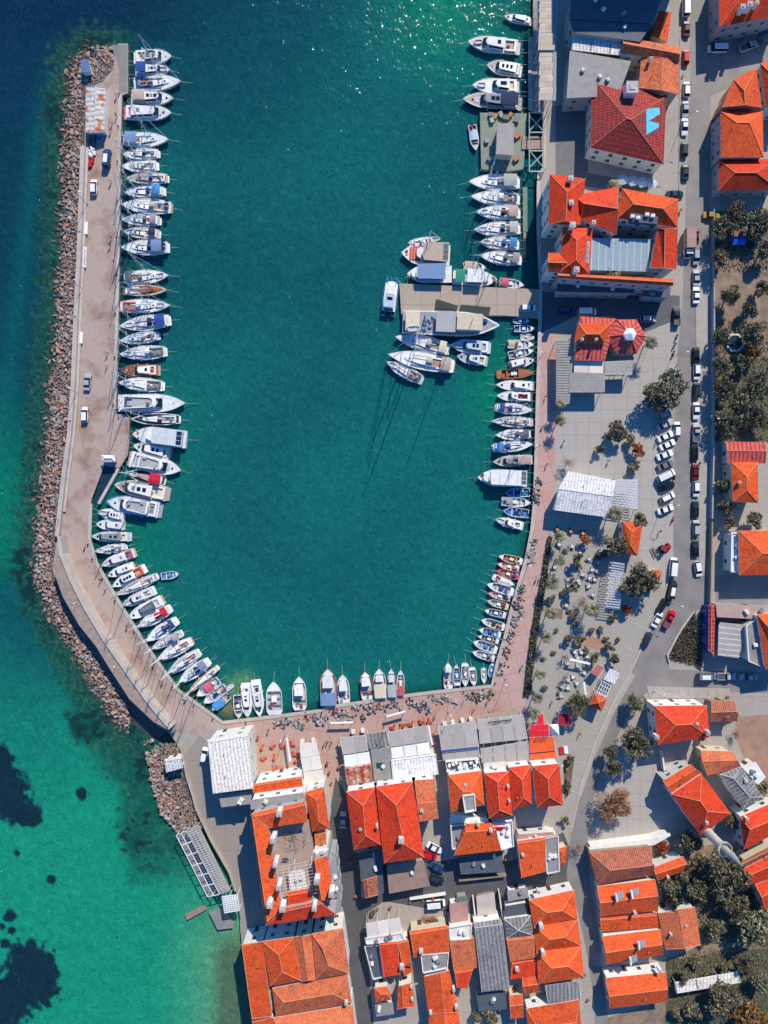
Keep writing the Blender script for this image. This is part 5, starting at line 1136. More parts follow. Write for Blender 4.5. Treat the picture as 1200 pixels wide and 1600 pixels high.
def block(mb, q, z0, z1, zref=None):
    mb.prism([P(*p, z1 if zref is None else zref)[:2] for p in q], z0, z1); return mb
# -------- top right: town houses east of the street
house('tall terracotta roofed house in the top right corner with three chimneys', [(1123,-44),(1235,-44),(1232,22),(1124,42)], 7.0, [(1160,-6),(1196,-8)], 2.4, T_RED, W_GREY, [(1161,10,1.6,.5),(1172,6,1.8,.6),(1183,4,1.4,.4)])
house('orange hipped house with a pink side wall facing the shaded square', [(1146,124),(1181,106),(1191,168),(1128,167)], 7.0, [(1163,142),(1164,164)], 1.8, T_ORANGE, W_PINK)
house('orange hipped house with black solar sheet along its back ridge', [(1126,174),(1192,174),(1193,246),(1126,246)], 6.4, [(1151,192),(1171,192)], 2.4, T_ORANGE, W_GREY)
house('house with orange and dark slopes half lying in shade by the gardens', [(1123,250),(1215,248),(1215,296),(1123,298)], 4.6, [(1148,270),(1182,270)], 2.2, T_RED, W_GREY)
house('orange roof touching the right edge beside the pink walled house', [(1188,99),(1240,80),(1240,165),(1198,168)], 7.0, [(1208,118),(1212,150)], 1.8, T_ORANGE, W_WHITE)
# -------- top: shaded workshops north of the big red roof
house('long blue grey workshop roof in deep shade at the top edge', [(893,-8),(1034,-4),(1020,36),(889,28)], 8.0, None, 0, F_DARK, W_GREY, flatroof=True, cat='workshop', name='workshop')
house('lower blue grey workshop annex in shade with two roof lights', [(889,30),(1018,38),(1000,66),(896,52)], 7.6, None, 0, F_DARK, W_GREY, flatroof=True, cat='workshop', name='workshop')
awning('striped white slat roof beside the shaded workshops', [(897,52),(984,72),(982,88),(893,78)], 6.4, T_CREAM, 3, cat='awning')
house('flat pale grey shed roof below the striped slat roof', [(890,80),(986,96),(966,150),(885,154)], 6.6, None, 0, F_GREY, W_GREY, flatroof=True, cat='shed', name='shed')
house('long orange gabled house at right angles to the parked street cars', [(975,57),(1062,74),(1061,97),(970,83)], 6.5, [(974,68),(1062,84)], 1.5, T_PALE, W_CREAM)
house('ribbed orange gabled house just above the dark red hipped roof', [(1002,87),(1060,93),(1061,148),(998,137)], 6.2, [(1034,90),(1033,141)], 1.6, T_PALE, W_CREAM, [(1017,91,.8,.3)])
house('narrow stepped orange roof at the top beside the parked cars', [(1030,17),(1049,20),(1043,66),(1018,56)], 5.0, [(1040,19),(1031,60)], 1.0, T_ORANGE, W_CREAM)
house('big dark red hipped roof with pale hips and a square brown dormer', [(925,121),(1041,151),(1037,257),(922,231)], 6.2, [(979,185),(986,187)], 3.6, T_BRICK, W_WHITE, [(988,136,1.2,1.4)], cat='public building', name='public_building')
mb = MB()
for (x, y, z) in ((1009,169,12.0),(1031,168,11.6),(1031,177,11.2),(1016,188,12.2),(1029,192,11.6),(1030,197,11.4),(1011,211,11.3)): pass
tp = [(1010,170,10.80),(1030,168,10.4),(1031,178,10.35),(1014,189,11.3),(1030,193,10.4),(1029,199,10.35),(1010,211,10.75)]
zs = lambda px: 6.2 + 3.6 * max(0, min(1, (1039 - px) / 53.0)) + .1
tpp = [(x, y, zs(x)) for x, y, z in tp]
top = [P(*p) for p in tpp]; org = top[0].copy(); fs = [(0, 1, 2, 3), (0, 3, 6), (3, 4, 5, 6)]
mb.add(top + [p - Vector((0, 0, .05)) for p in top], fs + [tuple(7 + k for k in reversed(f)) for f in fs])
tag(mb.build('tarpaulin', plain('light_blue_tarpaulin', (96, 200, 228), rough=.5, var=.2, scale=1.5, bump=.8), None, org, loc=org), 'crumpled light blue tarpaulin spread on the dark red hipped roof', 'tarpaulin')
# off-frame buildings that shade the workshops and square
house('tall block north of the workshops, just outside the view', [(943,-300),(1127,-300),(1127,-150),(943,-150)], 24.0, [(990,-225),(1080,-225)], 2.5, T_ORANGE, W_GREY)
# -------- waterfront hotel
house('hotel wing with hipped orange roof nearest the yacht dock', [(859,272),(915,279),(907,351),(857,351)], 10.0, [(886,300),(884,345)], 2.6, T_RED, W_WHITE, [(892,278,1,.5),(893,316,1,.5),(895,351,.9,.6)], cat='hotel', name='hotel_wing')
house('hotel wing with cross gable and long red south slope', [(897,305),(966,292),(963,367),(908,342)], 9.8, [(912,318),(965,326)], 2.2, T_RED, W_WHITE, [(928,347,.6,.4)], cat='hotel', name='hotel_wing')
house('hotel wing with orange cap roof beside the courtyard glass', [(879,355),(926,357),(921,428),(875,424)], 9.7, [(901,375),(900,406)], 2.2, T_RED, W_WHITE, [(901,421,1.0,.6)], cat='hotel', name='hotel_wing')
house('small low hotel wing with bright orange north slope by the quay', [(857,395),(879,395),(888,426),(856,425)], 9.3, [(857,410),(886,411)], 1.4, T_ORANGE, W_WHITE, cat='hotel', name='hotel_wing')
house('hotel wing with hipped roof and sunken roof terrace', [(972,294),(1060,311),(1059,356),(965,341)], 9.7, [(990,319),(1036,326)], 2.3, T_ORANGE, W_WHITE, cat='hotel', name='hotel_wing')
house('hotel wing along the street with ridge running north and south', [(1028,356),(1059,358),(1057,421),(1016,418)], 9.6, [(1039,358),(1038,419)], 1.8, T_RED, W_WHITE, cat='hotel', name='hotel_wing')
house('shaded south range of the hotel with a thin orange eave', [(872,427),(1053,436),(1051,447),(871,434)], 9.6, [(872,430),(1052,441)], .5, T_ORANGE, W_GREY, cat='hotel', name='hotel_wing')
house('hotel courtyard hall under a pale glazed roof', [(922,372),(1016,374),(1014,425),(920,422)], 7.5, None, 0, GLASS2, W_GREY, flatroof=True, cat='hotel hall', name='glazed_hall', nowin=True)
mb = MB()
for k in range(9):
    a, b_ = P(925 + k * 11, 374, 7.7), P(924 + k * 11, 423, 7.7); mb.strip([a[:2], b_[:2]], .12, 7.662, 7.74)
o = mb.build('glazing_bars', ALU, bpy.data.objects['glazed_hall'], bpy.data.objects['glazed_hall'].location)
mb = MB(); block(mb, [(986,331),(1029,335),(1027,350),(984,346)], 9.5, 10.8); mm = mb.build('roof_terrace', F_DARK, bpy.data.objects['hotel_wing.004'], bpy.data.objects['hotel_wing.004'].location)
for (x, y) in ((988,338),(997,340),(1011,335),(1020,337)):
    p = P(x, y, 11.4); mb = MB().box(p.x - .5, p.x + .5, p.y - .4, p.y + .4, 10.8, 11.6); mb.box(p.x - .3, p.x + .3, p.y - .3, p.y + .3, 11.6, 11.66)
    tag(mb.build('air_conditioner', ALU, None, (p.x, p.y, 10.8), loc=(p.x, p.y, 10.8)), 'white air conditioning box on the sunken hotel roof terrace', 'air conditioner', 'boxes on the hotel roof terrace')
awning('tilted grey panels leaning on the hotel roof by the courtyard', [(911,377),(921,378),(919,412),(909,409)], 10.4, A_GREY, 1, m=4, posts=False, cat='panel', name='roof_panel')
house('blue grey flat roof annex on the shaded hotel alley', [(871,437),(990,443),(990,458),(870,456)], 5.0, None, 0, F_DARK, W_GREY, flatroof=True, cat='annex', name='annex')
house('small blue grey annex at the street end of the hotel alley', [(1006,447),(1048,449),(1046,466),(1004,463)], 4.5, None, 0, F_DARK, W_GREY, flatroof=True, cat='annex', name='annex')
# -------- red pavilions and pergolas
house('restaurant pavilion with red sheet skirt roof by the promenade', [(906,494),(962,498),(945,564),(898,563)], 4.4, [(922,523),(938,524)], 1.4, T_SHEET, W_CREAM, cat='pavilion', name='pavilion')
house('orange hipped cap roof standing on the red skirt pavilion', [(903,505),(955,505),(945,536),(897,535)], 6.2, [(916,522),(936,522)], 1.6, T_ORANGE, W_CREAM, [(910,530,.4,.25),(932,530,.4,.25)], cat='pavilion', name='pavilion', base=5.0, nowin=True)
def hexroof(label, c, r, h, rise, mat, rot=0.0, n=6, cup=None):
    ct = P(*c, h); org = Vector((ct.x, ct.y, 0)); t = thing('pavilion', label, 'pavilion', org); rm = r * S * (H - h) / H
    ring = [Vector((ct.x + rm * math.cos(rot + 2 * math.pi * k / n), ct.y + rm * math.sin(rot + 2 * math.pi * k / n), h)) for k in range(n)]
    ap = Vector((ct.x, ct.y, h + rise)); mb = MB(); slope_faces(mb, [[ring[k], ring[(k + 1) % n], ap] for k in range(n)]); mb.add([p - Vector((0, 0, .15)) for p in ring] + ring, [(k, (k + 1) % n, n + (k + 1) % n, n + k) for k in range(n)] + [tuple(reversed(range(n)))])
    mb.build('roof', mat, t, org); MB().prism([(ct.x + (p.x - ct.x) * .9, ct.y + (p.y - ct.y) * .9) for p in ring], -.2, h - .16).build('wall', W_CREAM, t, org)
    m2 = MB()
    for p in ring: m2.tube(p + Vector((0, 0, .05)), ap + Vector((0, 0, .05)), .1, n=5)
    m2.build('ridge_cap', T_SHEET, t, org)
    if cup:
        rc = rm * cup; z0 = h + rise * (1 - cup) - .1; rg = [Vector((ct.x + rc * math.cos(rot + 2 * math.pi * k / n), ct.y + rc * math.sin(rot + 2 * math.pi * k / n), z0 + 1.0)) for k in range(n)]
        m3 = MB(); m3.prism([(p.x, p.y) for p in rg], z0 - .5, z0 + .998); a2 = ap + Vector((0, 0, .9)); slope_faces(m3, [[rg[k], rg[(k + 1) % n], a2] for k in range(n)]); m3.build('cupola', plain('white_sheet_metal', (228, 228, 224), var=.08), t, org)
    return t
hexroof('hexagonal red pavilion with white cupola', (979,526), 31, 4.2, 2.6, T_SHEET, 0.0, cup=.33)
awning('two cream panels in front of the red skirt pavilion', [(897,564),(944,565),(943,583),(897,582)], 3.4, A_CREAM, 2)
PERG = plain('silver_grey_wood', (168, 164, 154), var=.2, scale=1.2, fine=5)
PG = dict(mat=PERG, w=.34, cat='pergola')
lattice('silver wooden pergola strip next to the promenade', [(870,533),(896,533),(889,630),(870,630)], 3.6, 9, 24, **PG)
lattice('silver wooden pergola in front of the cream panels', [(890,584),(944,584),(944,612),(889,612)], 3.8, 14, 12, **PG)
lattice('silver wooden pergola south of the hexagonal pavilion', [(945,566),(988,564),(987,585),(945,585)], 3.6, 12, 9, **PG)
# -------- white hall, lattice canopies and kiosks
house('white ribbed hall with bright north slope and grey south slope', [(888,736),(963,751),(954,809),(866,797)], 4.6, [(872,764),(958,776)], .8, T_WHITE, W_WHITE, cat='hall', name='hall')
def weave(label, q, h, n, m):
    cc = P(*quadp(q, .5, .5), h); org = Vector((cc.x, cc.y, 0)); t = thing('shade_canopy', label, 'canopy', org); mb = MB()
    for j in range(m):
        for i in range(n):
            of = .5 / n if j % 2 else 0; u0, u1 = i / n + of + .006, (i + 1) / n + of - .012
            u1 = min(u1, 1.0); v0, v1 = j / m + .006, (j + 1) / m - .02
            if u1 - u0 < .02: continue
            pts = [P(*quadp(q, u, v), h + dz) for u, v, dz in ((u0, v0, .12), (u1, v0, .12), (u1, v1, -.02), (u0, v1, -.02))]
            mb.add(pts + [p - Vector((0, 0, .05)) for p in pts], [(0, 3, 2, 1), (4, 5, 6, 7), (0, 1, 5, 4), (1, 2, 6, 5), (2, 3, 7, 6), (3, 0, 4, 7)])
    mb.build('slats', A_WHITE, t, org)
    fr = MB(); cs = [P(*quadp(q, u, v), h - .2) for u, v in ((0, 0), (1, 0), (1, 1), (0, 1))]
    for k in range(4): fr.tube(cs[k], cs[(k + 1) % 4], .08)
    fr.build('frame', METAL, t, org)
    for c_ in cs: MB().tube((c_.x, c_.y, 0), c_, .08).build('post', METAL, t, org)
weave('white woven slat canopy joined to the white hall', [(961,749),(997,750),(997,797),(955,790)], 3.4, 6, 11)
weave('white woven slat canopy beside the spreading tree in the park', [(953,877),(976,881),(968,952),(943,949)], 3.4, 4, 18)
house('orange roofed kiosk half under trees by the parking bays', [(972,814),(1004,819),(996,869),(976,864)], 4.0, [(987,832),(985,852)], 1.2, T_ORANGE, W_WHITE, cat='kiosk', name='kiosk')
house('tiny orange roofed kiosk at the street corner beside the spreading tree', [(1018,890),(1035,891),(1029,914),(1014,908)], 3.2, [(1026,902)], 1.0, T_ORANGE, W_WHITE, cat='kiosk', name='kiosk')
house('orange pyramid roof kiosk beside the curved road', [(930,1083),(948,1092),(940,1112),(920,1101)], 3.4, [(935,1098)], 1.6, T_ORANGE, W_CREAM, cat='kiosk', name='kiosk')
awning('white ribbed roof with a grey hatch next to the curved road', [(953,1045),(968,1053),(960,1069),(944,1062)], 3.0, T_WHITE, 1, cat='shelter', name='shelter')
lattice('green glazed pergola between the white roof and pyramid kiosk', [(941,1064),(955,1071),(947,1089),(932,1082)], 2.8, 4, 3, mat=ALU)
awning('faded red square canopy in the tea garden', [(934,1037),(944,1043),(934,1057),(922,1051)], 2.8, plain('faded_red_canvas', (176, 98, 92), var=.15), 1, cat='canopy', name='canopy')
awning('white strip awning across the tea garden tables', [(891,1029),(922,1036),(922,1039),(890,1032)], 2.6, A_WHITE, 1, cat='awning')
awning('white leaning awning beside the spreading palm', [(911,1066),(914,1066),(918,1094),(915,1095)], 2.6, A_WHITE, 1, cat='awning')
# -------- right column
house('pink ribbed metal roof house among the garden trees', [(1135,690),(1197,691),(1196,724),(1137,725)], 4.0, [(1136,704),(1197,705)], .8, T_SHEET, W_WHITE)
house('orange hipped house with a small skylight south of the pink roof', [(1142,722),(1184,722),(1185,786),(1145,784)], 5.5, [(1167,745),(1167,766)], 1.6, T_ORANGE, W_CREAM, [(1156,754,.3,.3)])
house('orange hipped villa with white wing beside the grey yard', [(1154,829),(1236,829),(1236,898),(1155,899)], 6.0, [(1191,865),(1204,865)], 2.4, T_ORANGE, W_WHITE)
house('low white flat roofed wing of the orange villa', [(1142,832),(1153,832),(1153,895),(1141,895)], 4.4, None, 0, W_WHITE, W_WHITE, flatroof=True, parapet=.3, name='annex', cat='annex')
house('wide flat buff roof along the grey yard', [(1118,944),(1230,950),(1230,970),(1120,964)], 4.4, None, 0, plain('buff_flat_roof', (178, 150, 134), var=.2), W_GREY, flatroof=True, name='annex', cat='annex')
house('long thin red roof on a blue wall beside the flower hedge', [(1107,945),(1118,945),(1116,1026),(1106,1016)], 4.0, [(1112,947),(1111,1018)], .5, T_SHEET, plain('deep_blue_wall', (28, 62, 150), var=.2))
house('glazed winter garden roof with white frame', [(1124,972),(1164,976),(1164,996),(1153,1028),(1121,1024)], 4.2, None, 0, plain('milky_glazing', (178, 170, 158), rough=.3, var=.2), W_GREY, flatroof=True, name='winter_garden', cat='winter garden', nowin=True)
g = bpy.data.objects['winter_garden']; mb = MB()
for k in range(5): mb.strip([P(1124 + k * 9, 976 + k, 4.4)[:2], P(1122 + k * 8, 1024 + k, 4.4)[:2]], .14, 4.162, 4.3)
for k in range(6): mb.strip([P(1123, 980 + k * 8.5, 4.4)[:2], P(1160 - k * .8, 984 + k * 8.3, 4.4)[:2]], .14, 4.302, 4.4)
mb.build('glazing_bars', ALU, g, g.location)
house('grey flat roofed block between winter garden and white corner house', [(1164,976),(1186,962),(1199,1047),(1168,1034)], 5.4, None, 0, F_GREY, W_WHITE, flatroof=True, parapet=.4, name='annex', cat='annex')
house('white corner house with orange roof at the right edge', [(1183,960),(1240,956),(1240,1040),(1196,1046)], 7.0, [(1204,984),(1215,1024)], 2, T_ORANGE, W_WHITE)
house('bright orange hipped house with white north front below the side street', [(1022,1103),(1105,1102),(1109,1152),(1028,1164)], 7.0, [(1056,1133),(1080,1132)], 2.4, T_RED, W_WHITE, [(1027,1152,.4,.4),(1107,1145,.5,.4),(1089,1131,.2,.3)])
house('weathered brown roof beside the bright orange hipped house', [(1112,1096),(1148,1096),(1152,1127),(1111,1128)], 4.5, [(1112,1113),(1151,1112)], 1.2, T_OLD, W_STONE)
house('orange lower wing with curved gable wall', [(1036,1220),(1079,1194),(1096,1209),(1050,1240)], 6.0, [(1042,1229),(1087,1202)], .7, T_ORANGE, W_WHITE)
house('large orange hipped house turned askew beside the minaret', [(1049,1241),(1096,1209),(1142,1271),(1095,1306)], 7.2, [(1094,1252),(1105,1268)], 2.6, T_RED, W_WHITE, [(1105,1286,.2,.3)])
house('ribbed orange roof wedged between the hipped houses', [(1095,1173),(1144,1174),(1158,1198),(1106,1212)], 5.0, [(1098,1190),(1152,1188)], 1.0, T_PALE, W_CREAM)
house('grey hipped metal roof with small skylight east of the askew house', [(1125,1210),(1158,1198),(1193,1245),(1161,1264)], 5.2, [(1146,1216),(1172,1246)], .9, T_GREY, W_WHITE, [(1166,1220,.4,.35)])
house('white flat roof against the grey metal roof', [(1162,1202),(1180,1190),(1196,1214),(1184,1226)], 4.2, None, 0, W_WHITE, W_WHITE, flatroof=True, name='annex', cat='annex')
house('orange house at the right edge north of the minaret tip', [(1156,1276),(1212,1252),(1216,1300),(1162,1328)], 6.5, [(1172,1296),(1206,1282)], 2, T_RED, W_WHITE, [(1168,1280,.3,.25)])
house('buff mono pitch roof right of the minaret', [(1160,1345),(1215,1316),(1215,1330),(1161,1358)], 5.0, [(1160,1350),(1215,1322)], .5, T_OLD, W_CREAM)
house('red roof with a cut out terrace at the right edge', [(1161,1358),(1215,1330),(1215,1368),(1172,1382)], 5.5, [(1166,1370),(1215,1348)], 1.2, T_RED, W_WHITE)
house('small red roofs in the lower right edge corner', [(1180,1382),(1215,1368),(1215,1412),(1196,1424)], 5.0, [(1190,1402),(1215,1388)], 1.2, T_RED, W_WHITE)
# minaret
mz = 24.8; mc = P(560 + 600, 554 + 800, mz); m0 = Vector((mc.x, mc.y, 0)); t = thing('minaret', 'pale stone minaret with pointed grey cap and one balcony', 'minaret', m0)
MB().prism([(m0.x - 1.5, m0.y - 1.5), (m0.x + 1.5, m0.y - 1.5), (m0.x + 1.5, m0.y + 1.5), (m0.x - 1.5, m0.y + 1.5)], -.1, 7).build('base', W_STONE, t, m0)
MB().lathe([(1.25, 7.002), (1.15, 8), (1.05, 15.2)], 16, m0).build('shaft', plain('pale_stone', (196, 188, 172), var=.15, fine=3), t, m0)
MB().lathe([(1.1, 15.0), (1.7, 15.7), (1.75, 16.6), (1.62, 16.6), (1.6, 15.9), (.9, 15.9)], 16, m0).build('balcony', plain('pale_stone', (0, 0, 0)), t, m0)
MB().lathe([(.85, 15.91), (.82, 19.4), (.95, 19.6)], 16, m0).build('upper_shaft', plain('pale_stone', (0, 0, 0)), t, m0)
MB().lathe([(1.0, 19.6), (.55, 22), (.06, 24.8)], 16, m0).build('spire', plain('grey_lead', (150, 156, 152), var=.15), t, m0)
# -------- lower right houses
house('weathered brown tiled house with hipped west end', [(920,1331),(1018,1322),(1020,1367),(933,1383)], 4.8, [(953,1360),(1019,1352)], 2.0, T_OLD, W_STONE)
house('orange gabled house carrying two solar heaters on its north slope', [(933,1385),(1023,1374),(1028,1423),(939,1432)], 4.8, [(938,1411),(1028,1400)], 1.8, T_ORANGE, W_WHITE, [(993,1428,.2,.3)])
house('low orange lean-to roof in shade between two gabled houses', [(938,1434),(1028,1426),(1030,1449),(940,1456)], 4.0, [(938,1438),(1029,1430)], .3, T_ORANGE, W_CREAM)
house('orange gabled house with two solar heaters behind it', [(941,1463),(1032,1452),(1036,1492),(948,1507)], 4.6, [(947,1489),(1035,1476)], 1.7, T_ORANGE, W_WHITE)
house('orange gabled house with ridge running north, beside the dense trees', [(1028,1427),(1086,1417),(1095,1476),(1040,1483)], 4.6, [(1061,1425),(1069,1482)], 1.8, T_PALE, W_WHITE, [(1072,1447,.3,.2),(1049,1461,.3,.2)])
house('southernmost orange gabled house beside the dark lane', [(946,1528),(1040,1519),(1044,1565),(953,1576)], 4.4, [(952,1557),(1043,1546)], 1.7, T_ORANGE, W_WHITE, [(1032,1518,.6,.35)])
house('small orange gabled house with white yard among the trees', [(1022,1355),(1067,1338),(1075,1359),(1028,1376)], 4.4, [(1024,1366),(1073,1350)], 1.1, T_ORANGE, W_WHITE, [(1044,1371,.2,.25)])
house('white flat terrace wall along the parking court', [(920,1323),(1022,1310),(1046,1301),(1048,1305),(1022,1320),(920,1331)], 3.0, None, 0, W_WHITE, W_WHITE, flatroof=True, name='garden_wall', cat='wall', nowin=True)
awning('pale slatted shelter roof in the wild garden', [(1054,1535),(1154,1518),(1157,1535),(1058,1552)], 3.0, T_CREAM, 3, cat='shelter', name='shelter', m=2)
# -------- middle bottom
house('northern third of the triple hipped orange row', [(826,1406),(898,1390),(902,1437),(834,1448)], 4.8, [(854,1426),(878,1423)], 2.0, T_ORANGE, W_WHITE, [(842,1394,.2,.3)])
house('middle third of the triple hipped orange row', [(834,1448),(902,1437),(908,1478),(838,1487)], 4.8, [(859,1468),(882,1465)], 1.9, T_ORANGE, W_WHITE, [(846,1448,.8,.45)])
house('southern third of the triple hipped orange row', [(838,1487),(908,1478),(913,1527),(841,1538)], 4.8, [(862,1513),(887,1510)], 2.1, T_ORANGE, W_WHITE, [(849,1490,.7,.4)])
house('flat orange tiled slab roof left of the triple row', [(791,1465),(834,1462),(836,1497),(798,1503)], 4.4, [(792,1470),(835,1466)], .5, T_PALE, W_WHITE)
house('grey pyramid metal roof with white front', [(787,1436),(830,1430),(834,1462),(791,1467)], 4.4, [(810,1454)], 1.5, T_GREY, W_WHITE)
house('dark red low roof with water tank below the slab roof', [(800,1503),(836,1498),(839,1526),(798,1530)], 3.8, [(800,1506),(837,1500)], .4, T_RED, W_CREAM, [(808,1515,.8,.4)])
house('tiny orange gabled roof below the water tank', [(816,1528),(840,1524),(842,1550),(820,1553)], 3.8, [(817,1541),(841,1538)], .9, T_ORANGE, W_CREAM)
house('long grey ribbed metal warehouse roof', [(740,1442),(782,1436),(796,1545),(753,1550)], 5.0, [(742,1450),(785,1444)], .6, T_GREY, W_WHITE)
house('cream flat terrace with white parapet left of the grey warehouse', [(700,1447),(738,1441),(736,1466),(702,1468)], 4.6, None, 0, A_CREAM, W_WHITE, flatroof=True, parapet=.4)
house('orange tiled roof with a shaded grey half left of the warehouse', [(702,1468),(744,1461),(749,1512),(709,1517)], 4.5, [(703,1472),(745,1465)], .5, T_PALE, W_CREAM)
house('narrow red ribbed roof at the foot of the shaded tile roof', [(710,1518),(740,1513),(730,1545),(714,1543)], 4.4, [(711,1521),(738,1516)], .4, T_RED, W_CREAM)
house('orange terrace house with brown climbing plants', [(640,1455),(699,1446),(702,1487),(647,1496)], 4.8, [(641,1460),(700,1450)], .6, T_ORANGE, W_CREAM, [(658,1487,.6,.45)])
house('grey and cream flat roof behind the climbing plant house', [(656,1490),(702,1486),(700,1512),(660,1520)], 4.4, None, 0, F_GREY, W_WHITE, flatroof=True, parapet=.3)
awning('three cream panels on a roof terrace facing the alley corner', [(572,1443),(624,1434),(627,1456),(574,1464)], 4.4, A_CREAM, 3, cat='awning')
house('white stepped front below the cream terrace panels', [(570,1465),(628,1456),(634,1470),(571,1474)], 4.2, None, 0, W_WHITE, W_WHITE, flatroof=True, parapet=.3)
house('bright red ribbed roof behind the white stepped front', [(593,1473),(620,1471),(625,1523),(600,1527)], 4.8, [(593,1476),(621,1474)], .5, T_RED, W_WHITE, [(628,1512,.8,.5)])
house('orange roof with satellite dish beside the red ribbed roof', [(621,1471),(637,1468),(645,1518),(632,1526)], 4.6, [(622,1474),(638,1471)], .5, T_ORANGE, W_WHITE)
house('dark grey patio house at the alley, west of the red ribbed roof', [(569,1476),(592,1474),(599,1527),(583,1530)], 3.4, None, 0, F_DARK, W_WHITE, flatroof=True, parapet=.4)
house('small orange hipped cottage at the lower alley', [(584,1543),(606,1541),(612,1562),(587,1566)], 4.4, [(596,1554),(603,1553)], 1.0, T_ORANGE, W_WHITE)
house('small orange cottage with rounded west side', [(622,1541),(644,1535),(648,1573),(620,1577)], 4.8, [(628,1541),(630,1575)], .8, T_ORANGE, W_WHITE, [(643,1543,.3,.25),(644,1562,.3,.25)])
house('long orange gabled house at the bottom edge', [(662,1526),(702,1516),(717,1582),(669,1584)], 4.8, [(688,1522),(694,1583)], 1.4, T_ORANGE, W_WHITE, [(709,1547,.4,.3),(713,1575,.4,.3)])
house('orange gabled house cut by the bottom edge', [(669,1586),(716,1580),(726,1650),(676,1652)], 4.6, [(694,1584),(702,1650)], 1.3, T_ORANGE, W_WHITE, [(673,1583,.4,.3)])
house('white and orange stepped house at the bottom edge', [(822,1576),(905,1562),(912,1650),(830,1650)], 4.4, [(840,1606),(900,1598)], 1.2, T_ORANGE, W_WHITE)
awning('three grey slatted panels south of the triple row', [(852,1540),(905,1533),(908,1567),(857,1573)], 4.0, T_GREY, 3, cat='awning')
# -------- south waterfront houses
house('orange hipped house at the alley behind the taupe awnings', [(541,1237),(585,1230),(595,1320),(553,1328)], 9.0, [(567,1259),(571,1306)], 2.2, T_RED, W_WHITE, [(563,1296,.1,.3),(589,1292,.3,.25)])
house('long orange hipped house with tall rear chimney', [(587,1229),(645,1221),(663,1340),(600,1349)], 9.0, [(619,1258),(631,1319)], 2.6, T_RED, W_WHITE, [(627,1314,1.8,.6)])
house('narrow brown flat tiled house between two lanes', [(648,1219),(678,1217),(685,1279),(656,1284)], 8.4, [(652,1256),(682,1253)], .6, T_PALE, W_WHITE, [(659,1267,.3,.35)])
house('orange pyramid roof house with grey stair tower', [(700,1211),(753,1204),(757,1258),(704,1269)], 8.6, [(724,1238),(734,1237)], 2.2, T_ORANGE, W_WHITE, [(727,1227,.0,.3)])
house('orange hipped house left of the gap, second of the row of four', [(757,1208),(795,1205),(801,1274),(764,1279)], 8.4, [(777,1222),(781,1266)], 1.9, T_RED, W_WHITE, [(794,1229,.3,.2),(796,1252,.3,.2)])
house('orange hipped house with patchy red west slope, third of the row', [(795,1199),(829,1195),(831,1256),(802,1266)], 8.4, [(816,1219),(818,1247)], 1.8, T_RED, W_WHITE)
house('bright orange hipped house nearest the curved road', [(832,1197),(874,1193),(880,1258),(839,1262)], 8.4, [(856,1217),(858,1245)], 2.0, T_RED, W_WHITE)
mb = MB(); p = P(732, 1256, 11.4); t = thing('stair_tower', 'grey roofed stair tower with white rim on the pyramid roof house', 'tower', (p.x, p.y, 0))
q = [(723,1243),(741,1241),(743,1266),(727,1269)]; block(MB(), q, 0, 11.0).build('wall', W_WHITE, t, (p.x, p.y, 0)); block(MB(), [(725,1246),(739,1244),(741,1263),(729,1266)], 11.001, 11.1).build('roof', F_GREY, t, (p.x, p.y, 0))
mb = MB(); qq = [P(*a, 11.0)[:2] for a in q]; mb.strip(qq + [qq[0]], .3, 11.002, 11.4); mb.build('parapet', W_WHITE, t, (p.x, p.y, 0))
house('orange gabled house with white roof terraces facing the dark lane', [(728,1287),(766,1285),(783,1329),(709,1337)], 6.6, [(728,1300),(775,1297)], .9, T_ORANGE, W_WHITE, [(747,1289,.8,.3),(767,1298,1.0,.35)])
house('white roof terrace with grey floor left of the terrace house', [(703,1288),(727,1286),(728,1322),(706,1327)], 5.0, None, 0, F_GREY, W_WHITE, flatroof=True, parapet=.5)
house('white roof terrace with red sofa right of the terrace house', [(768,1285),(800,1280),(803,1322),(783,1328)], 5.0, None, 0, A_WHITE, W_WHITE, flatroof=True, parapet=.5)
house('white walled house with bright orange flat tiled roof near the road bend', [(808,1314),(852,1308),(853,1362),(815,1372)], 5.6, [(809,1318),(852,1312)], .5, T_ORANGE, W_WHITE, [(817,1336,.5,.3)])
house('grey flat roof house next to the road bend', [(850,1308),(872,1304),(874,1362),(854,1366)], 5.4, None, 0, F_GREY, W_WHITE, flatroof=True, parapet=.3)
house('small orange rounded roof at the road bend', [(872,1326),(886,1322),(884,1348),(872,1356)], 3.6, [(879,1332),(878,1346)], .5, T_ORANGE, W_CREAM)
house('faded pink flat roof above the white walled house', [(808,1304),(862,1300),(872,1306),(808,1316)], 4.0, None, 0, F_PINK, W_WHITE, flatroof=True)
house('white rear kitchen roof between the two house rows', [(704,1272),(762,1278),(764,1287),(703,1287)], 4.6, None, 0, W_WHITE, W_WHITE, flatroof=True)
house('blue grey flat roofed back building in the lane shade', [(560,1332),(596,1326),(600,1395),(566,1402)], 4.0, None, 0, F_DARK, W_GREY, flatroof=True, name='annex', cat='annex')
house('brown flat roofed back building with two pale panels', [(604,1352),(662,1344),(672,1384),(608,1396)], 3.6, None, 0, plain('brown_flat_roof', (150, 124, 108), var=.2), W_GREY, flatroof=True, name='annex', cat='annex')
house('small pink and purple shed roof on the back lane', [(566,1376),(590,1368),(591,1398),(570,1403)], 4.8, [(574,1374),(576,1402)], .6, T_OLD, W_PINK, name='shed', cat='shed')
house('dark back yard roof under the white terraces', [(716,1340),(784,1332),(786,1362),(720,1366)], 3.0, None, 0, F_DARK, W_GREY, flatroof=True, name='annex', cat='annex')
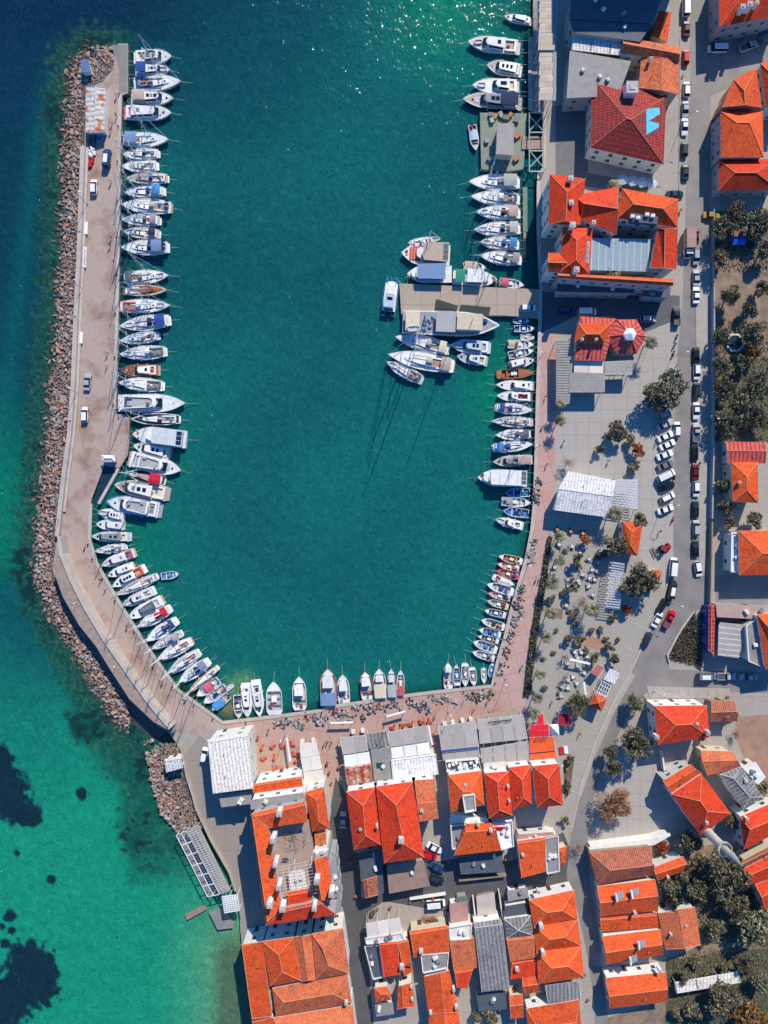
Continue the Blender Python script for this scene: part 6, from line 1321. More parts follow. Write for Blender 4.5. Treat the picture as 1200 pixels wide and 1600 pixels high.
for (x, y, a, lab) in ((640,1402,0,'low white yard wall along the sunny lane'),):
    wall(lab, [(x,y),(x+56,y-8)], .3, 1.2, W_WHITE)
wall('yard wall behind the dark back yard roof', [(716,1372),(790,1364)], .3, 1.6, W_STONE)
wall('yard wall left of the grey warehouse steps', [(738,1398),(742,1432)], .3, 1.8, W_WHITE)
wall('yard wall right of the grey warehouse steps', [(778,1388),(784,1430)], .3, 1.8, W_WHITE)
house('pale stone step terrace in front of the grey warehouse', [(744,1400),(772,1394),(776,1430),(746,1434)], 1.6, None, 0, CONC, W_STONE, flatroof=True, name='terrace', cat='terrace', nowin=True)
house('pink tiled terrace beside the warehouse steps', [(702,1412),(730,1408),(732,1438),(704,1442)], 3.0, None, 0, F_PINK, W_WHITE, flatroof=True, name='terrace', cat='terrace', nowin=True)
house('small green shed roof in the shaded lane', [(712,1402),(730,1399),(732,1409),(713,1412)], 2.4, None, 0, plain('grey_green_roof', (104, 126, 112), var=.2), W_GREY, flatroof=True, name='shed', cat='shed', nowin=True)
house('grey shed in the courtyard west of the road bend', [(792,1392),(824,1386),(826,1402),(794,1408)], 2.6, None, 0, F_GREY, W_WHITE, flatroof=True, name='shed', cat='shed')
house('dark lean-to roof against the pyramid metal roof', [(788,1416),(824,1410),(826,1432),(790,1436)], 3.0, None, 0, F_DARK, W_WHITE, flatroof=True, name='annex', cat='annex', nowin=True)
house('brown shed roof at the foot of the shaded lane', [(744,1552),(790,1548),(792,1576),(748,1580)], 3.0, None, 0, F_DARK, W_GREY, flatroof=True, name='shed', cat='shed')
house('orange strip roof of the back house by the warehouse foot', [(796,1556),(816,1553),(818,1590),(798,1592)], 3.6, [(797,1572),(817,1570)], .7, T_ORANGE, W_CREAM)
house('low grey roof between the two small cottages', [(586,1570),(614,1566),(616,1584),(588,1588)], 3.2, None, 0, F_GREY, W_WHITE, flatroof=True, name='annex', cat='annex')
# -------- restaurant block left of the alley
house('huge cream ribbed shed beside the slipway square', [(324,1156),(388,1146),(396,1232),(333,1240)], 8.6, [(325,1160),(389,1150)], .12, T_CREAM, W_WHITE, cat='shed', name='shed')
house('low grey annex roof south of the huge cream shed', [(342,1242),(396,1235),(391,1256),(346,1261)], 6.4, None, 0, F_GREY, W_GREY, flatroof=True, name='annex', cat='annex')
house('orange lean-to roof behind the open air tables', [(396,1225),(471,1213),(474,1232),(397,1245)], 8.0, [(396,1228),(471,1216)], .5, T_ORANGE, W_WHITE)
house('grey flat walkway roof above the courtyard hotel', [(391,1250),(474,1238),(477,1252),(392,1265)], 12.4, None, 0, F_GREY, W_WHITE, flatroof=True, name='annex', cat='annex')
# courtyard hotel: four wings round a roofless court
CH = [(436,1272,2.5,.55),(426,1314,3.4,.55),(430,1352,3.4,.5),(435,1388,3.4,.5),(421,1415,2.8,.6),(441,1421,2.6,.6),(495,1378,3,.6),(518,1398,3,.6),(491,1420,2.6,.5)]
house('north wing of the courtyard hotel with orange tiles', [(393,1271),(476,1252),(480,1284),(420,1294)], 15.0, [(398,1276),(477,1258)], .9, T_ORANGE, W_GREY, CH[:1], cat='hotel', name='hotel_wing')
house('west wing of the courtyard hotel with four tall chimneys', [(392,1273),(420,1295),(440,1420),(415,1446)], 15.0, [(394,1276),(418,1440)], .9, T_ORANGE, W_GREY, CH[1:5], cat='hotel', name='hotel_wing')
house('south wing of the courtyard hotel with red shaded slope', [(438,1421),(500,1408),(526,1429),(416,1446)], 15.0, [(440,1425),(502,1412)], .9, T_RED, W_GREY, CH[5:6] + CH[8:], cat='hotel', name='hotel_wing')
house('east wing of the courtyard hotel beside the alley', [(490,1342),(512,1337),(522,1406),(500,1409)], 15.0, [(492,1345),(503,1406)], .7, T_ORANGE, W_GREY, CH[6:8], cat='hotel', name='hotel_wing')
house('courtyard floor terrace with dead vines inside the hotel', [(421,1294),(482,1284),(501,1408),(440,1421)], 11.0, None, 0, plain('court_paving', (176, 150, 134), var=.2), W_GREY, flatroof=True, cat='terrace', name='terrace', nowin=True)
house('cream box roof inside the hotel courtyard', [(450,1365),(476,1361),(480,1388),(453,1393)], 12.6, None, 0, A_CREAM, W_WHITE, flatroof=True, name='annex', cat='annex')
lattice('thin wire pergola over the courtyard terrace', [(432,1355),(486,1345),(496,1395),(440,1405)], 13.8, 6, 10, w=.06, deep=.06)
house('small orange roof inside the hotel courtyard', [(447,1394),(482,1388),(488,1412),(450,1419)], 13.5, [(450,1400),(484,1393)], .6, T_RED, W_CREAM)
house('orange hipped house along the alley north of the east wing', [(476,1238),(506,1229),(515,1294),(488,1300)], 9.5, [(495,1250),(498,1284)], 1.6, T_ORANGE, W_WHITE)
house('orange porch roof with white gable between alley houses', [(491,1302),(507,1298),(511,1326),(493,1326)], 8.0, [(492,1305),(508,1301)], .5, T_PALE, W_WHITE)
house('white flat link roof between the alley house and hotel', [(488,1328),(513,1325),(514,1336),(489,1340)], 10.6, None, 0, W_WHITE, W_WHITE, flatroof=True, name='annex', cat='annex')
house('grey paved roof strip along the alley', [(513,1334),(524,1332),(533,1424),(524,1428)], 8.5, None, 0, F_GREY, W_GREY, flatroof=True, name='annex', cat='annex')
# -------- lower left seafront block
house('long orange ribbed strip roof on the sea wall', [(377,1476),(410,1471),(425,1588),(393,1594)], 8.0, [(378,1478),(394,1592)], .6, T_ORANGE, W_WHITE)
house('orange hipped roof beside the seafront strip', [(410,1471),(459,1464),(470,1532),(422,1541)], 8.2, [(436,1492),(441,1519)], 1.5, T_ORANGE, W_WHITE)
house('narrow pale gabled roof between two hipped roofs', [(460,1464),(486,1460),(493,1531),(470,1534)], 8.0, [(472,1464),(481,1532)], 1.2, T_PALE, W_WHITE)
house('orange hipped roof at the alley with pale west slope', [(487,1459),(536,1450),(546,1521),(494,1530)], 8.2, [(504,1482),(513,1509)], 1.8, T_PALE, W_WHITE)
house('wide faded orange roof with two dark vent groups', [(425,1544),(542,1522),(550,1568),(431,1588)], 7.6, [(443,1566),(520,1553)], 1.5, T_PALE, W_WHITE, [(541,1568,.3,.35)])
house('faded orange roof cut by the bottom edge beside the alley', [(427,1590),(551,1570),(562,1660),(436,1660)], 7.4, [(440,1624),(545,1604)], 1.6, T_PALE, W_WHITE)
house('short orange strip roof cut by the bottom edge on the sea wall', [(394,1596),(426,1590),(436,1660),(402,1660)], 7.6, [(395,1598),(404,1658)], .5, T_ORANGE, W_WHITE)
# -------- awnings along the south quay
awning('taupe awning with two panels and white cabinets at its front', [(531,1153),(571,1149),(575,1173),(536,1179)], 3.4, A_TAUPE, 2, .4)
awning('grey ribbed metal awning with white gutter', [(573,1147),(603,1142),(608,1163),(577,1170)], 3.6, T_GREY, 1, .4)
awning('taupe awning with three panels and red chairs at its front', [(606,1144),(666,1134),(670,1158),(610,1167)], 3.4, A_TAUPE, 3, .4)
awning('white fabric awning with three panels under the three panel taupe one', [(610,1169),(670,1160),(673,1177),(612,1185)], 4.0, A_WHITE, 3, .2)
awning('white two panel awning above the rusty roof', [(537,1181),(577,1175),(580,1192),(539,1198)], 3.8, A_WHITE, 2, .2)
house('white ribbed metal roof behind the white awnings', [(611,1187),(681,1178),(685,1210),(614,1218)], 4.8, [(611,1189),(681,1180)], .12, T_WHITE, W_WHITE, cat='shed', name='shed')
house('rusty ribbed roof with pale streaks', [(539,1199),(580,1193),(582,1221),(543,1227)], 4.4, [(539,1201),(580,1195)], .3, T_RUST, W_WHITE, cat='shed', name='shed')
house('grey flat roof with dark green skylight', [(579,1171),(611,1167),(613,1218),(585,1223)], 4.2, None, 0, F_GREY, W_WHITE, flatroof=True, cat='shed', name='shed')
p = P(594, 1196, 4.6); g = [o for o in bpy.data.objects if o.get('label') == 'grey flat roof with dark green skylight'][0]; MB().box(p.x - .9, p.x + .9, p.y - .6, p.y + .6, 4.361, 4.6).build('skylight', plain('dark_green_panel', (24, 60, 48), var=.1), g, g.location)
awning('cream awning narrow strip left of the passage', [(468,1162),(494,1160),(498,1180),(470,1184)], 3.4, A_CREAM, 1, .3)
awning('cream two panel awning with pale blue end', [(470,1185),(499,1181),(503,1201),(474,1206)], 3.6, A_CREAM, 2, .2)
awning('pale beige awning nearest the alley house', [(474,1207),(504,1203),(508,1226),(478,1234)], 3.8, A_CREAM, 1, .2)
awning('taupe awning with three panels and blue rear edge', [(685,1135),(742,1127),(748,1166),(690,1172)], 3.4, A_TAUPE, 3, .4)
awning('largest grey taupe awning with four panels and sign letters', [(747,1125),(817,1117),(824,1154),(750,1162)], 3.6, A_TAUPE, 4, .4)
awning('low taupe awning row with three panels behind the blue edge', [(691,1177),(748,1171),(749,1182),(693,1188)], 3.6, A_TAUPE, 3, .1)
awning('taupe awning row with four panels behind the largest awning', [(751,1170),(825,1158),(827,1190),(753,1192)], 3.8, A_TAUPE, 4, .2)
awning('blue canvas strip behind the three panel taupe awning', [(690,1172),(748,1166),(748,1170),(691,1176)], 3.9, A_BLUE, 1, .0)
house('grey service roof crowded with tanks and vents', [(694,1189),(749,1184),(753,1202),(698,1208)], 4.6, None, 0, F_DARK, W_WHITE, flatroof=True, parapet=.4, cat='shed', name='shed')
house('narrow grey roof behind the four panel awnings', [(755,1193),(793,1190),(795,1199),(757,1205)], 4.4, None, 0, A_CREAM, W_WHITE, flatroof=True, cat='shed', name='shed')
awning('orange awning bearing the shadow of sign letters', [(827,1153),(865,1151),(868,1172),(828,1176)], 4.0, A_ORANGE, 1, .5)
awning('lower orange awning against the white parapet', [(828,1177),(868,1172),(870,1184),(829,1188)], 3.6, A_ORANGE, 1, .2)
awning('bright red canopy with a white stripe', [(829,1133),(857,1131),(858,1150),(828,1152)], 3.4, A_RED, 1, .3, cat='canopy', name='canopy', m=2)
awning('narrow bright red canopy tongue pointing north', [(842,1116),(849,1115),(850,1131),(838,1132)], 3.2, A_RED, 1, .2, cat='canopy', name='canopy')
awning('wine red square canopy with a white mark under trees', [(873,1114),(893,1117),(892,1134),(872,1132)], 3.0, A_WINE, 1, .2, cat='canopy', name='canopy')
ct = P(866, 1140, 3.2); t = thing('party_tent', 'white pyramid tent beside the bright red canopy', 'tent', (ct.x, ct.y, 0)); cs = [P(*a, 2.6) for a in ((858,1132),(873,1131),(874,1149),(859,1149))]
mb = MB(); slope_faces(mb, [[cs[k], cs[(k + 1) % 4], P(866, 1140, 4.2)] for k in range(4)]); mb.build('roof', A_WHITE, t, (ct.x, ct.y, 0))
for c_ in cs: MB().tube((c_.x, c_.y, 0), c_, .05).build('post', ALU, t, (ct.x, ct.y, 0))
# sign letters: upright strokes on the awnings (unreadable in the photograph)
def sign(label, a, b_, z, n, h, mat, seed):
    r_ = random.Random(seed); A, B_ = P(*a, z), P(*b_, z); t = thing('sign', label, 'sign', A); d = B_ - A
    mb = MB(); mb.tube(A, B_, .04); mb.build('rail', METAL, t, A)
    for k in range(n):
        if r_.random() < .12: continue
        p = A + d * ((k + .3) / n); w = d.length / n * .6; u = d.normalized(); mb = MB(); up = Vector((0, 0, h))
        for (s0, s1) in r_.sample([((0, 0), (0, 1)), ((1, 0), (1, 1)), ((0, 0), (1, 1)), ((0, 1), (1, 1)), ((0, .5), (1, .5)), ((0, 0), (1, 0))], 3):
            mb.tube(p + u * w * s0[0] + up * s0[1], p + u * w * s1[0] + up * s1[1], .06, n=4)
        mb.build('letter', mat, t, A)
sign('row of standing dark letters on the front of the largest awning', (763,1128), (800,1124), 3.4, 15, .7, BLACK, 5)
sign('row of standing red letters between red canopy and orange awning', (829,1152), (856,1150), 4.0, 9, 1.1, A_WINE, 6)
# -------- boatyard canopy and platform
A_SAND = plain('sand_canvas', (196, 178, 156), rough=0.85, var=0.12)
for k, (y0, y1, nm) in enumerate(((-14,3,'first'),(3,20,'second'),(20,37,'third'),(37,52,'fourth'),(79,98,'fifth'),(98,118,'sixth'),(118,137,'seventh'),(137,157,'eighth'))):
    awning('cream canopy bay of the boatyard walkway, %s from the top' % nm, [(844,y0 + .6),(863,y0 + .6),(862,y1 - .6),(842,y1 - .6)], 5.6, A_SAND, 2, m=2, group='canopy bays of the boatyard walkway')
awning('wide taupe canopy bay in the middle of the boatyard walkway', [(842,53),(867,53),(866,78),(841,78)], 6.0, A_SAND, 1)
awning('long grey green gutter roof along the boatyard walkway', [(864,-10),(870,-10),(868,157),(863,157)], 5.0, A_GREY, 1, name='canopy')
slab = lambda name, q, z0, z1, mat, label, cat: (lambda o: tag(o, label, cat))((lambda c: block(MB(), q, z0, z1).build(name, mat, None, (c.x, c.y, 0), loc=(c.x, c.y, 0)))(P(*q[0])))
olive = plain('olive_green_deck_paint', (128, 136, 118), var=.2, scale=.5, dirt=(106, 112, 98))
slab('barge_platform', [(750,176),(824,177),(818,264),(804,266),(790,268),(752,264)], -1.6, .1, olive, 'olive grey barge platform beside the boatyard quay', 'platform')
house('flat taupe hut standing on the barge platform', [(777,193),(803,193),(802,243),(775,241)], 3.6, None, 0, A_TAUPE, W_CREAM, flatroof=True, name='hut', cat='hut', base=.1, nowin=True)
for (q, lab) in ((((816,213),(850,213),(849,233),(815,233)), 'timber gangway with orange marks between barge and shore'),):
    slab('gangway', list(q), .0, .45, WOODP, lab, 'gangway')
for k, (x, y) in enumerate(((766,181),(773,184),(782,181),(790,186),(797,181),(768,190),(806,190),(808,214),(760,222),(764,250),(806,250))):
    p = P(x, y); q = .5 + .12 * (k % 4); o = MB().box(-q, q, -.45, .45, 0, .7).box(-q - .05, q + .05, -.5, .5, .701, .78).build('deck_crate', plain(('steel_grey_crate', 'orange_crate', 'pale_green_crate')[k % 3], ((120, 124, 122), (196, 120, 80), (156, 170, 150))[k % 3], var=.25), None, loc=(p.x, p.y, .1), rotz=k)
    tag(o, ('grey', 'orange', 'pale green')[k % 3] + ' equipment crate standing on the barge platform', 'crate', ('grey', 'orange', 'pale green')[k % 3] + ' crates on the barge')
t = thing('lattice_gantry', 'steel lattice gantry above the gap beside the barge platform', 'gantry', P(838, 200))
mb = MB()
for (x0, y0, x1, y1) in ((827,176,827,268),(849,176,849,268),(827,180,849,205),(849,180,827,205),(827,235,849,262),(849,240,827,262),(827,176,849,176),(827,207,849,207),(827,236,849,236),(827,268,849,268)):
    mb.tube(P(x0, y0, 1.5), P(x1, y1, 1.5), .16, n=5)
for (x, y) in ((827,176),(849,176),(827,268),(849,268)): mb.tube(P(x, y, -2), P(x, y, 1.5), .16, n=5)
mb.build('truss', plain('pale_green_steel', (176, 186, 172), rough=.5, var=.15), t, t.location)
slab('floating_dock', [(817,292),(824,292),(824,362),(817,362)], -1.5, -.55, plain('green_dock_planks', (112, 138, 120), var=.25, scale=1), 'narrow green grey floating dock behind the six sloops', 'dock')
slab('floating_dock', [(818,363),(822,363),(822,402),(818,402)], -1.5, -.6, WOODP, 'thin wooden finger of the dock by the bowsprit sloop', 'dock')
slab('pier', [(624,443),(845,452),(844,497),(790,493),(627,491)], -3.5, 0.0, paved('pier_concrete', (172, 156, 138), (130, 116, 102), cell=5, jw=.1, var=.18, stain=(150, 132, 114)), 'broad concrete pier with boats on both sides', 'pier')
for (q, lab) in ((((720,476),(767,480),(764,492),(717,490)), 'dark open hold in the south edge of the concrete pier'), (((682,467),(716,478),(714,484),(680,482)), 'heap of green nets laid along the pier edge')):
    slab('hatch_cover' if 'hold' in lab else 'net_heap', list(q), .004, .25 if 'hold' in lab else .5, plain('dark_mesh', (52, 62, 58), var=.3, scale=2), lab, 'hatch' if 'hold' in lab else 'fishing nets')
slab('boat_jetty', [(289,1429),(321,1414),(323,1421),(292,1438)], -.9, -.5, WOODP, 'short plank jetty sticking out into the turquoise sea', 'jetty')
slab('bathing_platform', [(327,1427),(344,1419),(366,1444),(364,1450),(340,1453)], -1.6, -.2, CONC_D, 'grey bathing platform at the end of the sea wall', 'platform')
slab('terrace', [(276,1306),(309,1290),(358,1391),(324,1400)], -2.4, -.3, CONC_D, 'concrete terrace over the sea under the white pergola', 'terrace')
lattice('white slatted pergola along the sea terrace', [(292,1297),(309,1289),(359,1391),(345,1396)], 3.2, 3, 30, w=.3, mat=plain('chalky_slats', (190, 186, 178), var=.25))
lattice('open white frame on the sea side of the pergola', [(275,1305),(291,1298),(343,1397),(324,1401)], 3.0, 2, 6, w=.18)
lattice('small square white lattice near the bathing platform', [(347,1401),(371,1398),(374,1422),(351,1426)], 3.0, 6, 8, w=.28)
house('small white ribbed hut on the boulders', [(257,1186),(282,1181),(286,1200),(260,1207)], 3.2, [(258,1190),(283,1185)], .3, T_WHITE, W_WHITE, name='hut', cat='hut')
house('white ribbed shed with an orange rust stain on the mole', [(134,135),(165,137),(163,206),(134,207)], 2.5, [(149,135),(148,207)], .35, tiled('rust_stained_white_sheet', (224, 220, 210), old=(206, 120, 70), period=1.3, amt=.4, grime=(.50, .60)), W_WHITE, name='shed', cat='shed')
house('small blue roofed beacon hut among the boulders', [(126,94),(138,93),(143,113),(127,114)], 1.6, None, 0, plain('slate_blue_roof', (92, 118, 160), var=.15), W_WHITE, flatroof=True, name='hut', cat='hut', nowin=True)
house('white rounded kiosk at the head of the slipway', [(158,711),(179,712),(180,722),(160,722)], 2.4, [(164,716),(174,716)], .5, A_WHITE, W_GREY, name='kiosk', cat='kiosk', nowin=True)
for k, (q, m_, lab) in enumerate((([(135,208),(151,209),(150,229),(138,229)], 'dg', 'stack of grey tarpaulin covered gear behind the mole shed'), ([(152,208),(163,210),(161,224),(153,222)], 'bg', 'lilac grey covered trailer behind the mole shed'), ([(140,230),(150,230),(148,243),(140,246)], 'w', 'heap of white and red buoys on the mole'), ([(141,247),(147,249),(143,262),(140,262)], 'r', 'red plastic sheet on the mole beside the white buoys'))):
    c = P(*quadp(q, .5, .5)); mb = MB(); r_ = random.Random(k)
    for _ in range(16):
        x, y = quadp(q, r_.random(), r_.random()); p = P(x, y); q_ = r_.uniform(.3, .6); mb.lathe([(q_, 0), (q_ * .95, .3), (q_ * .6, .6), (.02, .68)], 8, (p.x, p.y, .012))
    tag(mb.build('covered_gear' if k < 2 else ('buoy_heap' if k == 2 else 'plastic_sheet'), plain('canvas_' + m_, CANV[m_]), None, (c.x, c.y, 0), loc=(c.x, c.y, 0), smooth=True), lab, ['gear', 'gear', 'buoys', 'sheet'][k])
# walls and fences
MW = [(132,232),(130,290),(126,400),(121,500),(117,600),(111,680),(103,740),(96,800),(92,838),(95,866),(111,906),(134,951),(164,1001),(199,1051),(234,1100),(266,1138)]
wall('long concrete parapet wall on the seaward side of the mole', MW[:9], 1.1, 1.3, CONC, name='parapet_wall')
wall('raised parapet wall between the lower mole and the gravel berm', MW[8:], 1.0, 3.9, CONC, name='parapet_wall')
wall('low bench ledge along the lower mole wall', [(x + 6, y - 3) for x, y in MW[9:15]], .8, .5, A_CREAM, name='bench_ledge')
wall('low concrete step along the inside of the mole parapet', [(x + 5.5, y - .5) for x, y in MW[:8]], .7, .5, CONC, name='parapet_step')
for (y0, y1, lab, txt) in ((346,365,'framed notice panel lying on the mole parapet', 0), (385,417,'white banner with blue marks on the mole parapet', 1), (518,536,'pale panel on the mole parapet near the grey car', 0)):
    f = lambda y: 126 + (400 - y) * .045; a, b_ = P(f(y0) + 5.5, y0, .95), P(f(y1) + 5.5, y1, .95); t = thing('banner', lab, 'banner', (a.x, a.y, .505))
    d = b_ - a; n_ = Vector((-d.y, d.x, 0)).normalized(); w = .42
    pts = [a + n_ * w, b_ + n_ * w, b_ - n_ * w, a - n_ * w]; MB().prism([p[:2] for p in pts], .506, .62).build('board', A_WHITE, t, (a.x, a.y, .505))
    if txt:
        r_ = random.Random(4); mb = MB()
        for k in range(26):
            u = .12 + .76 * k / 25; p = a.lerp(b_, u); hgt = r_.choice([.08, .12, .18]); q = d.normalized() * .07
            mb.prism([(p + n_ * hgt - q)[:2], (p + n_ * hgt + q)[:2], (p - n_ * .1 + q)[:2], (p - n_ * .1 - q)[:2]], .6205, .63)
        mb.build('lettering', A_BLUE, t, (a.x, a.y, .505))
wall('pale blue grey garden wall along the street east side', [(1111,452),(1111,640),(1110,722),(1108,810)], .35, 2.0, W_GREY)
wall('grey garden wall beside the yard south of the villa', [(1108,815),(1107,880),(1105,944)], .35, 2.0, W_STONE)
wall('low stone kerb wall at the flower hedge', [(1045,1034),(1042,1022),(1062,985),(1083,955)], .5, .5, CONC)
wall('white seawall parapet beside the boulders and pergola', [(284,1163),(293,1212),(303,1243),(308,1263),(331,1311),(360,1362),(369,1390)], .5, .9, CONC)
wall('dark wall end where mole meets the town', [(262,1126),(272,1142)], 1.4, 1.8, CONC_D)
wall('low kerb between promenade and hedge', [(862,830),(846,905),(836,985),(822,1070)], .4, .3, CONC)
wall('yard wall behind the parking court and brown tree', [(1030,1170),(1036,1215)], .4, 2.0, W_WHITE)
wall('fence line at the garden top right', [(1112,330),(1112,450)], .2, 1.6, W_GREY, name='fence', cat='fence')
# ------------------------------------------------------------------ vehicles
def car_body(prof, W, tuck=.86):
    """body from a side profile: list of (x, z_low, z_high, half width)"""
    mb = MB(); rows = []
    for x, zl, zh, w in prof:
        rows.append([(x, -w * .92, zl), (x, -w, (zl + zh) / 2), (x, -w * .94, zh - .04), (x, -w * .8, zh), (x, w * .8, zh), (x, w * .94, zh - .04), (x, w, (zl + zh) / 2), (x, w * .92, zl)])
    n = 8
    for a, b_ in zip(rows[:-1], rows[1:]): mb.add(a + b_, [(k, (k + 1) % n, n + (k + 1) % n, n + k) for k in range(n)])
    mb.add(rows[0], [tuple(reversed(range(n)))]); mb.add(rows[-1], [tuple(range(n))]); return mb
def make_car(name, label, kind):
    t = thing(name, label, {'van': 'van', 'box_truck': 'truck', 'pickup': 'pickup truck'}.get(name, 'car'))
    L = {'hatch': 4.1, 'sedan': 4.5, 'van': 5.0, 'pickup': 5.1, 'truck': 7.4}[kind]; w = {'hatch': .86, 'sedan': .88, 'van': .95, 'pickup': .92, 'truck': 1.1}[kind]; h = L / 2
    def part(mb, nm, mat, tint=False):
        o = mb.build(nm, mat, t)
        if tint: o['tint'] = 1
        return o
    hz = {'hatch': .92, 'sedan': .9, 'van': 1.05, 'pickup': .98, 'truck': 1.15}[kind]
    prof = [(-h, .35, hz - .25, w * .82), (-h + .12, .25, hz - .06, w * .93), (-h + .6, .2, hz, w), (0, .2, hz + .02, w), (h - 1.1, .2, hz - .02, w), (h - .35, .24, hz - .16, w * .95), (h - .06, .3, hz - .28, w * .82), (h, .38, hz - .38, w * .7)]
    part(car_body(prof, w), 'body', OBJ, True)
    gb = {'hatch': (-h + .08, -h + .45, .55, 1.25), 'sedan': (-h + .75, -h + 1.35, .35, 1.15), 'van': (-h + .04, -h + .15, 1.15, 1.85), 'pickup': (-.35, -.15, .75, 1.45), 'truck': (h - 2.0, h - 1.95, h - .75, h - .15)}[kind]
    rz = {'hatch': 1.48, 'sedan': 1.42, 'van': 1.95, 'pickup': 1.7, 'truck': 2.2}[kind]; wl, wr = w * .9, w * .72 if kind not in ('van', 'truck') else w * .82
    x0, x1, x2, x3 = gb; zb = hz - .02
    part(MB().loft([(x1, -wr, rz - .02), (x2, -wr, rz - .02), (x2, wr, rz - .02), (x1, wr, rz - .02)], [(x1 + .05, -wr * .92, rz + .04), (x2 - .05, -wr * .92, rz + .04), (x2 - .05, wr * .92, rz + .04), (x1 + .05, wr * .92, rz + .04)]), 'roof', OBJ, True)
    part(MB().add([(x3, -wl, zb), (x3, wl, zb), (x2, wr, rz - .02), (x2, -wr, rz - .02)], [(0, 1, 2, 3)]), 'windscreen', GLASS)
    part(MB().add([(x0, -wl, zb), (x0, wl, zb), (x1, wr, rz - .02), (x1, -wr, rz - .02)], [(3, 2, 1, 0)]), 'rear_window', GLASS)
    for s in (1, -1):
        part(MB().add([(x0, s * wl, zb), (x3, s * wl, zb), (x2, s * wr, rz - .02), (x1, s * wr, rz - .02)], [(0, 1, 2, 3) if s < 0 else (3, 2, 1, 0)]), 'side_window', GLASS)
        part(MB().box(h - .22, h + .01, s * w * .62 - .16, s * w * .62 + .16, hz - .46, hz - .30), 'headlight', LAMPG)
        part(MB().box(-h - .01, -h + .1, s * w * .72 - .1, s * w * .72 + .1, hz - .42, hz - .24), 'tail_light', A_WINE)
        part(MB().box(x3 - .35, x3 - .2, s * (w + .12) - .1, s * (w + .12) + .1, hz, hz + .14), 'mirror', BLACK)
        for xx in (h - .85, -h + .85):
            mb = MB(); mb.tube((xx, s * (w - .22), .32), (xx, s * (w + .01), .32), .32, n=12); o = part(mb, 'wheel', BLACK); MB().tube((xx, s * (w + .0), .32), (xx, s * (w + .025), .32), .2, n=10).build('rim', METAL, o)
    if kind == 'pickup':
        mb = MB(); mb.box(-h + .1, -.4, -w * .96, -w * .86, hz, hz + .28).box(-h + .1, -.4, w * .86, w * .96, hz, hz + .28).box(-h + .02, -h + .1, -w * .96, w * .96, hz, hz + .28); part(mb, 'load_bed', OBJ, True)
        part(MB().box(-h + .12, -.42, -w * .85, w * .85, hz + .003, hz + .05), 'bed_floor', F_DARK)
    if kind == 'truck':
        part(MB().box(-h + .05, h - 2.15, -1.2, 1.2, .9, 3.1), 'cargo_box', plain('brown_cargo_box', (164, 138, 122), var=.15))
        part(MB().box(-h + .02, h - 2.12, -1.22, 1.22, 3.102, 3.14), 'cargo_roof', plain('brown_cargo_box', (0, 0, 0)))
    if kind == 'van': part(MB().box(-1.6, .6, -.55, .55, rz + .042, rz + .07), 'roof_rack', ALU)
    remember(t); return t
CARS = {'h': make_car('hatchback_car', '', 'hatch'), 's': make_car('saloon_car', '', 'sedan'), 'v': make_car('van', '', 'van'), 'p': make_car('pickup', '', 'pickup'), 't': make_car('box_truck', '', 'truck')}
CC = {'white': (228,228,226), 'silver': (164,168,172), 'black': (26,30,36), 'dark': (42,54,66), 'red': (206,22,36), 'wine': (112,30,36), 'blue': (38,70,120), 'green': (26,62,54), 'yellow': (170,132,48), 'grey': (110,116,120)}
CG = 'cars parked along the main street'; BG = 'cars parked at an angle in the bays'
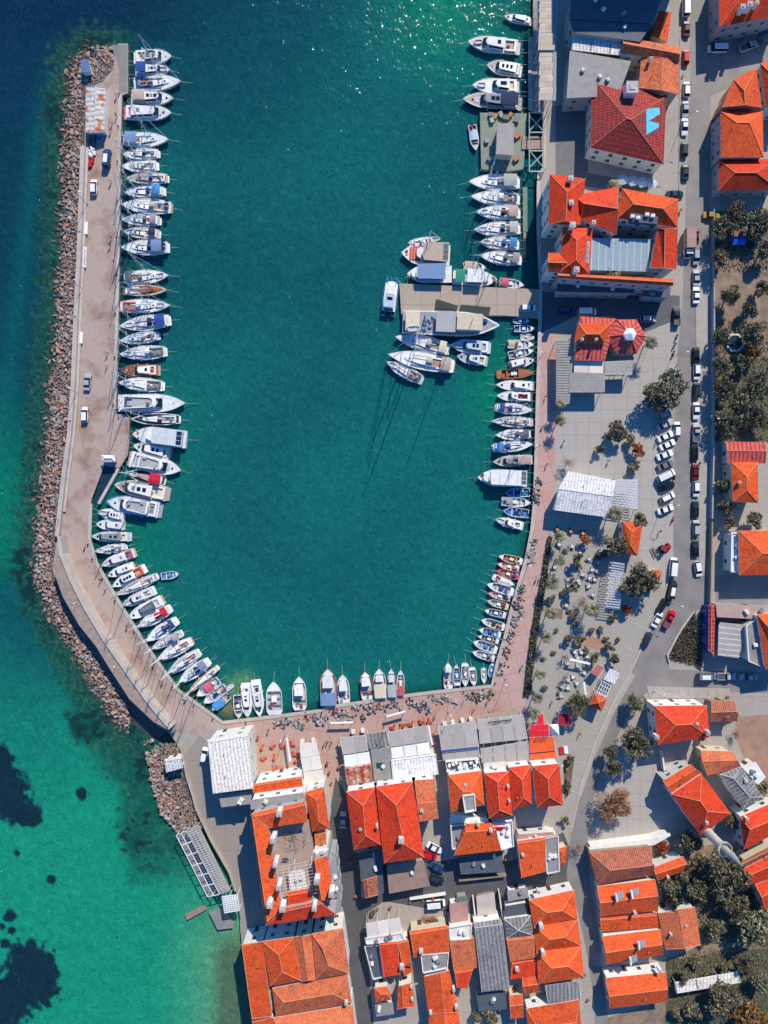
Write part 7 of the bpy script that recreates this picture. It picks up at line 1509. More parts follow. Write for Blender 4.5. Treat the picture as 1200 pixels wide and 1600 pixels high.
VEH = [ # x, y, heading (deg, photo: 0 right, 90 up), type, colour, label, group
(1072,11,90,'v','white','white van parked first at the top of the street',CG),(1073,44,90,'s','wine','dark red saloon near the top of the street below the van',CG),(1072,88,90,'h','red','bright red car parked beside the long orange gabled house',CG),
(1073,139,90,'h','white','white hatchback parked below the bright red car',CG),(1071,171,-90,'s','silver','silver saloon beside the stepped kerb, above a white saloon',CG),(1070,198,-90,'s','white','white saloon level with the blue tarpaulin',CG),
(1070,232,90,'h','green','dark green hatchback below the white saloon by the red public building',CG),(1071,268,90,'s','dark','dark saloon parked at the top of the hotel street front',CG),(1055,303,0,'s','green','dark green car turned across the pavement by the hotel corner',None),
(1121,76,180,'v','white','white van crossing the shaded square',None),(1170,72,20,'p','silver','silver pickup loaded in the shaded square',None),(1198,58,25,'h','grey','grey car at the right edge of the shaded square',None),
(1112,336,0,'s','yellow','mustard yellow taxi at the garden corner',None),(1075,382,-90,'t','white','brown box truck driving down the street',None),(1087,368,90,'s','wine','dark red car squeezed beside the brown box truck',None),
(1088,401,-90,'h','silver','silver hatchback just behind the dark red car',CG),(1088,434,90,'s','silver','silver saloon in shade north of a white saloon at the garden wall',CG),(1088,461,90,'s','white','white saloon at the north end of the blue grey garden wall',CG),
(1013,498,0,'h','silver','silver car by the mouth of the hotel alley',None),(1057,494,90,'p','dark','dark pickup standing at the plaza kerb',None),
(1088,554,90,'s','black','black saloon with reddish bonnet beside the garden wall',CG),(1089,581,-90,'h','white','white hatchback with black roof bars below the black saloon',CG),(1089,609,90,'h','dark','dark car in tree shade between two white cars',CG),
(1088,642,-90,'s','white','white saloon level with the first angled bay',CG),(1088,676,90,'p','silver','silver pickup facing north by the garden wall',CG),(1086,706,90,'s','black','black saloon south of the silver pickup',CG),
(1040,647,25,'h','silver','silver car half under the big tree, first angled bay',BG),(1039,664,25,'s','silver','silver saloon in second angled bay',BG),(1040,682,25,'s','white','white saloon with black sunroof in the third angled bay',BG),(1043,695,25,'s','white','white saloon in the fourth angled bay, nose further out',BG),
(1039,711,22,'s','white','white saloon in the fifth angled bay, above a dark grey one',BG),(1040,727,22,'s','grey','dark grey car in the sixth angled bay',BG),(1041,743,25,'v','white','white van in the angled bays',BG),(1042,760,22,'s','black','black saloon between white van and white hatchback',BG),
(1043,777,25,'h','white','white hatchback with black windows in the ninth angled bay',BG),(1040,796,20,'s','white','white saloon in the last angled bay',BG),(1058,671,90,'h','white','white car driving past the angled bays',None),
(1087,737,90,'s','wine','maroon saloon beside the motor scooters under trees',CG),(1088,764,-90,'h','white','white hatchback between maroon and black saloons',CG),(1087,795,90,'s','black','black saloon with light roof bar south of the white hatchback',CG),(1088,825,90,'h','silver','silver hatchback south of the long black saloon',CG),
(1087,857,90,'s','black','glossy black coupe at the end of the garden wall',CG),(1091,889,-80,'h','white','white car last at the road corner',CG),(1052,886,85,'v','white','white van near the tiny orange kiosk',None),(1050,921,80,'v','black','black van behind the white van',None),(1035,946,60,'h','black','black small car under the street lamp arm',None),
(1027,968,62,'s','white','white saloon parked on the curve opposite the red pickup',None),(1046,967,62,'p','red','bright red pickup beside the flower hedge',None),(1011,1000,66,'s','dark','dark saloon on the curve below the white saloon',None),
(1104,1057,0,'v','grey','grey van in the side street beside a tree shadow',None),(1135,1057,0,'p','silver','silver pickup in the side street middle',None),(1170,1058,180,'s','silver','silver saloon in the side street at right',None),
(167,247,85,'v','blue','dark blue van on the mole deck',None),(146,292,90,'h','white','white car on the mole with its shadow behind',None),(136,597,85,'s','silver','grey saloon parked against the mole parapet',None),(132,648,90,'h','white','white hatchback against the mole parapet south of the grey saloon',None),
(319,1180,80,'h','white','white car against the huge cream shed',None),(536,1282,88,'s','silver','silver saloon alone in the alley',None),(679,1325,-28,'s','white','white saloon askew in the back yard lane',None),(671,1337,-20,'h','red','small red car in the lane behind the white saloon',None),
(683,1356,-30,'s','blue','blue saloon in the shaded lane',None),(683,1374,-20,'h','dark','dark blue car in the shaded lane below the blue saloon',None),(681,1412,5,'v','white','white van at the climbing plant terrace',None),
(825,481,0,'h','white','white car parked at the root of the pier',None),(886,485,0,'h','blue','grey blue car first in the hotel alley',None),(917,487,0,'v','white','white van in the hotel alley behind the blue car',None)]
for x, y, a, k, c, lab, g in VEH:
    p = P(x, y, .8); o = place(CARS[k], (p.x, p.y, .016), R(a), lab, g, None, CC[c])
# two-wheelers, tractor
def scooter():
    t = thing('motor_scooter', '', 'scooter')
    for x in (.6, -.6):
        MB().tube((x, -.06, .27), (x, .06, .27), .27, n=12).build('wheel', BLACK, t)
    o = MB().loft([(-.75, -.16, .4), (.2, -.12, .3), (.2, .12, .3), (-.75, .16, .4)], [(-.8, -.18, .75), (-.1, -.14, .72), (-.1, .14, .72), (-.8, .18, .75)]).box(.3, .62, -.2, .2, .35, .9).build('body', OBJ, t); o['tint'] = 1
    MB().box(-.75, 0, -.14, .14, .752, .84).build('seat', BLACK, t); MB().tube((.45, -.34, 1.02), (.45, .34, 1.02), .03).tube((.45, 0, .6), (.45, 0, 1.02), .03).build('handlebar', METAL, t); return remember(t)
sc = scooter()
for x, y, a, c, lab in ((1056,527,70,'black','black motor scooter first in the row at the plaza kerb'),(1053,540,60,'blue','dark blue motor scooter second at the plaza kerb'),(1051,553,75,'black','black motor scooter near the big tree'),(1050,578,10,'white','white motor scooter under the big tree edge'),
    (1050,812,70,'red','bright red motor scooter alone in the empty bays'),(1053,745,80,'grey','grey motor scooter between the parked van and the lane'),(1091,726,60,'black','black motor scooter by the maroon saloon'),(1086,719,40,'wine','wine red motor scooter by the maroon saloon')):
    p = P(x, y); place(sc, (p.x, p.y, .015), R(a), lab, 'motor scooters', None, CC[c])
p = P(1037, 856); t = thing('tractor', 'red farm tractor with a harrow behind in the empty bays', 'tractor', (p.x, p.y, .015), R(25))
MB().box(-.4, 1.5, -.4, .4, .7, 1.4).box(.9, 1.55, -.3, .3, .5, .72).build('body', plain('red_tractor_paint', (190, 30, 44), rough=.4), t)
MB().box(-1.1, .0, -.6, .6, 2.1, 2.2).build('cab_roof', plain('red_tractor_paint', (0, 0, 0)), t); mb = MB()
for sx in (-1.0, -.1):
    for sy in (-.5, .5): mb.tube((sx, sy, 1.0), (sx, sy, 2.1), .04)
mb.build('cab_frame', BLACK, t); MB().box(-.9, -.5, -.25, .25, 1.0, 1.15).build('seat', BLACK, t)
for x, y, r_ in ((-.8, .75, .75), (-.8, -.75, .75), (1.1, .6, .45), (1.1, -.6, .45)): MB().tube((x, y - .18, r_), (x, y + .18, r_), r_, n=14).build('wheel', BLACK, t)
mb = MB(); mb.box(-2.6, -2.4, -1.4, 1.4, .4, .5).box(-3.4, -3.2, -1.4, 1.4, .4, .5)
for k in range(6): mb.tube((-2.5, -1.3 + k * .52, .45), (-2.6, -1.3 + k * .52, .02), .05); mb.tube((-3.3, -1.3 + k * .52, .45), (-3.4, -1.3 + k * .52, .02), .05)
mb.box(-3.3, -1.2, -.06, .06, .42, .52); mb.build('harrow', plain('rusty_brown_steel', (128, 72, 56)), t)
# ------------------------------------------------------------------ trees and plants
L_OLIVE = leafy('olive_foliage', (62, 60, 42), (182, 168, 132)); L_DARK = leafy('dark_foliage', (52, 56, 42), (168, 158, 124)); L_PALM = leafy('palm_fronds', (50, 54, 36), (150, 142, 106))
L_BROWN = leafy('brown_foliage', (110, 70, 50), (188, 140, 112)); L_RED = leafy('rusty_foliage', (120, 52, 34), (206, 108, 66)); L_YEL = leafy('yellow_foliage', (96, 72, 34), (176, 138, 76)); L_PINK = leafy('bare_pink_twigs', (130, 104, 94), (190, 162, 148))
def leaf_mesh(name, quads, mat):
    """quads: (centre, axis u, axis v, shade)"""
    vs, fs, sh = [], [], []
    for c, u, v, s in quads:
        o = len(vs); vs += [c - u, c + v * .5, c + u, c - v * .5]; fs.append((o, o + 1, o + 2, o + 3)); sh += [s] * 4
    me = bpy.data.meshes.new(name); me.from_pydata([tuple(p) for p in vs], [], fs); me.materials.append(mat)
    a = me.attributes.new('leaf_shade', 'FLOAT', 'POINT'); a.data.foreach_set('value', sh); me.update(); return me
def rv(r_): 
    while True:
        v = Vector((r_.uniform(-1, 1), r_.uniform(-1, 1), r_.uniform(-1, 1)))
        if .05 < v.length < 1: return v.normalized()
def crown(seed, n, mat, lobes=11, leaf=.11, flat=.75, spiky=0.0, name='crown'):
    """unit crown radius 1 centred 1.0 above its base: leaf clusters over lobes, gaps between them"""
    r_ = random.Random(seed); lb = []
    for k in range(lobes):
        a = r_.uniform(0, 6.28); rr_ = r_.uniform(.25, .72) if k else 0; lb.append((Vector((rr_ * math.cos(a), rr_ * math.sin(a), 1.0 + r_.uniform(-.35, .42) * flat)), r_.uniform(.26, .46)))
    q = []
    clusters = []
    for c, r in lb:
        for _ in range(int(34 * r / .36)):
            d = rv(r_); d.z = abs(d.z) * .9 - .25; clusters.append((c + d * r * r_.uniform(.75, 1.05), d))
    per = max(4, n // len(clusters))
    for c, d in clusters:
        s0 = r_.uniform(0, 1) ** 1.5
        for _ in range(per):
            p = c + Vector((r_.gauss(0, .055), r_.gauss(0, .055), r_.gauss(0, .05))); u = (rv(r_) + d * (.6 + spiky)).normalized(); v = u.cross(rv(r_)).normalized()
            l = leaf * r_.uniform(.6, 1.3); q.append((p, u * l, v * l * (.8 - .45 * min(1, spiky)), min(1, max(0, s0 * .8 + r_.uniform(-.15, .25)))))
    return leaf_mesh(name, q, mat)
def trunk(seed, h=1.0, r=.09, n=6, spread=.55, name='trunk'):
    r_ = random.Random(seed); mb = MB(); top = Vector((r_.uniform(-.08, .08), r_.uniform(-.08, .08), h * .55)); mb.tube((0, 0, -.05), top, r, r * .7, 8)
    for k in range(n):
        a = 6.28 * k / n + r_.uniform(-.3, .3); m = top + Vector((spread * .5 * math.cos(a), spread * .5 * math.sin(a), h * .25)); e = top + Vector((spread * math.cos(a), spread * math.sin(a), h * r_.uniform(.4, .65))); mb.tube(top, m, r * .55, r * .36, 6); mb.tube(m, e, r * .36, r * .1, 5)
        for _ in range(2): mb.tube(m, m + Vector((r_.uniform(-.35, .35), r_.uniform(-.35, .35), r_.uniform(.1, .35))), r * .22, r * .06, 4)
    return _mesh(mb, name, BARK)
def tree(name, cat, cm, tm):
    t = thing(name, '', cat); link('trunk', tm, t); link('crown', cm, t); return remember(t)
T0, T1 = trunk(1), trunk(2, n=8)
TREES = {'a': [tree('leafy_tree', 'tree', crown(s, 2600, L_OLIVE, 12), T0) for s in (11, 12)], 'd': [tree('dense_tree', 'tree', crown(s, 3600, L_DARK, 15, leaf=.085), T1) for s in (21, 22, 23)],
         'c': [tree('pine_tree', 'tree', crown(s, 3200, L_DARK, 13, leaf=.13, spiky=1.4), T1) for s in (31, 32)], 'b': [tree('brown_leaved_tree', 'tree', crown(41, 6500, L_BROWN, 16, leaf=.065, spiky=.6), T1)],
         'r': [tree('rusty_shrub', 'shrub', crown(51, 1500, L_RED, 8), T0)], 'y': [tree('yellowish_tree', 'tree', crown(61, 2600, L_YEL, 12), T0)], 's': [tree('round_shrub', 'shrub', crown(s, 1300, L_OLIVE, 8, leaf=.14), T0) for s in (71, 72)],
         'k': [tree('bare_twig_tree', 'tree', crown(81, 1300, L_PINK, 9, leaf=.07, spiky=2.0), trunk(82, n=11, r=.06))]}
def palm(seed, nf=22):
    r_ = random.Random(seed); q = []; mb = MB()
    for k in range(nf):
        a = 6.28 * k / nf * 2.4 + r_.uniform(-.2, .2); el = r_.uniform(-.25, 1.0); d = Vector((math.cos(a), math.sin(a), 0)); p = Vector((0, 0, 1.0)); dv = (d * math.cos(el) + Vector((0, 0, math.sin(el)))).normalized(); L = r_.uniform(.85, 1.1); s0 = r_.uniform(.1, .9); side = Vector((-d.y, d.x, 0))
        for j in range(9):
            pn = p + dv * L / 9; dv = (dv + Vector((0, 0, -.13 - .02 * j))).normalized(); w = .27 * math.sin(math.pi * min(1, (j + 1.2) / 10)) + .03
            for sg in (1, -1):
                for m in (0, .5):
                    b0 = p.lerp(pn, m); u = (side * sg * w + dv * .09 + Vector((0, 0, -.05))); q.append((b0 + u * .5, u * .5, dv * .055, min(1, max(0, s0 + r_.uniform(-.2, .2)))))
            p = pn
    me = leaf_mesh('fronds', q, L_PALM)
    t = thing('palm_tree', '', 'palm tree'); h = 1.0; mb = MB()
    for k in range(8): mb.tube((0.02 * math.sin(k), 0, k / 8), (0.02 * math.sin(k + 1), 0, (k + 1) / 8), .075 if k else .1, .07, 8)
    mb.lathe([(.08, .92), (.13, .98), (.08, 1.03), (.02, 1.05)], 8); link('trunk', _mesh(mb, 'trunk', BARK), t); link('fronds', me, t); return remember(t)
PALMS = [palm(5), palm(6)]
TR = [ # kind, x, y, crown radius px, height m, label
('d',1038,612,35,8,'big spreading green tree over the parking kerb'),('a',962,676,19,5,'leafy tree standing in the plaza south of the pergolas'),('s',936,703,8,2.5,'small round bush left of the plaza trees'),('s',987,688,10,3,'dark bush right of the plaza tree'),('r',993,704,13,3.5,'rust coloured bush at the plaza edge'),
('p',877,631,9,5,'palm at the corner of the pergola strip'),('p',876,657,10,5,'palm below the pergola corner palm'),('p',1018,534,11,6,'palm beside the hexagonal pavilion'),('k',889,722,12,4,'leafless pinkish tree north of the white hall'),('p',962,802,13,6,'palm at the corner of the white hall canopy'),
('p',876,838,10,5,'palm on the promenade side of the tea garden, below the white hall'),('r',917,842,10,3,'bright orange bush in the tea garden'),('a',960,850,15,6,'leafy tree casting shade on the tea garden'),('p',875,875,10,5,'palm among garden tables, west'),('a',903,874,9,4,'dark small tree among the garden tables'),('p',864,911,12,5.5,'wide palm beside the promenade hedge'),
('a',895,918,8,4,'thin tree among white tables'),('k',912,943,14,4.5,'leafless pinkish tree in the park beside a palm'),('p',926,952,13,6,'palm touching the leafless pinkish tree'),('p',862,958,10,5,'palm in the square soil bed'),('p',855,997,10,5,'palm in the second soil bed'),('p',845,1054,9,5,'palm by the south end of the hedge'),('p',840,1091,10,5,'palm north of the bright red canopy tongue'),('p',836,1115,10,5,'palm at the corner of the largest awning'),
('a',930,1028,9,3.5,'round tree at the end of the white strip awning'),('a',960,1030,9,3.5,'round tree north of the white ribbed shelter'),('c',901,1099,19,6,'spreading pale palm like tree beside the pyramid kiosk'),('k',884,1060,8,3,'leafless bush among the southern tea tables'),('k',883,1027,7,3,'thin brown bush at the north end of the southern tables'),
('d',968,852,16,6.5,'dark tree beside the orange kiosk'),('a',999,811,12,5,'leafy tree over the top of the orange kiosk'),('d',1001,904,26,7.5,'spreading park tree beside the tiny orange kiosk'),('a',982,915,15,6,'paler tree joined to the spreading park tree'),('r',981,951,10,3,'orange leaved bush below the spreading park tree'),
('s',889,997,8,2.5,'dark shrub beside the soil bed'),('s',953,1010,9,2.5,'dark shrub row at the pavement'),('s',905,1000,10,2.5,'shrubs in the bed south of the leafless tree'),('s',897,960,8,2.2,'low shrub beside a walkway'),('s',890,1185,8,2.2,'shrub by the road side wall'),('s',886,1225,8,2.2,'scrubby shrub below the four house row'),('s',882,1280,8,2.2,'pale shrub at the end of the four house row'),
('a',1130,760,13,5,'bushy tree west of the orange hipped house'),('a',1133,794,14,5,'bushy tree beside the south corner of the orange hipped house'),('a',1181,812,16,5.5,'bushy tree between the house and the villa'),('s',1140,817,10,3,'low shrub by the villa lawn'),
('c',995,1098,15,6,'spiky tree at the road fork corner'),('c',993,1162,25,9,'tallest spiky tree by the road bend'),('c',960,1198,15,7,'smaller spiky tree at the road edge'),('c',955,1176,11,6,'dark narrow spiky tree beside the tallest one'),('b',957,1257,29,7,'round brown leaved tree in the parking court'),('d',1076,1318,20,6,'dark tree below the askew house'),('r',1035,1318,13,3.5,'rust red bush on the white terrace wall'),
('d',1125,1362,38,9,'very large dark tree below the minaret'),('a',1144,1283,13,5,'dark tree between the askew house and right edge house'),('a',1192,1234,13,5,'tree at the right edge beside the grey roof'),('d',1052,1388,22,7,'dark tree east of the solar heater house'),('d',1178,1446,33,8.5,'large dark tree at the right, second of the grove'),('a',1054,1408,14,5,'lower tree beside the ridge north house'),
('d',1118,1452,16,6,'dark tree in the middle of the wild garden'),('a',1072,1524,13,4.5,'small tree west of the slatted shelter'),('d',1125,1562,28,8,'dense tree south of the slatted shelter'),('y',1170,1585,32,6,'yellow brown tree at the bottom right'),('s',1133,1512,11,3,'shrub at the end of the slatted shelter'),('r',1200,1592,10,3,'red flowering bush in the bottom corner'),('d',1088,1392,18,6,'dark tree in the grove between two large ones'),('d',1150,1415,20,7,'dark tree filling the grove centre'),
('d',1127,357,22,6.5,'pale headed tree at the garden corner by the yellow taxi'),('d',1152,338,22,6.5,'tree in the north garden, second from the street'),('d',1185,344,26,7,'wide tree at the right edge of the north garden'),('a',1127,401,17,6,'tree over the street wall below the garden corner'),('a',1197,392,15,6,'tree at right of the blue play frame'),('c',1143,461,16,6,'spiky tree in the brown garden'),('a',1190,450,14,5,'thin tree at the right side of the brown garden'),
('d',1129,528,16,6,'dark tree left of the octagonal pool'),('d',1172,522,21,6,'dark tree right of the octagonal pool'),('y',1178,548,12,5,'yellowish tree below the pool'),('d',1125,570,15,6,'tree south of the pool at the wall'),('d',1130,606,21,7,'dark tree mid garden at the wall'),('d',1186,604,22,7,'dark tree mid garden at right'),('d',1133,660,23,7,'dark tree in the south garden at the wall'),('d',1160,634,19,6.5,'dark tree in the south garden centre'),('d',1190,655,20,6.5,'dark tree above the pink metal roof'),('a',1160,570,14,5,'greyish tree in the garden centre'),('a',1172,480,13,5,'tree north east of the octagonal pool'),
('p',960,290,12,6,'palm by the grey parasols'),('p',959,423,13,7,'palm in the hotel courtyard corner'),('k',1150,1148,9,3,'bare bush in the bare yard'),('s',1146,1118,8,2.5,'bush beside the weathered brown roof'),('k',905,1325,9,3,'grey bush at the road side by the white terrace'),('s',1098,1150,8,3,'bush behind the bright orange house'),('s',1060,1545,8,2.5,'bush under the slatted shelter'),('k',855,1548,8,3,'dry plants left of the slatted grey panels'),('a',762,1585,11,4,'tree in the dark back yard at the bottom'),('a',745,1590,9,4,'smaller tree in the dark back yard at the bottom'),('s',772,1592,8,3,'shrub in the dark back yard at the bottom'),
('a',1090,1505,12,4,'small tree north of the slatted shelter'),('d',1168,1508,17,5.5,'dark tree north east of the slatted shelter'),('d',1188,1535,16,5,'dark tree right of the slatted shelter'),('a',1080,1580,14,5,'tree south west of the slatted shelter by the bottom'),('s',1058,1584,10,3,'bush at the foot of the southernmost gabled house'),('s',991,728,10,2.5,'dark shrub strip east of the white hall'),('b',670,1440,14,2.5,'brown dry climbing plant mass on the terrace'),('r',690,1441,8,2,'rusty climbing plant on the terrace end'),('s',583,1425,6,2,'plant tub at the alley corner terrace'),('s',574,1446,6,2,'dark plant at the alley side of the cream terrace')]
for i, (k, x, y, r_, h, lab) in enumerate(TR):
    if k == 'p':
        o = PALMS[i % 2]; rm = r_ * S * 1.12; p = P(x, y, h); t = place(o, (p.x, p.y, 0), rng.uniform(0, 6), lab, 'palms')
        for ch in ([c_ for c_ in bpy.data.objects if c_.parent is t]):
            if ch.name.startswith('trunk'): ch.scale = (1.7, 1.7, h)
            else: ch.scale = (rm, rm, rm); ch.location.z = h - rm
    else:
        o = TREES[k][i % len(TREES[k])]; rm = r_ * S * (.97 if x > 1100 else 1); zc = max(h - rm * .75, rm * .3); p = P(x, y, zc); place(o, (p.x, p.y, 0), rng.uniform(0, 6), lab, 'trees and bushes', (rm, rm, max(h / 1.62, rm * .5)))
for i, (x, y) in enumerate(((885,860),(893,905),(905,885),(880,925),(935,872),(930,905),(946,866),(958,965),(900,975),(940,985),(870,985),(866,1020),(850,1030),(875,1085),(852,1075),(915,1016),(966,1000),(948,998),(872,850),(862,935),(925,985),(890,955))):
    p = P(x, y, 1); o = TREES['s'][i % 2]; rm = rng.uniform(.7, 1.35); place(o, (p.x, p.y, -.3), rng.uniform(0, 6), 'low grey green shrub planted among the tea garden tables', 'tea garden shrubs', (rm, rm, rm * .9))
# hedges and ground cover
def hedge(label, poly, h, n, mat, seed, leaf=.32, kind=None, name='hedge', cat='hedge'):
    r_ = random.Random(seed); xs = [p[0] for p in poly]; ys = [p[1] for p in poly]; q = []
    while len(q) < n:
        x, y = r_.uniform(min(xs), max(xs)), r_.uniform(min(ys), max(ys))
        if not pip(x, y, poly): continue
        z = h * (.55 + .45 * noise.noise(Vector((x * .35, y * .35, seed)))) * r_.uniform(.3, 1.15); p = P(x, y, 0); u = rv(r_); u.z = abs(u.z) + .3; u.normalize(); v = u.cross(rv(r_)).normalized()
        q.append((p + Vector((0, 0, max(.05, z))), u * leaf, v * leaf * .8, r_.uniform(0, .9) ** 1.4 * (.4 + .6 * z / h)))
    c = P(*poly[0]); q = [(a - c, b_, c_, d) for a, b_, c_, d in q]
    return tag(link(name, leaf_mesh(name, q, mat), None, c), label, cat, None, kind)
hedge('long dark hedge between promenade and tea garden', [(856,838),(862,838),(852,915),(840,985),(828,1085),(818,1085),(830,985),(843,915)], 1.6, 5200, L_DARK, 1)
hedge('triangular bed of low clipped shrubs inside the road fork', [(1086,955),(1091,1040),(1043,1028),(1062,990)], .9, 4200, L_OLIVE, 2, .26)
hedge('dark hedge strip along the thin red roof', [(1091,955),(1096,957),(1096,1042),(1091,1040)], 1.2, 800, L_DARK, 3)
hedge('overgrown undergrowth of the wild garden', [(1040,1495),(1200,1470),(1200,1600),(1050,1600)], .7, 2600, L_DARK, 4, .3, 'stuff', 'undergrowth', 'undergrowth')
hedge('undergrowth below the garden trees', [(1112,500),(1205,500),(1205,690),(1112,690)], .9, 2600, L_DARK, 5, .32, 'stuff', 'undergrowth', 'undergrowth')
hedge('undergrowth of the north garden', [(1114,330),(1205,330),(1205,430),(1114,420)], .8, 1300, L_DARK, 6, .32, 'stuff', 'undergrowth', 'undergrowth')
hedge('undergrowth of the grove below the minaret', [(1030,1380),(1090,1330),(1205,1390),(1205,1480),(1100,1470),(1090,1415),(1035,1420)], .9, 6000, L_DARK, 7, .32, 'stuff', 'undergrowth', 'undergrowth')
# octagonal pool, play frame
p = P(1147, 536); t = thing('fountain_pool', 'octagonal fountain basin with white rim in the garden', 'fountain', (p.x, p.y, 0)); q = [(p.x + 2.3 * math.cos(R(22.5 + 45 * k)), p.y + 2.3 * math.sin(R(22.5 + 45 * k))) for k in range(8)]
MB().strip(q + [q[0]], .5, 0, .55).build('rim', W_WHITE, t, p); MB().prism(q, .024, .35).build('basin_water', glassy('basin_water', (40, 70, 84)), t, p)
p = P(1148, 381); t = thing('play_frame', 'bright blue covered play frame in the north garden', 'play frame', (p.x, p.y, 0))
MB().loft([(-1.7, -1.1, 2.2), (1.7, -1.1, 2.2), (1.7, 1.1, 2.2), (-1.7, 1.1, 2.2)], [(-1.5, -.1, 2.7), (1.5, -.1, 2.7), (1.5, .1, 2.7), (-1.5, .1, 2.7)]).build('roof', plain('bright_blue_sheet', (40, 104, 210), var=.2), t); mb = MB()
for a in ((-1.5, -1), (1.5, -1), (1.5, 1), (-1.5, 1)): mb.tube((a[0], a[1], 0), (a[0], a[1], 2.2), .06)
mb.build('post', METAL, t)
p = P(1169, 384); t = thing('trampoline', 'dark round trampoline beside the blue play frame', 'trampoline', (p.x, p.y, 0)); MB().lathe([(1.2, .82), (1.2, .85), (.02, .86)], 20).build('mat', BLACK, t); mb = MB()
for k in range(20): a = R(18 * k); b_ = R(18 * k + 18); mb.tube((1.35 * math.cos(a), 1.35 * math.sin(a), .85), (1.35 * math.cos(b_), 1.35 * math.sin(b_), .85), .05)
for k in range(5): a = R(72 * k); mb.tube((1.35 * math.cos(a), 1.35 * math.sin(a), 0), (1.35 * math.cos(a), 1.35 * math.sin(a), .85), .04)
mb.build('ring', METAL, t)
# ------------------------------------------------------------------ street and restaurant furniture
def table():
    t = thing('cafe_table', '', 'table'); o = MB().lathe([(.42, .70), (.45, .72), (.45, .75), (.02, .76)], 14).build('tabletop', OBJ_M, t, smooth=False); o['tint'] = 1; mb = MB(); mb.tube((0, 0, .02), (0, 0, .7), .05); mb.lathe([(.26, 0), (.26, .03), (.05, .05)], 10); mb.build('pedestal', METAL, t); return remember(t)
def chair():
    t = thing('cafe_chair', '', 'chair'); o = MB().box(-.22, .22, -.22, .22, .42, .46).build('seat', OBJ_M, t); o['tint'] = 1; o = MB().loft([(-.24, -.22, .46), (-.19, -.22, .46), (-.19, .22, .46), (-.24, .22, .46)], [(-.32, -.2, .88), (-.28, -.2, .88), (-.28, .2, .88), (-.32, .2, .88)]).build('backrest', OBJ_M, t); o['tint'] = 1
    for sx in (-.19, .19):
        for sy in (-.19, .19): MB().tube((sx, sy, 0), (sx * .9, sy * .9, .42), .02, n=5).build('leg', METAL, t)
    return remember(t)
TB, CHR = table(), chair()
def cafe_set(x, y, col, ccol, n, lt, lc, gt, gc, seed):
    r_ = random.Random(seed); p = P(x, y); place(TB, (p.x, p.y, .013), 0, lt, gt, None, col); a0 = r_.uniform(0, 6)
    for k in range(n):
        a = a0 + 6.28 * k / n; d = r_.uniform(.72, .85); place(CHR, (p.x + d * math.cos(a), p.y + d * math.sin(a), .013), a + math.pi + math.pi, lc, gc, None, ccol)
ws = [(800+x/7.5, 820+y/7.5) for x, y in ((545,230),(700,250),(815,275),(790,330),(490,490),(505,610),(655,640),(650,710),(765,650),(785,680),(895,395),(1000,440),(1050,300),(930,525),(990,540),(960,640),(890,720),(940,815),(435,910),(630,830),(630,940),(820,580),(690,560),(900,620))]
ws2 = [(860+x/8.571, 1000+y/8.571) for x, y in ((320,155),(410,160),(485,215),(360,235),(225,320),(350,355),(445,430),(295,490),(230,525),(350,575),(145,615),(225,635),(130,740),(500,340))]
for k, (x, y) in enumerate(ws): cafe_set(x, y, 'white' and (200, 200, 194), (140, 152, 152), 3, 'round white table in the tea garden under the trees', 'white chair at a tea garden table under the trees', 'tea garden tables', 'tea garden chairs', k)
for k, (x, y) in enumerate(ws2): cafe_set(x, y, (216, 214, 204), (170, 182, 178), 3, 'round white table in the southern tea garden near the pyramid kiosk', 'pale chair at a table near the pyramid kiosk', 'southern tea garden tables', 'southern tea garden chairs', 40 + k)
os_ = [(340+x/4.8, 1010+y/4.8) for x, y in ((335,755),(415,745),(485,740),(565,725),(345,835),(425,830),(370,965),(440,950),(515,945),(580,800),(590,850),(590,930),(430,915))]
for k, (x, y) in enumerate(os_): cafe_set(x, y, (226, 92, 40), (190, 66, 36), 2, 'table with orange cloth on the open quay terrace', 'orange red chair on the open quay terrace', 'orange terrace tables', 'orange terrace chairs', 90 + k)
for k, (x, y) in enumerate(((614,1136),(629,1133),(642,1131),(658,1128),(670,1126))): cafe_set(x, y, (200, 70, 36), (190, 60, 34), 3, 'orange table in front of the three panel awning', 'orange chair in front of the three panel awning', 'orange tables before the awning', 'orange chairs before the awning', 120 + k)
for k, (x, y) in enumerate(((870,827),(891,830),(910,833))): cafe_set(x, y, (224, 138, 92), (70, 60, 50), 4, 'peach topped table beside the white hall shadow', 'dark chair at a peach topped table', 'peach topped tables', 'chairs at the peach topped tables', 130 + k)
def parasol():
    t = thing('parasol', '', 'parasol'); rg = [Vector((1.55 * math.cos(R(60 * k)), 1.55 * math.sin(R(60 * k)), 2.3)) for k in range(6)]; mb = MB(); slope_faces(mb, [[rg[k], rg[(k + 1) % 6], Vector((0, 0, 2.85))] for k in range(6)]); o = mb.build('canopy', OBJ_M, t); o['tint'] = 1
    MB().tube((0, 0, 0), (0, 0, 2.9), .04).build('pole', ALU, t); MB().lathe([(.35, 0), (.35, .1), (.06, .14)], 10).build('base', CONC_D, t); return remember(t)
PS = parasol()
for x, y, n in ((973,280,'leftmost'),(989,282,'second'),(1004,284,'third'),(1019,287,'rightmost')): p = P(x, y, 2.5); place(PS, (p.x, p.y, 0), .2, 'pale grey six sided parasol south of the red public building, %s of four' % n, 'grey parasols', None, (190, 196, 196))
def cabinet():
    t = thing('menu_cabinet', '', 'cabinet'); o = MB().box(-.45, .45, -.4, .4, 0, 1.15).build('body', OBJ, t); o['tint'] = 1; MB().box(-.48, .48, -.43, .43, 1.151, 1.22).build('top', W_WHITE, t); return remember(t)
CB = cabinet()
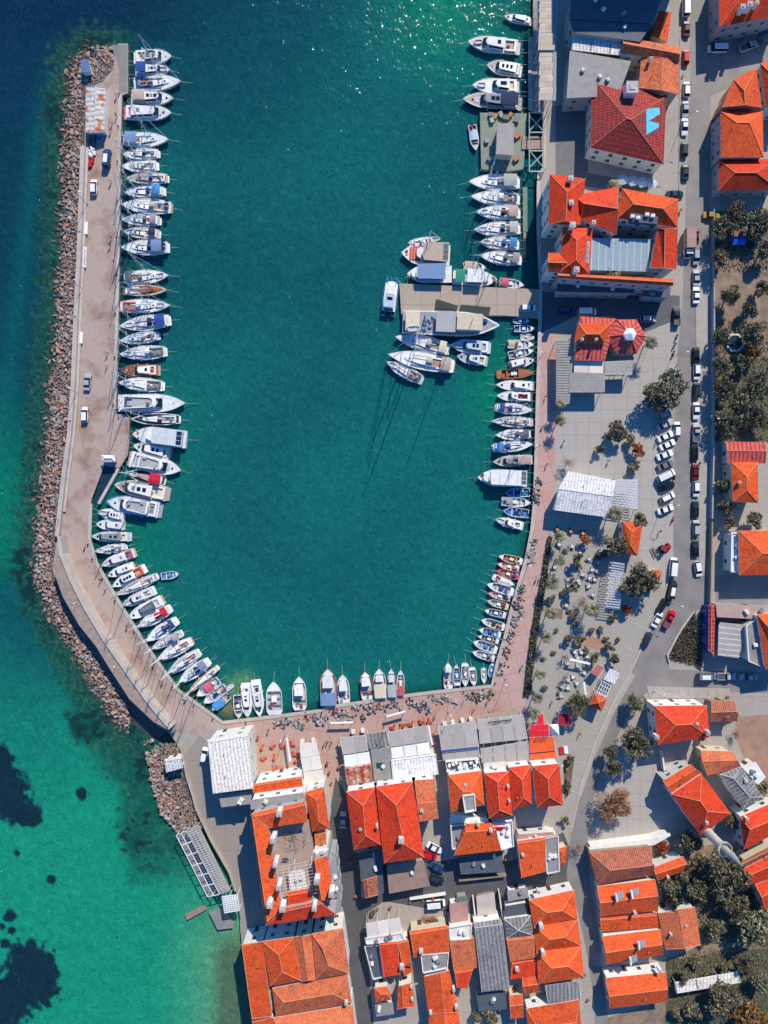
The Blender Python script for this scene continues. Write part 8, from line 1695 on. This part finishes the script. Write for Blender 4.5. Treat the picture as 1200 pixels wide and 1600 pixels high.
for x, y, n in ((552,1142,'left of two before the two panel awning'),(567,1140,'right of two before the two panel awning'),(473,1157,'left of two before the cream strip awning'),(490,1155,'right of two before the cream strip awning'),(694,1129,'first of four before the blue edged awning'),(707,1127,'second of four before the blue edged awning'),(722,1124,'third of four before the blue edged awning'),(735,1122,'fourth of four before the blue edged awning'),(400,1202,'beside the huge cream shed')):
    p = P(x, y); place(CB, (p.x, p.y, .01), R(10), 'white serving cabinet, ' + n, 'white serving cabinets', None, (224, 224, 220))
p = P(536, 1147); 
def bar(label, a, b_): 
    A, B_ = P(*a, 2.4), P(*b_, 2.4); t = thing('awning_cassette', label, 'awning', (A.x, A.y, 0)); MB().tube(A, B_, .3, n=8).build('cassette', A_WHITE, t, (A.x, A.y, 0)); mb = MB()
    for q in (A, B_): mb.tube((q.x, q.y, 0), q, .07)
    mb.build('post', ALU, t, (A.x, A.y, 0))
for lab, a, b_ in (('long white rolled awning among the orange terrace tables', (448,1154), (453,1190)), ('white rolled awning along the cream shed wall', (391,1160), (395,1196)), ('white rolled awning right of the three panel awning', (669,1134), (675,1164)), ('white rolled net beam among the net heaps, west', (516,1130), (551,1129)), ('white rolled net beam among the net heaps, east', (604,1120), (633,1112))): bar(lab, a, b_)
# lamps and poles
def lamp():
    t = thing('street_lamp', '', 'street lamp'); MB().lathe([(.14, 0), (.12, .4), (.06, .5), (.045, 7.6)], 8).build('post', CHROME, t); MB().tube((0, 0, 7.6), (1.2, 0, 7.9), .04, .035).build('arm', CHROME, t); MB().box(.9, 1.5, -.12, .12, 7.84, 7.94).build('lamp_head', LAMPG, t); return remember(t)
LP = lamp()
for i, (x, y, a, n) in enumerate(((137,320,0,'beside the white car'),(130,452,0,'near the mole middle'),(122,614,0,'by the grey saloon'),(96,812,20,'at the mole bend'),(130,940,30,'below the mole bend'),(190,1035,30,'near the lower mole'),(843,560,180,'by the grey pergola strip'),(836,700,180,'beside the tan cabin boat'),(835,770,180,'by the blue boats'),(826,880,180,'above the red fishing boats'),(812,960,180,'at the cream fishing boats'),(790,1060,170,'at the quay corner'),(1048,560,0,'under the big tree kerb'),(1034,790,0,'at the last angled bay'),(1108,660,180,'on the garden wall'),(1040,940,-10,'arching over the curve'),(1020,1080,90,'at the road fork'),(700,1112,90,'before the blue edged awning'),(600,1135,90,'before the ribbed metal awning'),(445,1150,90,'at the orange terrace tables'),(860,1180,0,'by the lower orange awning'),(1062,200,0,'level with the blue tarpaulin'))):
    p = P(x, y); place(LP, (p.x, p.y, .02), R(a), 'tall grey street lamp ' + n, 'street lamps')
def bollard():
    t = thing('mooring_bollard', '', 'bollard'); MB().lathe([(.16, 0), (.13, .12), (.12, .3), (.22, .38), (.2, .46), (.02, .5)], 10).build('post', plain('black_iron', (40, 42, 44), rough=.5), t); return remember(t)
BL = bollard()
for i in range(34):
    k = 4 + i * .82; q0 = QUAY[3:9] + QUAY[17:33]; j = int(i * (len(q0) - 1) / 34); f = i * (len(q0) - 1) / 34 - j
    a, b_ = q0[j], q0[j + 1]
    if j == 5: continue
    x, y = a[0] + (b_[0] - a[0]) * f, a[1] + (b_[1] - a[1]) * f; d = Vector((b_[0] - a[0], b_[1] - a[1])).normalized(); side = Vector((-d.y, d.x)); w = 4.2
    c = (x + side.x * w, y + side.y * w)
    if not pip(c[0], c[1], LAND): c = (x - side.x * w, y - side.y * w)
    p = P(*c); place(BL, (p.x, p.y, .17), 0, 'black iron mooring bollard on the quay edge', 'mooring bollards')
# fishing nets on the quays
NETC = ['t', 'g', 'bw', 's', 'bg', 'gr', 'o', 'dg', 'c', 'b', 'p']
NT = [(432,1128,'t'),(441,1131,'dg'),(450,1127,'s'),(463,1130,'s'),(469,1133,'gr'),(478,1119,'o'),(492,1122,'g'),(499,1129,'b'),(508,1120,'gg'),(524,1112,'p'),(530,1118,'b'),(540,1114,'t'),(548,1120,'c'),(534,1125,'s'),(556,1105,'t'),(569,1104,'t'),(567,1122,'dg'),(578,1112,'t'),(587,1108,'bw'),(577,1102,'c'),(600,1105,'t'),(612,1101,'g'),(621,1103,'g'),(640,1098,'o'),(648,1102,'t'),(655,1107,'dg'),(664,1100,'b'),(668,1108,'bg'),(678,1092,'t'),(690,1094,'g'),(700,1090,'c'),(711,1097,'gg'),(732,1088,'g'),(742,1090,'bw'),(748,1091,'k'),(757,1086,'t'),(764,1086,'k'),
      (779,1052,'c'),(784,1040,'t'),(789,1023,'bw'),(792,1016,'o'),(796,1000,'c'),(799,990,'c'),(803,975,'s'),(807,965,'w'),(812,952,'c'),(806,947,'b'),(811,935,'p'),(814,925,'gr'),(817,918,'g'),(828,868,'c'),(829,876,'c'),(831,860,'s'),(834,849,'t'),(838,773,'bw'),(838,762,'s'),(840,753,'dg'),(839,783,'g')]
r_ = random.Random(19)
for i, (x, y, c) in enumerate(NT):
    p = P(x, y); mb = MB()
    for k in range(r_.randint(14, 24)):
        dx, dy, q = r_.gauss(0, .55), r_.gauss(0, .5), r_.uniform(.1, .45); mb.lathe([(q, 0), (q * .92, q * .4), (q * .6, q * .75), (.02, q * .85)], 7, (dx, dy, r_.uniform(0, .15)), r_.choice((0, 0, 0, 1, 2)))
    ps = (' on the south quay' if x < 770 else ' on the promenade edge'); nm = {'t': 'tan', 'g': 'grey', 'bw': 'brown', 's': 'silver grey', 'bg': 'slate blue', 'gr': 'green', 'o': 'orange', 'dg': 'charcoal', 'c': 'cream', 'b': 'blue', 'p': 'pinkish', 'gg': 'pale grey', 'k': 'black', 'w': 'white'}[c]
    o = mb.build('net_heap', [plain('net_' + c, tuple(int(v * .6 + 58) for v in CANV[c]), rough=.95, var=.5, scale=2.5, fine=9, bump=.8), plain('net_pale', (196, 186, 170), var=.4, fine=9), plain('net_dark', (62, 66, 62), var=.4, fine=9)], None, loc=(p.x, p.y, .012), rotz=r_.uniform(0, 6), smooth=True)
    tag(o, nm + ' heap of fishing nets' + ps, 'fishing nets', 'net heaps, ' + nm + ps)
pot = thing('flower_pot', '', 'flower pot'); MB().lathe([(.16, 0), (.24, .42), (.27, .45), (.2, .46)], 10).build('pot', plain('terracotta_pot', (176, 96, 66)), pot); link('plant', TREES['s'][0].children[1].data if len(TREES['s'][0].children) > 1 else TREES['s'][0].children[0].data, pot).scale = (.4, .4, .5); pot.children[1].location = (0, 0, .2); remember(pot)
for i, (x, y) in enumerate(((527,1165),(528,1180),(530,1196),(533,1212),(535,1228),(512,1190),(515,1205),(518,1222),(548,1345),(556,1398),(700,1345),(790,1340),(885,1200),(886,1215),(888,1236),(822,1128),(826,1140),(676,1146),(678,1160),(404,1150),(410,1208),(640,1408),(660,1405),(676,1402),(590,1418),(610,1415),(905,1470),(912,1520),(918,1560),(1018,1104),(1016,1130),(1118,1090),(1135,1088),(1066,120),(1066,150),(1062,330),(1062,400))):
    p = P(x, y); s_ = rng.uniform(.9, 1.7); place(pot, (p.x, p.y, .016), rng.uniform(0, 6), 'terracotta flower pot with a small green plant against a town wall', 'flower pots', s_)
# solar water heaters and roof gear
def heater():
    t = thing('solar_water_heater', '', 'solar heater'); MB().loft([(-.9, -1.0, .1), (.9, -1.0, .1), (.9, .9, 1.1), (-.9, .9, 1.1)], [(-.9, -1.04, .18), (.9, -1.04, .18), (.9, .86, 1.18), (-.9, .86, 1.18)]).build('panel', plain('pale_collector', (150, 158, 164), rough=.25), t)
    MB().tube((-1.0, 1.1, 1.3), (1.0, 1.1, 1.3), .3, n=12).build('tank', W_WHITE, t); mb = MB()
    for sx in (-.8, .8): mb.tube((sx, 1.0, -1.2), (sx, 1.0, 1.2), .04); mb.tube((sx, -.9, -1.0), (sx, -.9, .1), .04)
    mb.build('stand', METAL, t); return remember(t)
HT = heater()
for x, y, z, a, lab in ((967,1397,6.2,100,'solar heater on the gabled house, western one'),(991,1392,6.2,100,'solar heater on the gabled house, eastern one'),(1002,1472,6.0,95,'solar heater behind the ridge of the second gabled house'),(989,1496,5.6,95,'solar heater at the south eave of the second gabled house')):
    p = P(x, y, z); place(HT, (p.x, p.y, z), R(a), lab, 'solar water heaters')
for x, y, lab in ((719,1200,'white cylinder tank, left, on the grey service roof'),(727,1197,'larger white tank, right, on the grey service roof')):
    p = P(x, y, 5.5); t = thing('water_tank', lab, 'water tank', (p.x, p.y, 4.762)); MB().lathe([(.7, 0), (.72, 1.0), (.5, 1.25), (.1, 1.3)], 14).build('drum', W_WHITE, t); MB().lathe([(.15, 1.3), (.15, 1.38), (.02, 1.4)], 8).build('lid', METAL, t)
r_ = random.Random(12)
for x, y in ((702,1196),(708,1194),(713,1192),(736,1192),(742,1196),(700,1204),(710,1205),(738,1203),(745,1190)):
    p = P(x, y, 5.2); t = thing('roof_vent', 'small grey vent box on the grey service roof', 'vent', (p.x, p.y, 4.762), r_.uniform(0, 3), 'vents on the grey service roof'); MB().box(-.4, .4, -.3, .3, 0, .5).build('box', METAL, t); MB().box(-.45, .45, -.35, .35, .501, .58).build('hood', W_WHITE, t)
for x, y, z, lab in ((641,1506,6.2,'grey satellite dish on the orange roof beside the red ribbed one'),(446,1342,12.2,'satellite dish on the courtyard terrace')):
    p = P(x, y, z); t = thing('satellite_dish', lab, 'satellite dish', (p.x, p.y, z - 1.2)); o = MB().lathe([(.02, 0), (.5, .08), (.85, .25), (.9, .3)], 16).build('dish', METAL, t, loc=(0, 0, 1.0)); o.rotation_euler = (R(35), 0, 0); MB().tube((0, 0, -.6), (0, 0, 1.0), .05).build('mast', METAL, t)
mb = MB(); c = P(462, 1312, 11.2)
for k in range(70):
    x, y = r_.uniform(444, 476), r_.uniform(1297, 1330); p = P(x, y, 11.2) + Vector((0, 0, r_.uniform(.0, .8))); d = Vector((r_.uniform(-1, 1), r_.uniform(-1, 1), r_.uniform(-.3, .3))); mb.tube(p, p + d * r_.uniform(.6, 1.5), .05, .02, 4)
tag(mb.build('brushwood_heap', BARK, None, c, loc=c), 'tangled heap of grey dead vines on the courtyard terrace', 'brushwood')
t = thing('terrace_bench', 'red sofa on the white roof terrace', 'sofa', P(779, 1294, 5.2)); t.location.z = 5.162; MB().box(-1.6, 1.6, -.4, .4, 0, .4).build('seat', A_RED, t); MB().box(-1.6, 1.6, .3, .5, .4, .85).build('backrest', A_RED, t)
for x, y, a, lab in ((806,1183,15,'red and white striped stall boxes beside the orange awning'),): pass
for x, y, lab, c in ((878,1173,'white and red upright display board beside the orange awnings', A_RED),(884,1172,'white display board beside the red one', A_WHITE)):
    p = P(x, y, .5); t = thing('display_board', lab, 'board', (p.x, p.y, .01), R(8)); MB().box(-.6, .6, -1.0, 1.0, .3, .4).build('board', c, t); mb = MB()
    for sx in (-.5, .5):
        for sy in (-.9, .9): mb.tube((sx, sy, 0), (sx, sy, .3), .03)
    mb.build('leg', METAL, t)
# ------------------------------------------------------------------ people
def skin_mesh(bones, extra=()):
    """one continuous skinned surface from joints: {name: (pos, radius, parent)}"""
    bm = bmesh.new(); lay = bm.verts.layers.skin.verify(); vv = {}
    for k, (p, r, par) in bones.items():
        v = bm.verts.new(p); v[lay].radius = (r, r); vv[k] = v
        if par: bm.edges.new((vv[par], v))
        else: v[lay].use_root = True
    me = bpy.data.meshes.new('body_rig'); bm.to_mesh(me); bm.free(); o = bpy.data.objects.new('body_rig', me); COL.objects.link(o)
    o.modifiers.new('skin', 'SKIN'); m = o.modifiers.new('sub', 'SUBSURF'); m.levels = 1
    dg = bpy.context.evaluated_depsgraph_get(); me2 = bpy.data.meshes.new_from_object(o.evaluated_get(dg)); bpy.data.objects.remove(o); return me2
def human(pose):
    st, ar, sit = pose; B = {}
    B['pel'] = ((0, 0, .95 if not sit else .55), .15, None); z = 0 if not sit else -.40
    B['waist'] = ((.01, 0, 1.12 + z), .135, 'pel'); B['chest'] = ((.0, 0, 1.34 + z), .16, 'waist'); B['neck'] = ((.0, 0, 1.50 + z), .06, 'chest'); B['jaw'] = ((.03, 0, 1.58 + z), .085, 'neck'); B['head'] = ((.01, 0, 1.67 + z), .105, 'jaw'); B['crown'] = ((.0, 0, 1.73 + z), .07, 'head')
    for s, nm in ((1, 'l'), (-1, 'r')):
        k = st * s
        if sit: hip, kn, an, to = (.06, .1 * s, .53), (.45, .11 * s, .5), (.47, .11 * s, .1), (.62, .12 * s, .04)
        else: hip, kn, an, to = (0, .1 * s, .88), (.05 + .18 * k, .1 * s, .5), (-.02 + .30 * k, .1 * s, .1 + .04 * max(0, -k)), (.14 + .30 * k, .11 * s, .04)
        B['hip' + nm] = (hip, .105, 'pel'); B['kn' + nm] = (kn, .065, 'hip' + nm); B['an' + nm] = (an, .042, 'kn' + nm); B['to' + nm] = (to, .04, 'an' + nm)
        j = -ar * s
        B['sh' + nm] = ((0, .19 * s, 1.42 + z), .07, 'chest'); B['el' + nm] = ((-.02 + .12 * j, .25 * s, 1.15 + z), .045, 'sh' + nm); B['wr' + nm] = ((.06 + .24 * j + (.1 if sit else 0), .25 * s, .92 + z), .03, 'el' + nm); B['ha' + nm] = ((.08 + .26 * j + (.12 if sit else 0), .25 * s, .84 + z), .036, 'wr' + nm)
        h = Vector(B['ha' + nm][0])
        for f in range(4): 
            a = h + Vector((.02 * (f - 1.5), .0, -.04)); b_ = a + Vector((.008 * (f - 1.5), -.012 * s, -.05 - .008 * (1 if f in (1, 2) else 0))); c = b_ + Vector((.004, -.02 * s, -.03))
            B['f%d' % f + nm] = (tuple(a), .010, 'ha' + nm); B['g%d' % f + nm] = (tuple(b_), .009, 'f%d' % f + nm); B['h%d' % f + nm] = (tuple(c), .008, 'g%d' % f + nm)
        B['th' + nm] = (tuple(h + Vector((.045, -.01 * s, -.01))), .011, 'ha' + nm); B['ti' + nm] = (tuple(h + Vector((.065, -.015 * s, -.05))), .009, 'th' + nm)
    B['nose'] = ((.13, 0, 1.645 + z), .016, 'jaw')
    me = skin_mesh(B)
    for m in (SKIN, OBJ_M, plain('dark_trousers', (52, 58, 72), rough=.85, var=.2), BLACK): me.materials.append(m)
    for f in me.polygons:
        c = f.center; zz = c.z - z; arm = abs(c.y) > .205 and c.z > .5
        if sit: f.material_index = 0 if zz > 1.5 or (arm and zz < 1.08) else (1 if zz > 1.02 and c.x < .3 or arm else (3 if c.z < .12 else 2))
        else: f.material_index = 0 if zz > 1.5 or (arm and zz < 1.08) else (1 if zz > .98 or arm else (3 if zz < .10 else 2))
    t = thing('person', '', 'person'); o = link('body', me, t); o['tint'] = 1
    mb = MB(); mb.lathe([(.10, 0), (.118, .05), (.10, .11), (.04, .15), (.005, .155)], 12, (-.018, 0, 1.655 + z)); mb.build('hair', HAIRM, t, smooth=True)
    for s in (1, -1): MB().lathe([(.004, -.008), (.011, 0), (.004, .008)], 6, (.108, .035 * s, 1.675 + z)).build('eye', BLACK, t)
    return remember(t)
POSES = [human((0, .1, 0)), human((.9, .8, 0)), human((-.7, -.7, 0))]
SIT = human((0, 0, 1))
PC = {'white': (226,226,222), 'black': (36,38,42), 'red': (196,30,40), 'blue': (50,84,150), 'green': (40,110,84), 'tan': (186,160,126), 'pink': (208,120,130), 'grey': (130,134,138), 'orange': (222,100,40), 'navy': (36,46,80)}
PEO = [(183,150,0,'white','near the blue tank at the mole tip'),(176,193,1,'white','walking past the rust stained shed'),(174,205,2,'tan','walking behind the shed walker'),(183,182,0,'black','at the edge by the biggest red decked cruiser'),(174,285,1,'white','walking beside the small sloops'),(175,372,1,'white','among the mast shadows'),(173,384,2,'grey','behind another walker among the mast shadows'),(169,552,1,'tan','walking past the orange varnished boat'),(168,572,2,'white','second walker past the orange varnished boat'),
(134,852,1,'white','walking at the mole bend'),(158,905,0,'red','at the quay edge below the mole bend'),(166,919,1,'white','beside the person in red below the bend'),(200,977,1,'green','at the quay edge by the red covered sloop'),(241,1036,1,'green','on the lower mole amid mast shadows'),(255,1064,2,'red','beside the red beam on the lower mole'),(291,1090,1,'white','near the slender orange trimmed boat'),
(838,903,1,'white','one of a pair on the promenade'),(843,903,2,'pink','second of the pair on the promenade'),(854,725,1,'red','by the white hall corner of the promenade'),(848,665,2,'white','walking in the pergola shade'),(852,620,1,'grey','on the promenade by the pergola strip'),(420,1140,1,'black','crossing the quay by the cream shed'),(507,1160,0,'red','in the passage beside the cream awning'),(512,1158,1,'black','behind the person in red in the passage'),(518,1159,2,'black','last of three in the passage'),
(680,1116,1,'tan','walking before the three panel awning'),(724,1094,0,'white','at the foot of the lamp on the south quay'),(740,1108,1,'black','bending over nets on the south quay'),(762,1094,2,'red','by the black net heap at the quay corner'),(826,1025,1,'blue','by the hedge on the promenade'),(815,1040,2,'navy','at the promenade beside the hedge end'),(790,1010,0,'orange','mending nets by the orange heap'),(1030,830,1,'navy','on the pavement by the empty bays'),(1084,985,1,'white','crossing near the flower hedge'),
(896,1130,1,'orange','near the wine red canopy'),(905,1145,2,'black','on the pavement below the pyramid kiosk'),(541,1208,0,'red','under the rusty roof at the alley corner'),(862,1095,0,'white','among palms at the southern tea garden'),(1057,570,0,'white','beside the scooters'),(930,700,1,'tan','in the plaza near the round bush'),(880,690,2,'black','on the plaza near the white hall'),(950,720,1,'blue','strolling across the plaza'),(1025,690,1,'white','beside the parked angled cars')]
r_ = random.Random(21)
for x, y, k, c, lab in PEO:
    p = P(x, y); place(POSES[k], (p.x, p.y, .02), r_.uniform(0, 6.28), 'person in %s top %s' % (c, lab), 'people on the quays', None, PC[c])
for i in range(0, len(ws), 3):
    x, y = ws[i]; p = P(x, y); c = list(PC)[i % 10]; a = r_.uniform(0, 6.28)
    place(SIT, (p.x + .95 * math.cos(a), p.y + .95 * math.sin(a), .0), a + math.pi, 'person in %s top seated at the %s tea garden table from the white hall' % (c, nth(i + 1)), 'people seated in the tea garden', None, PC[c])
bpy.context.view_layer.update()
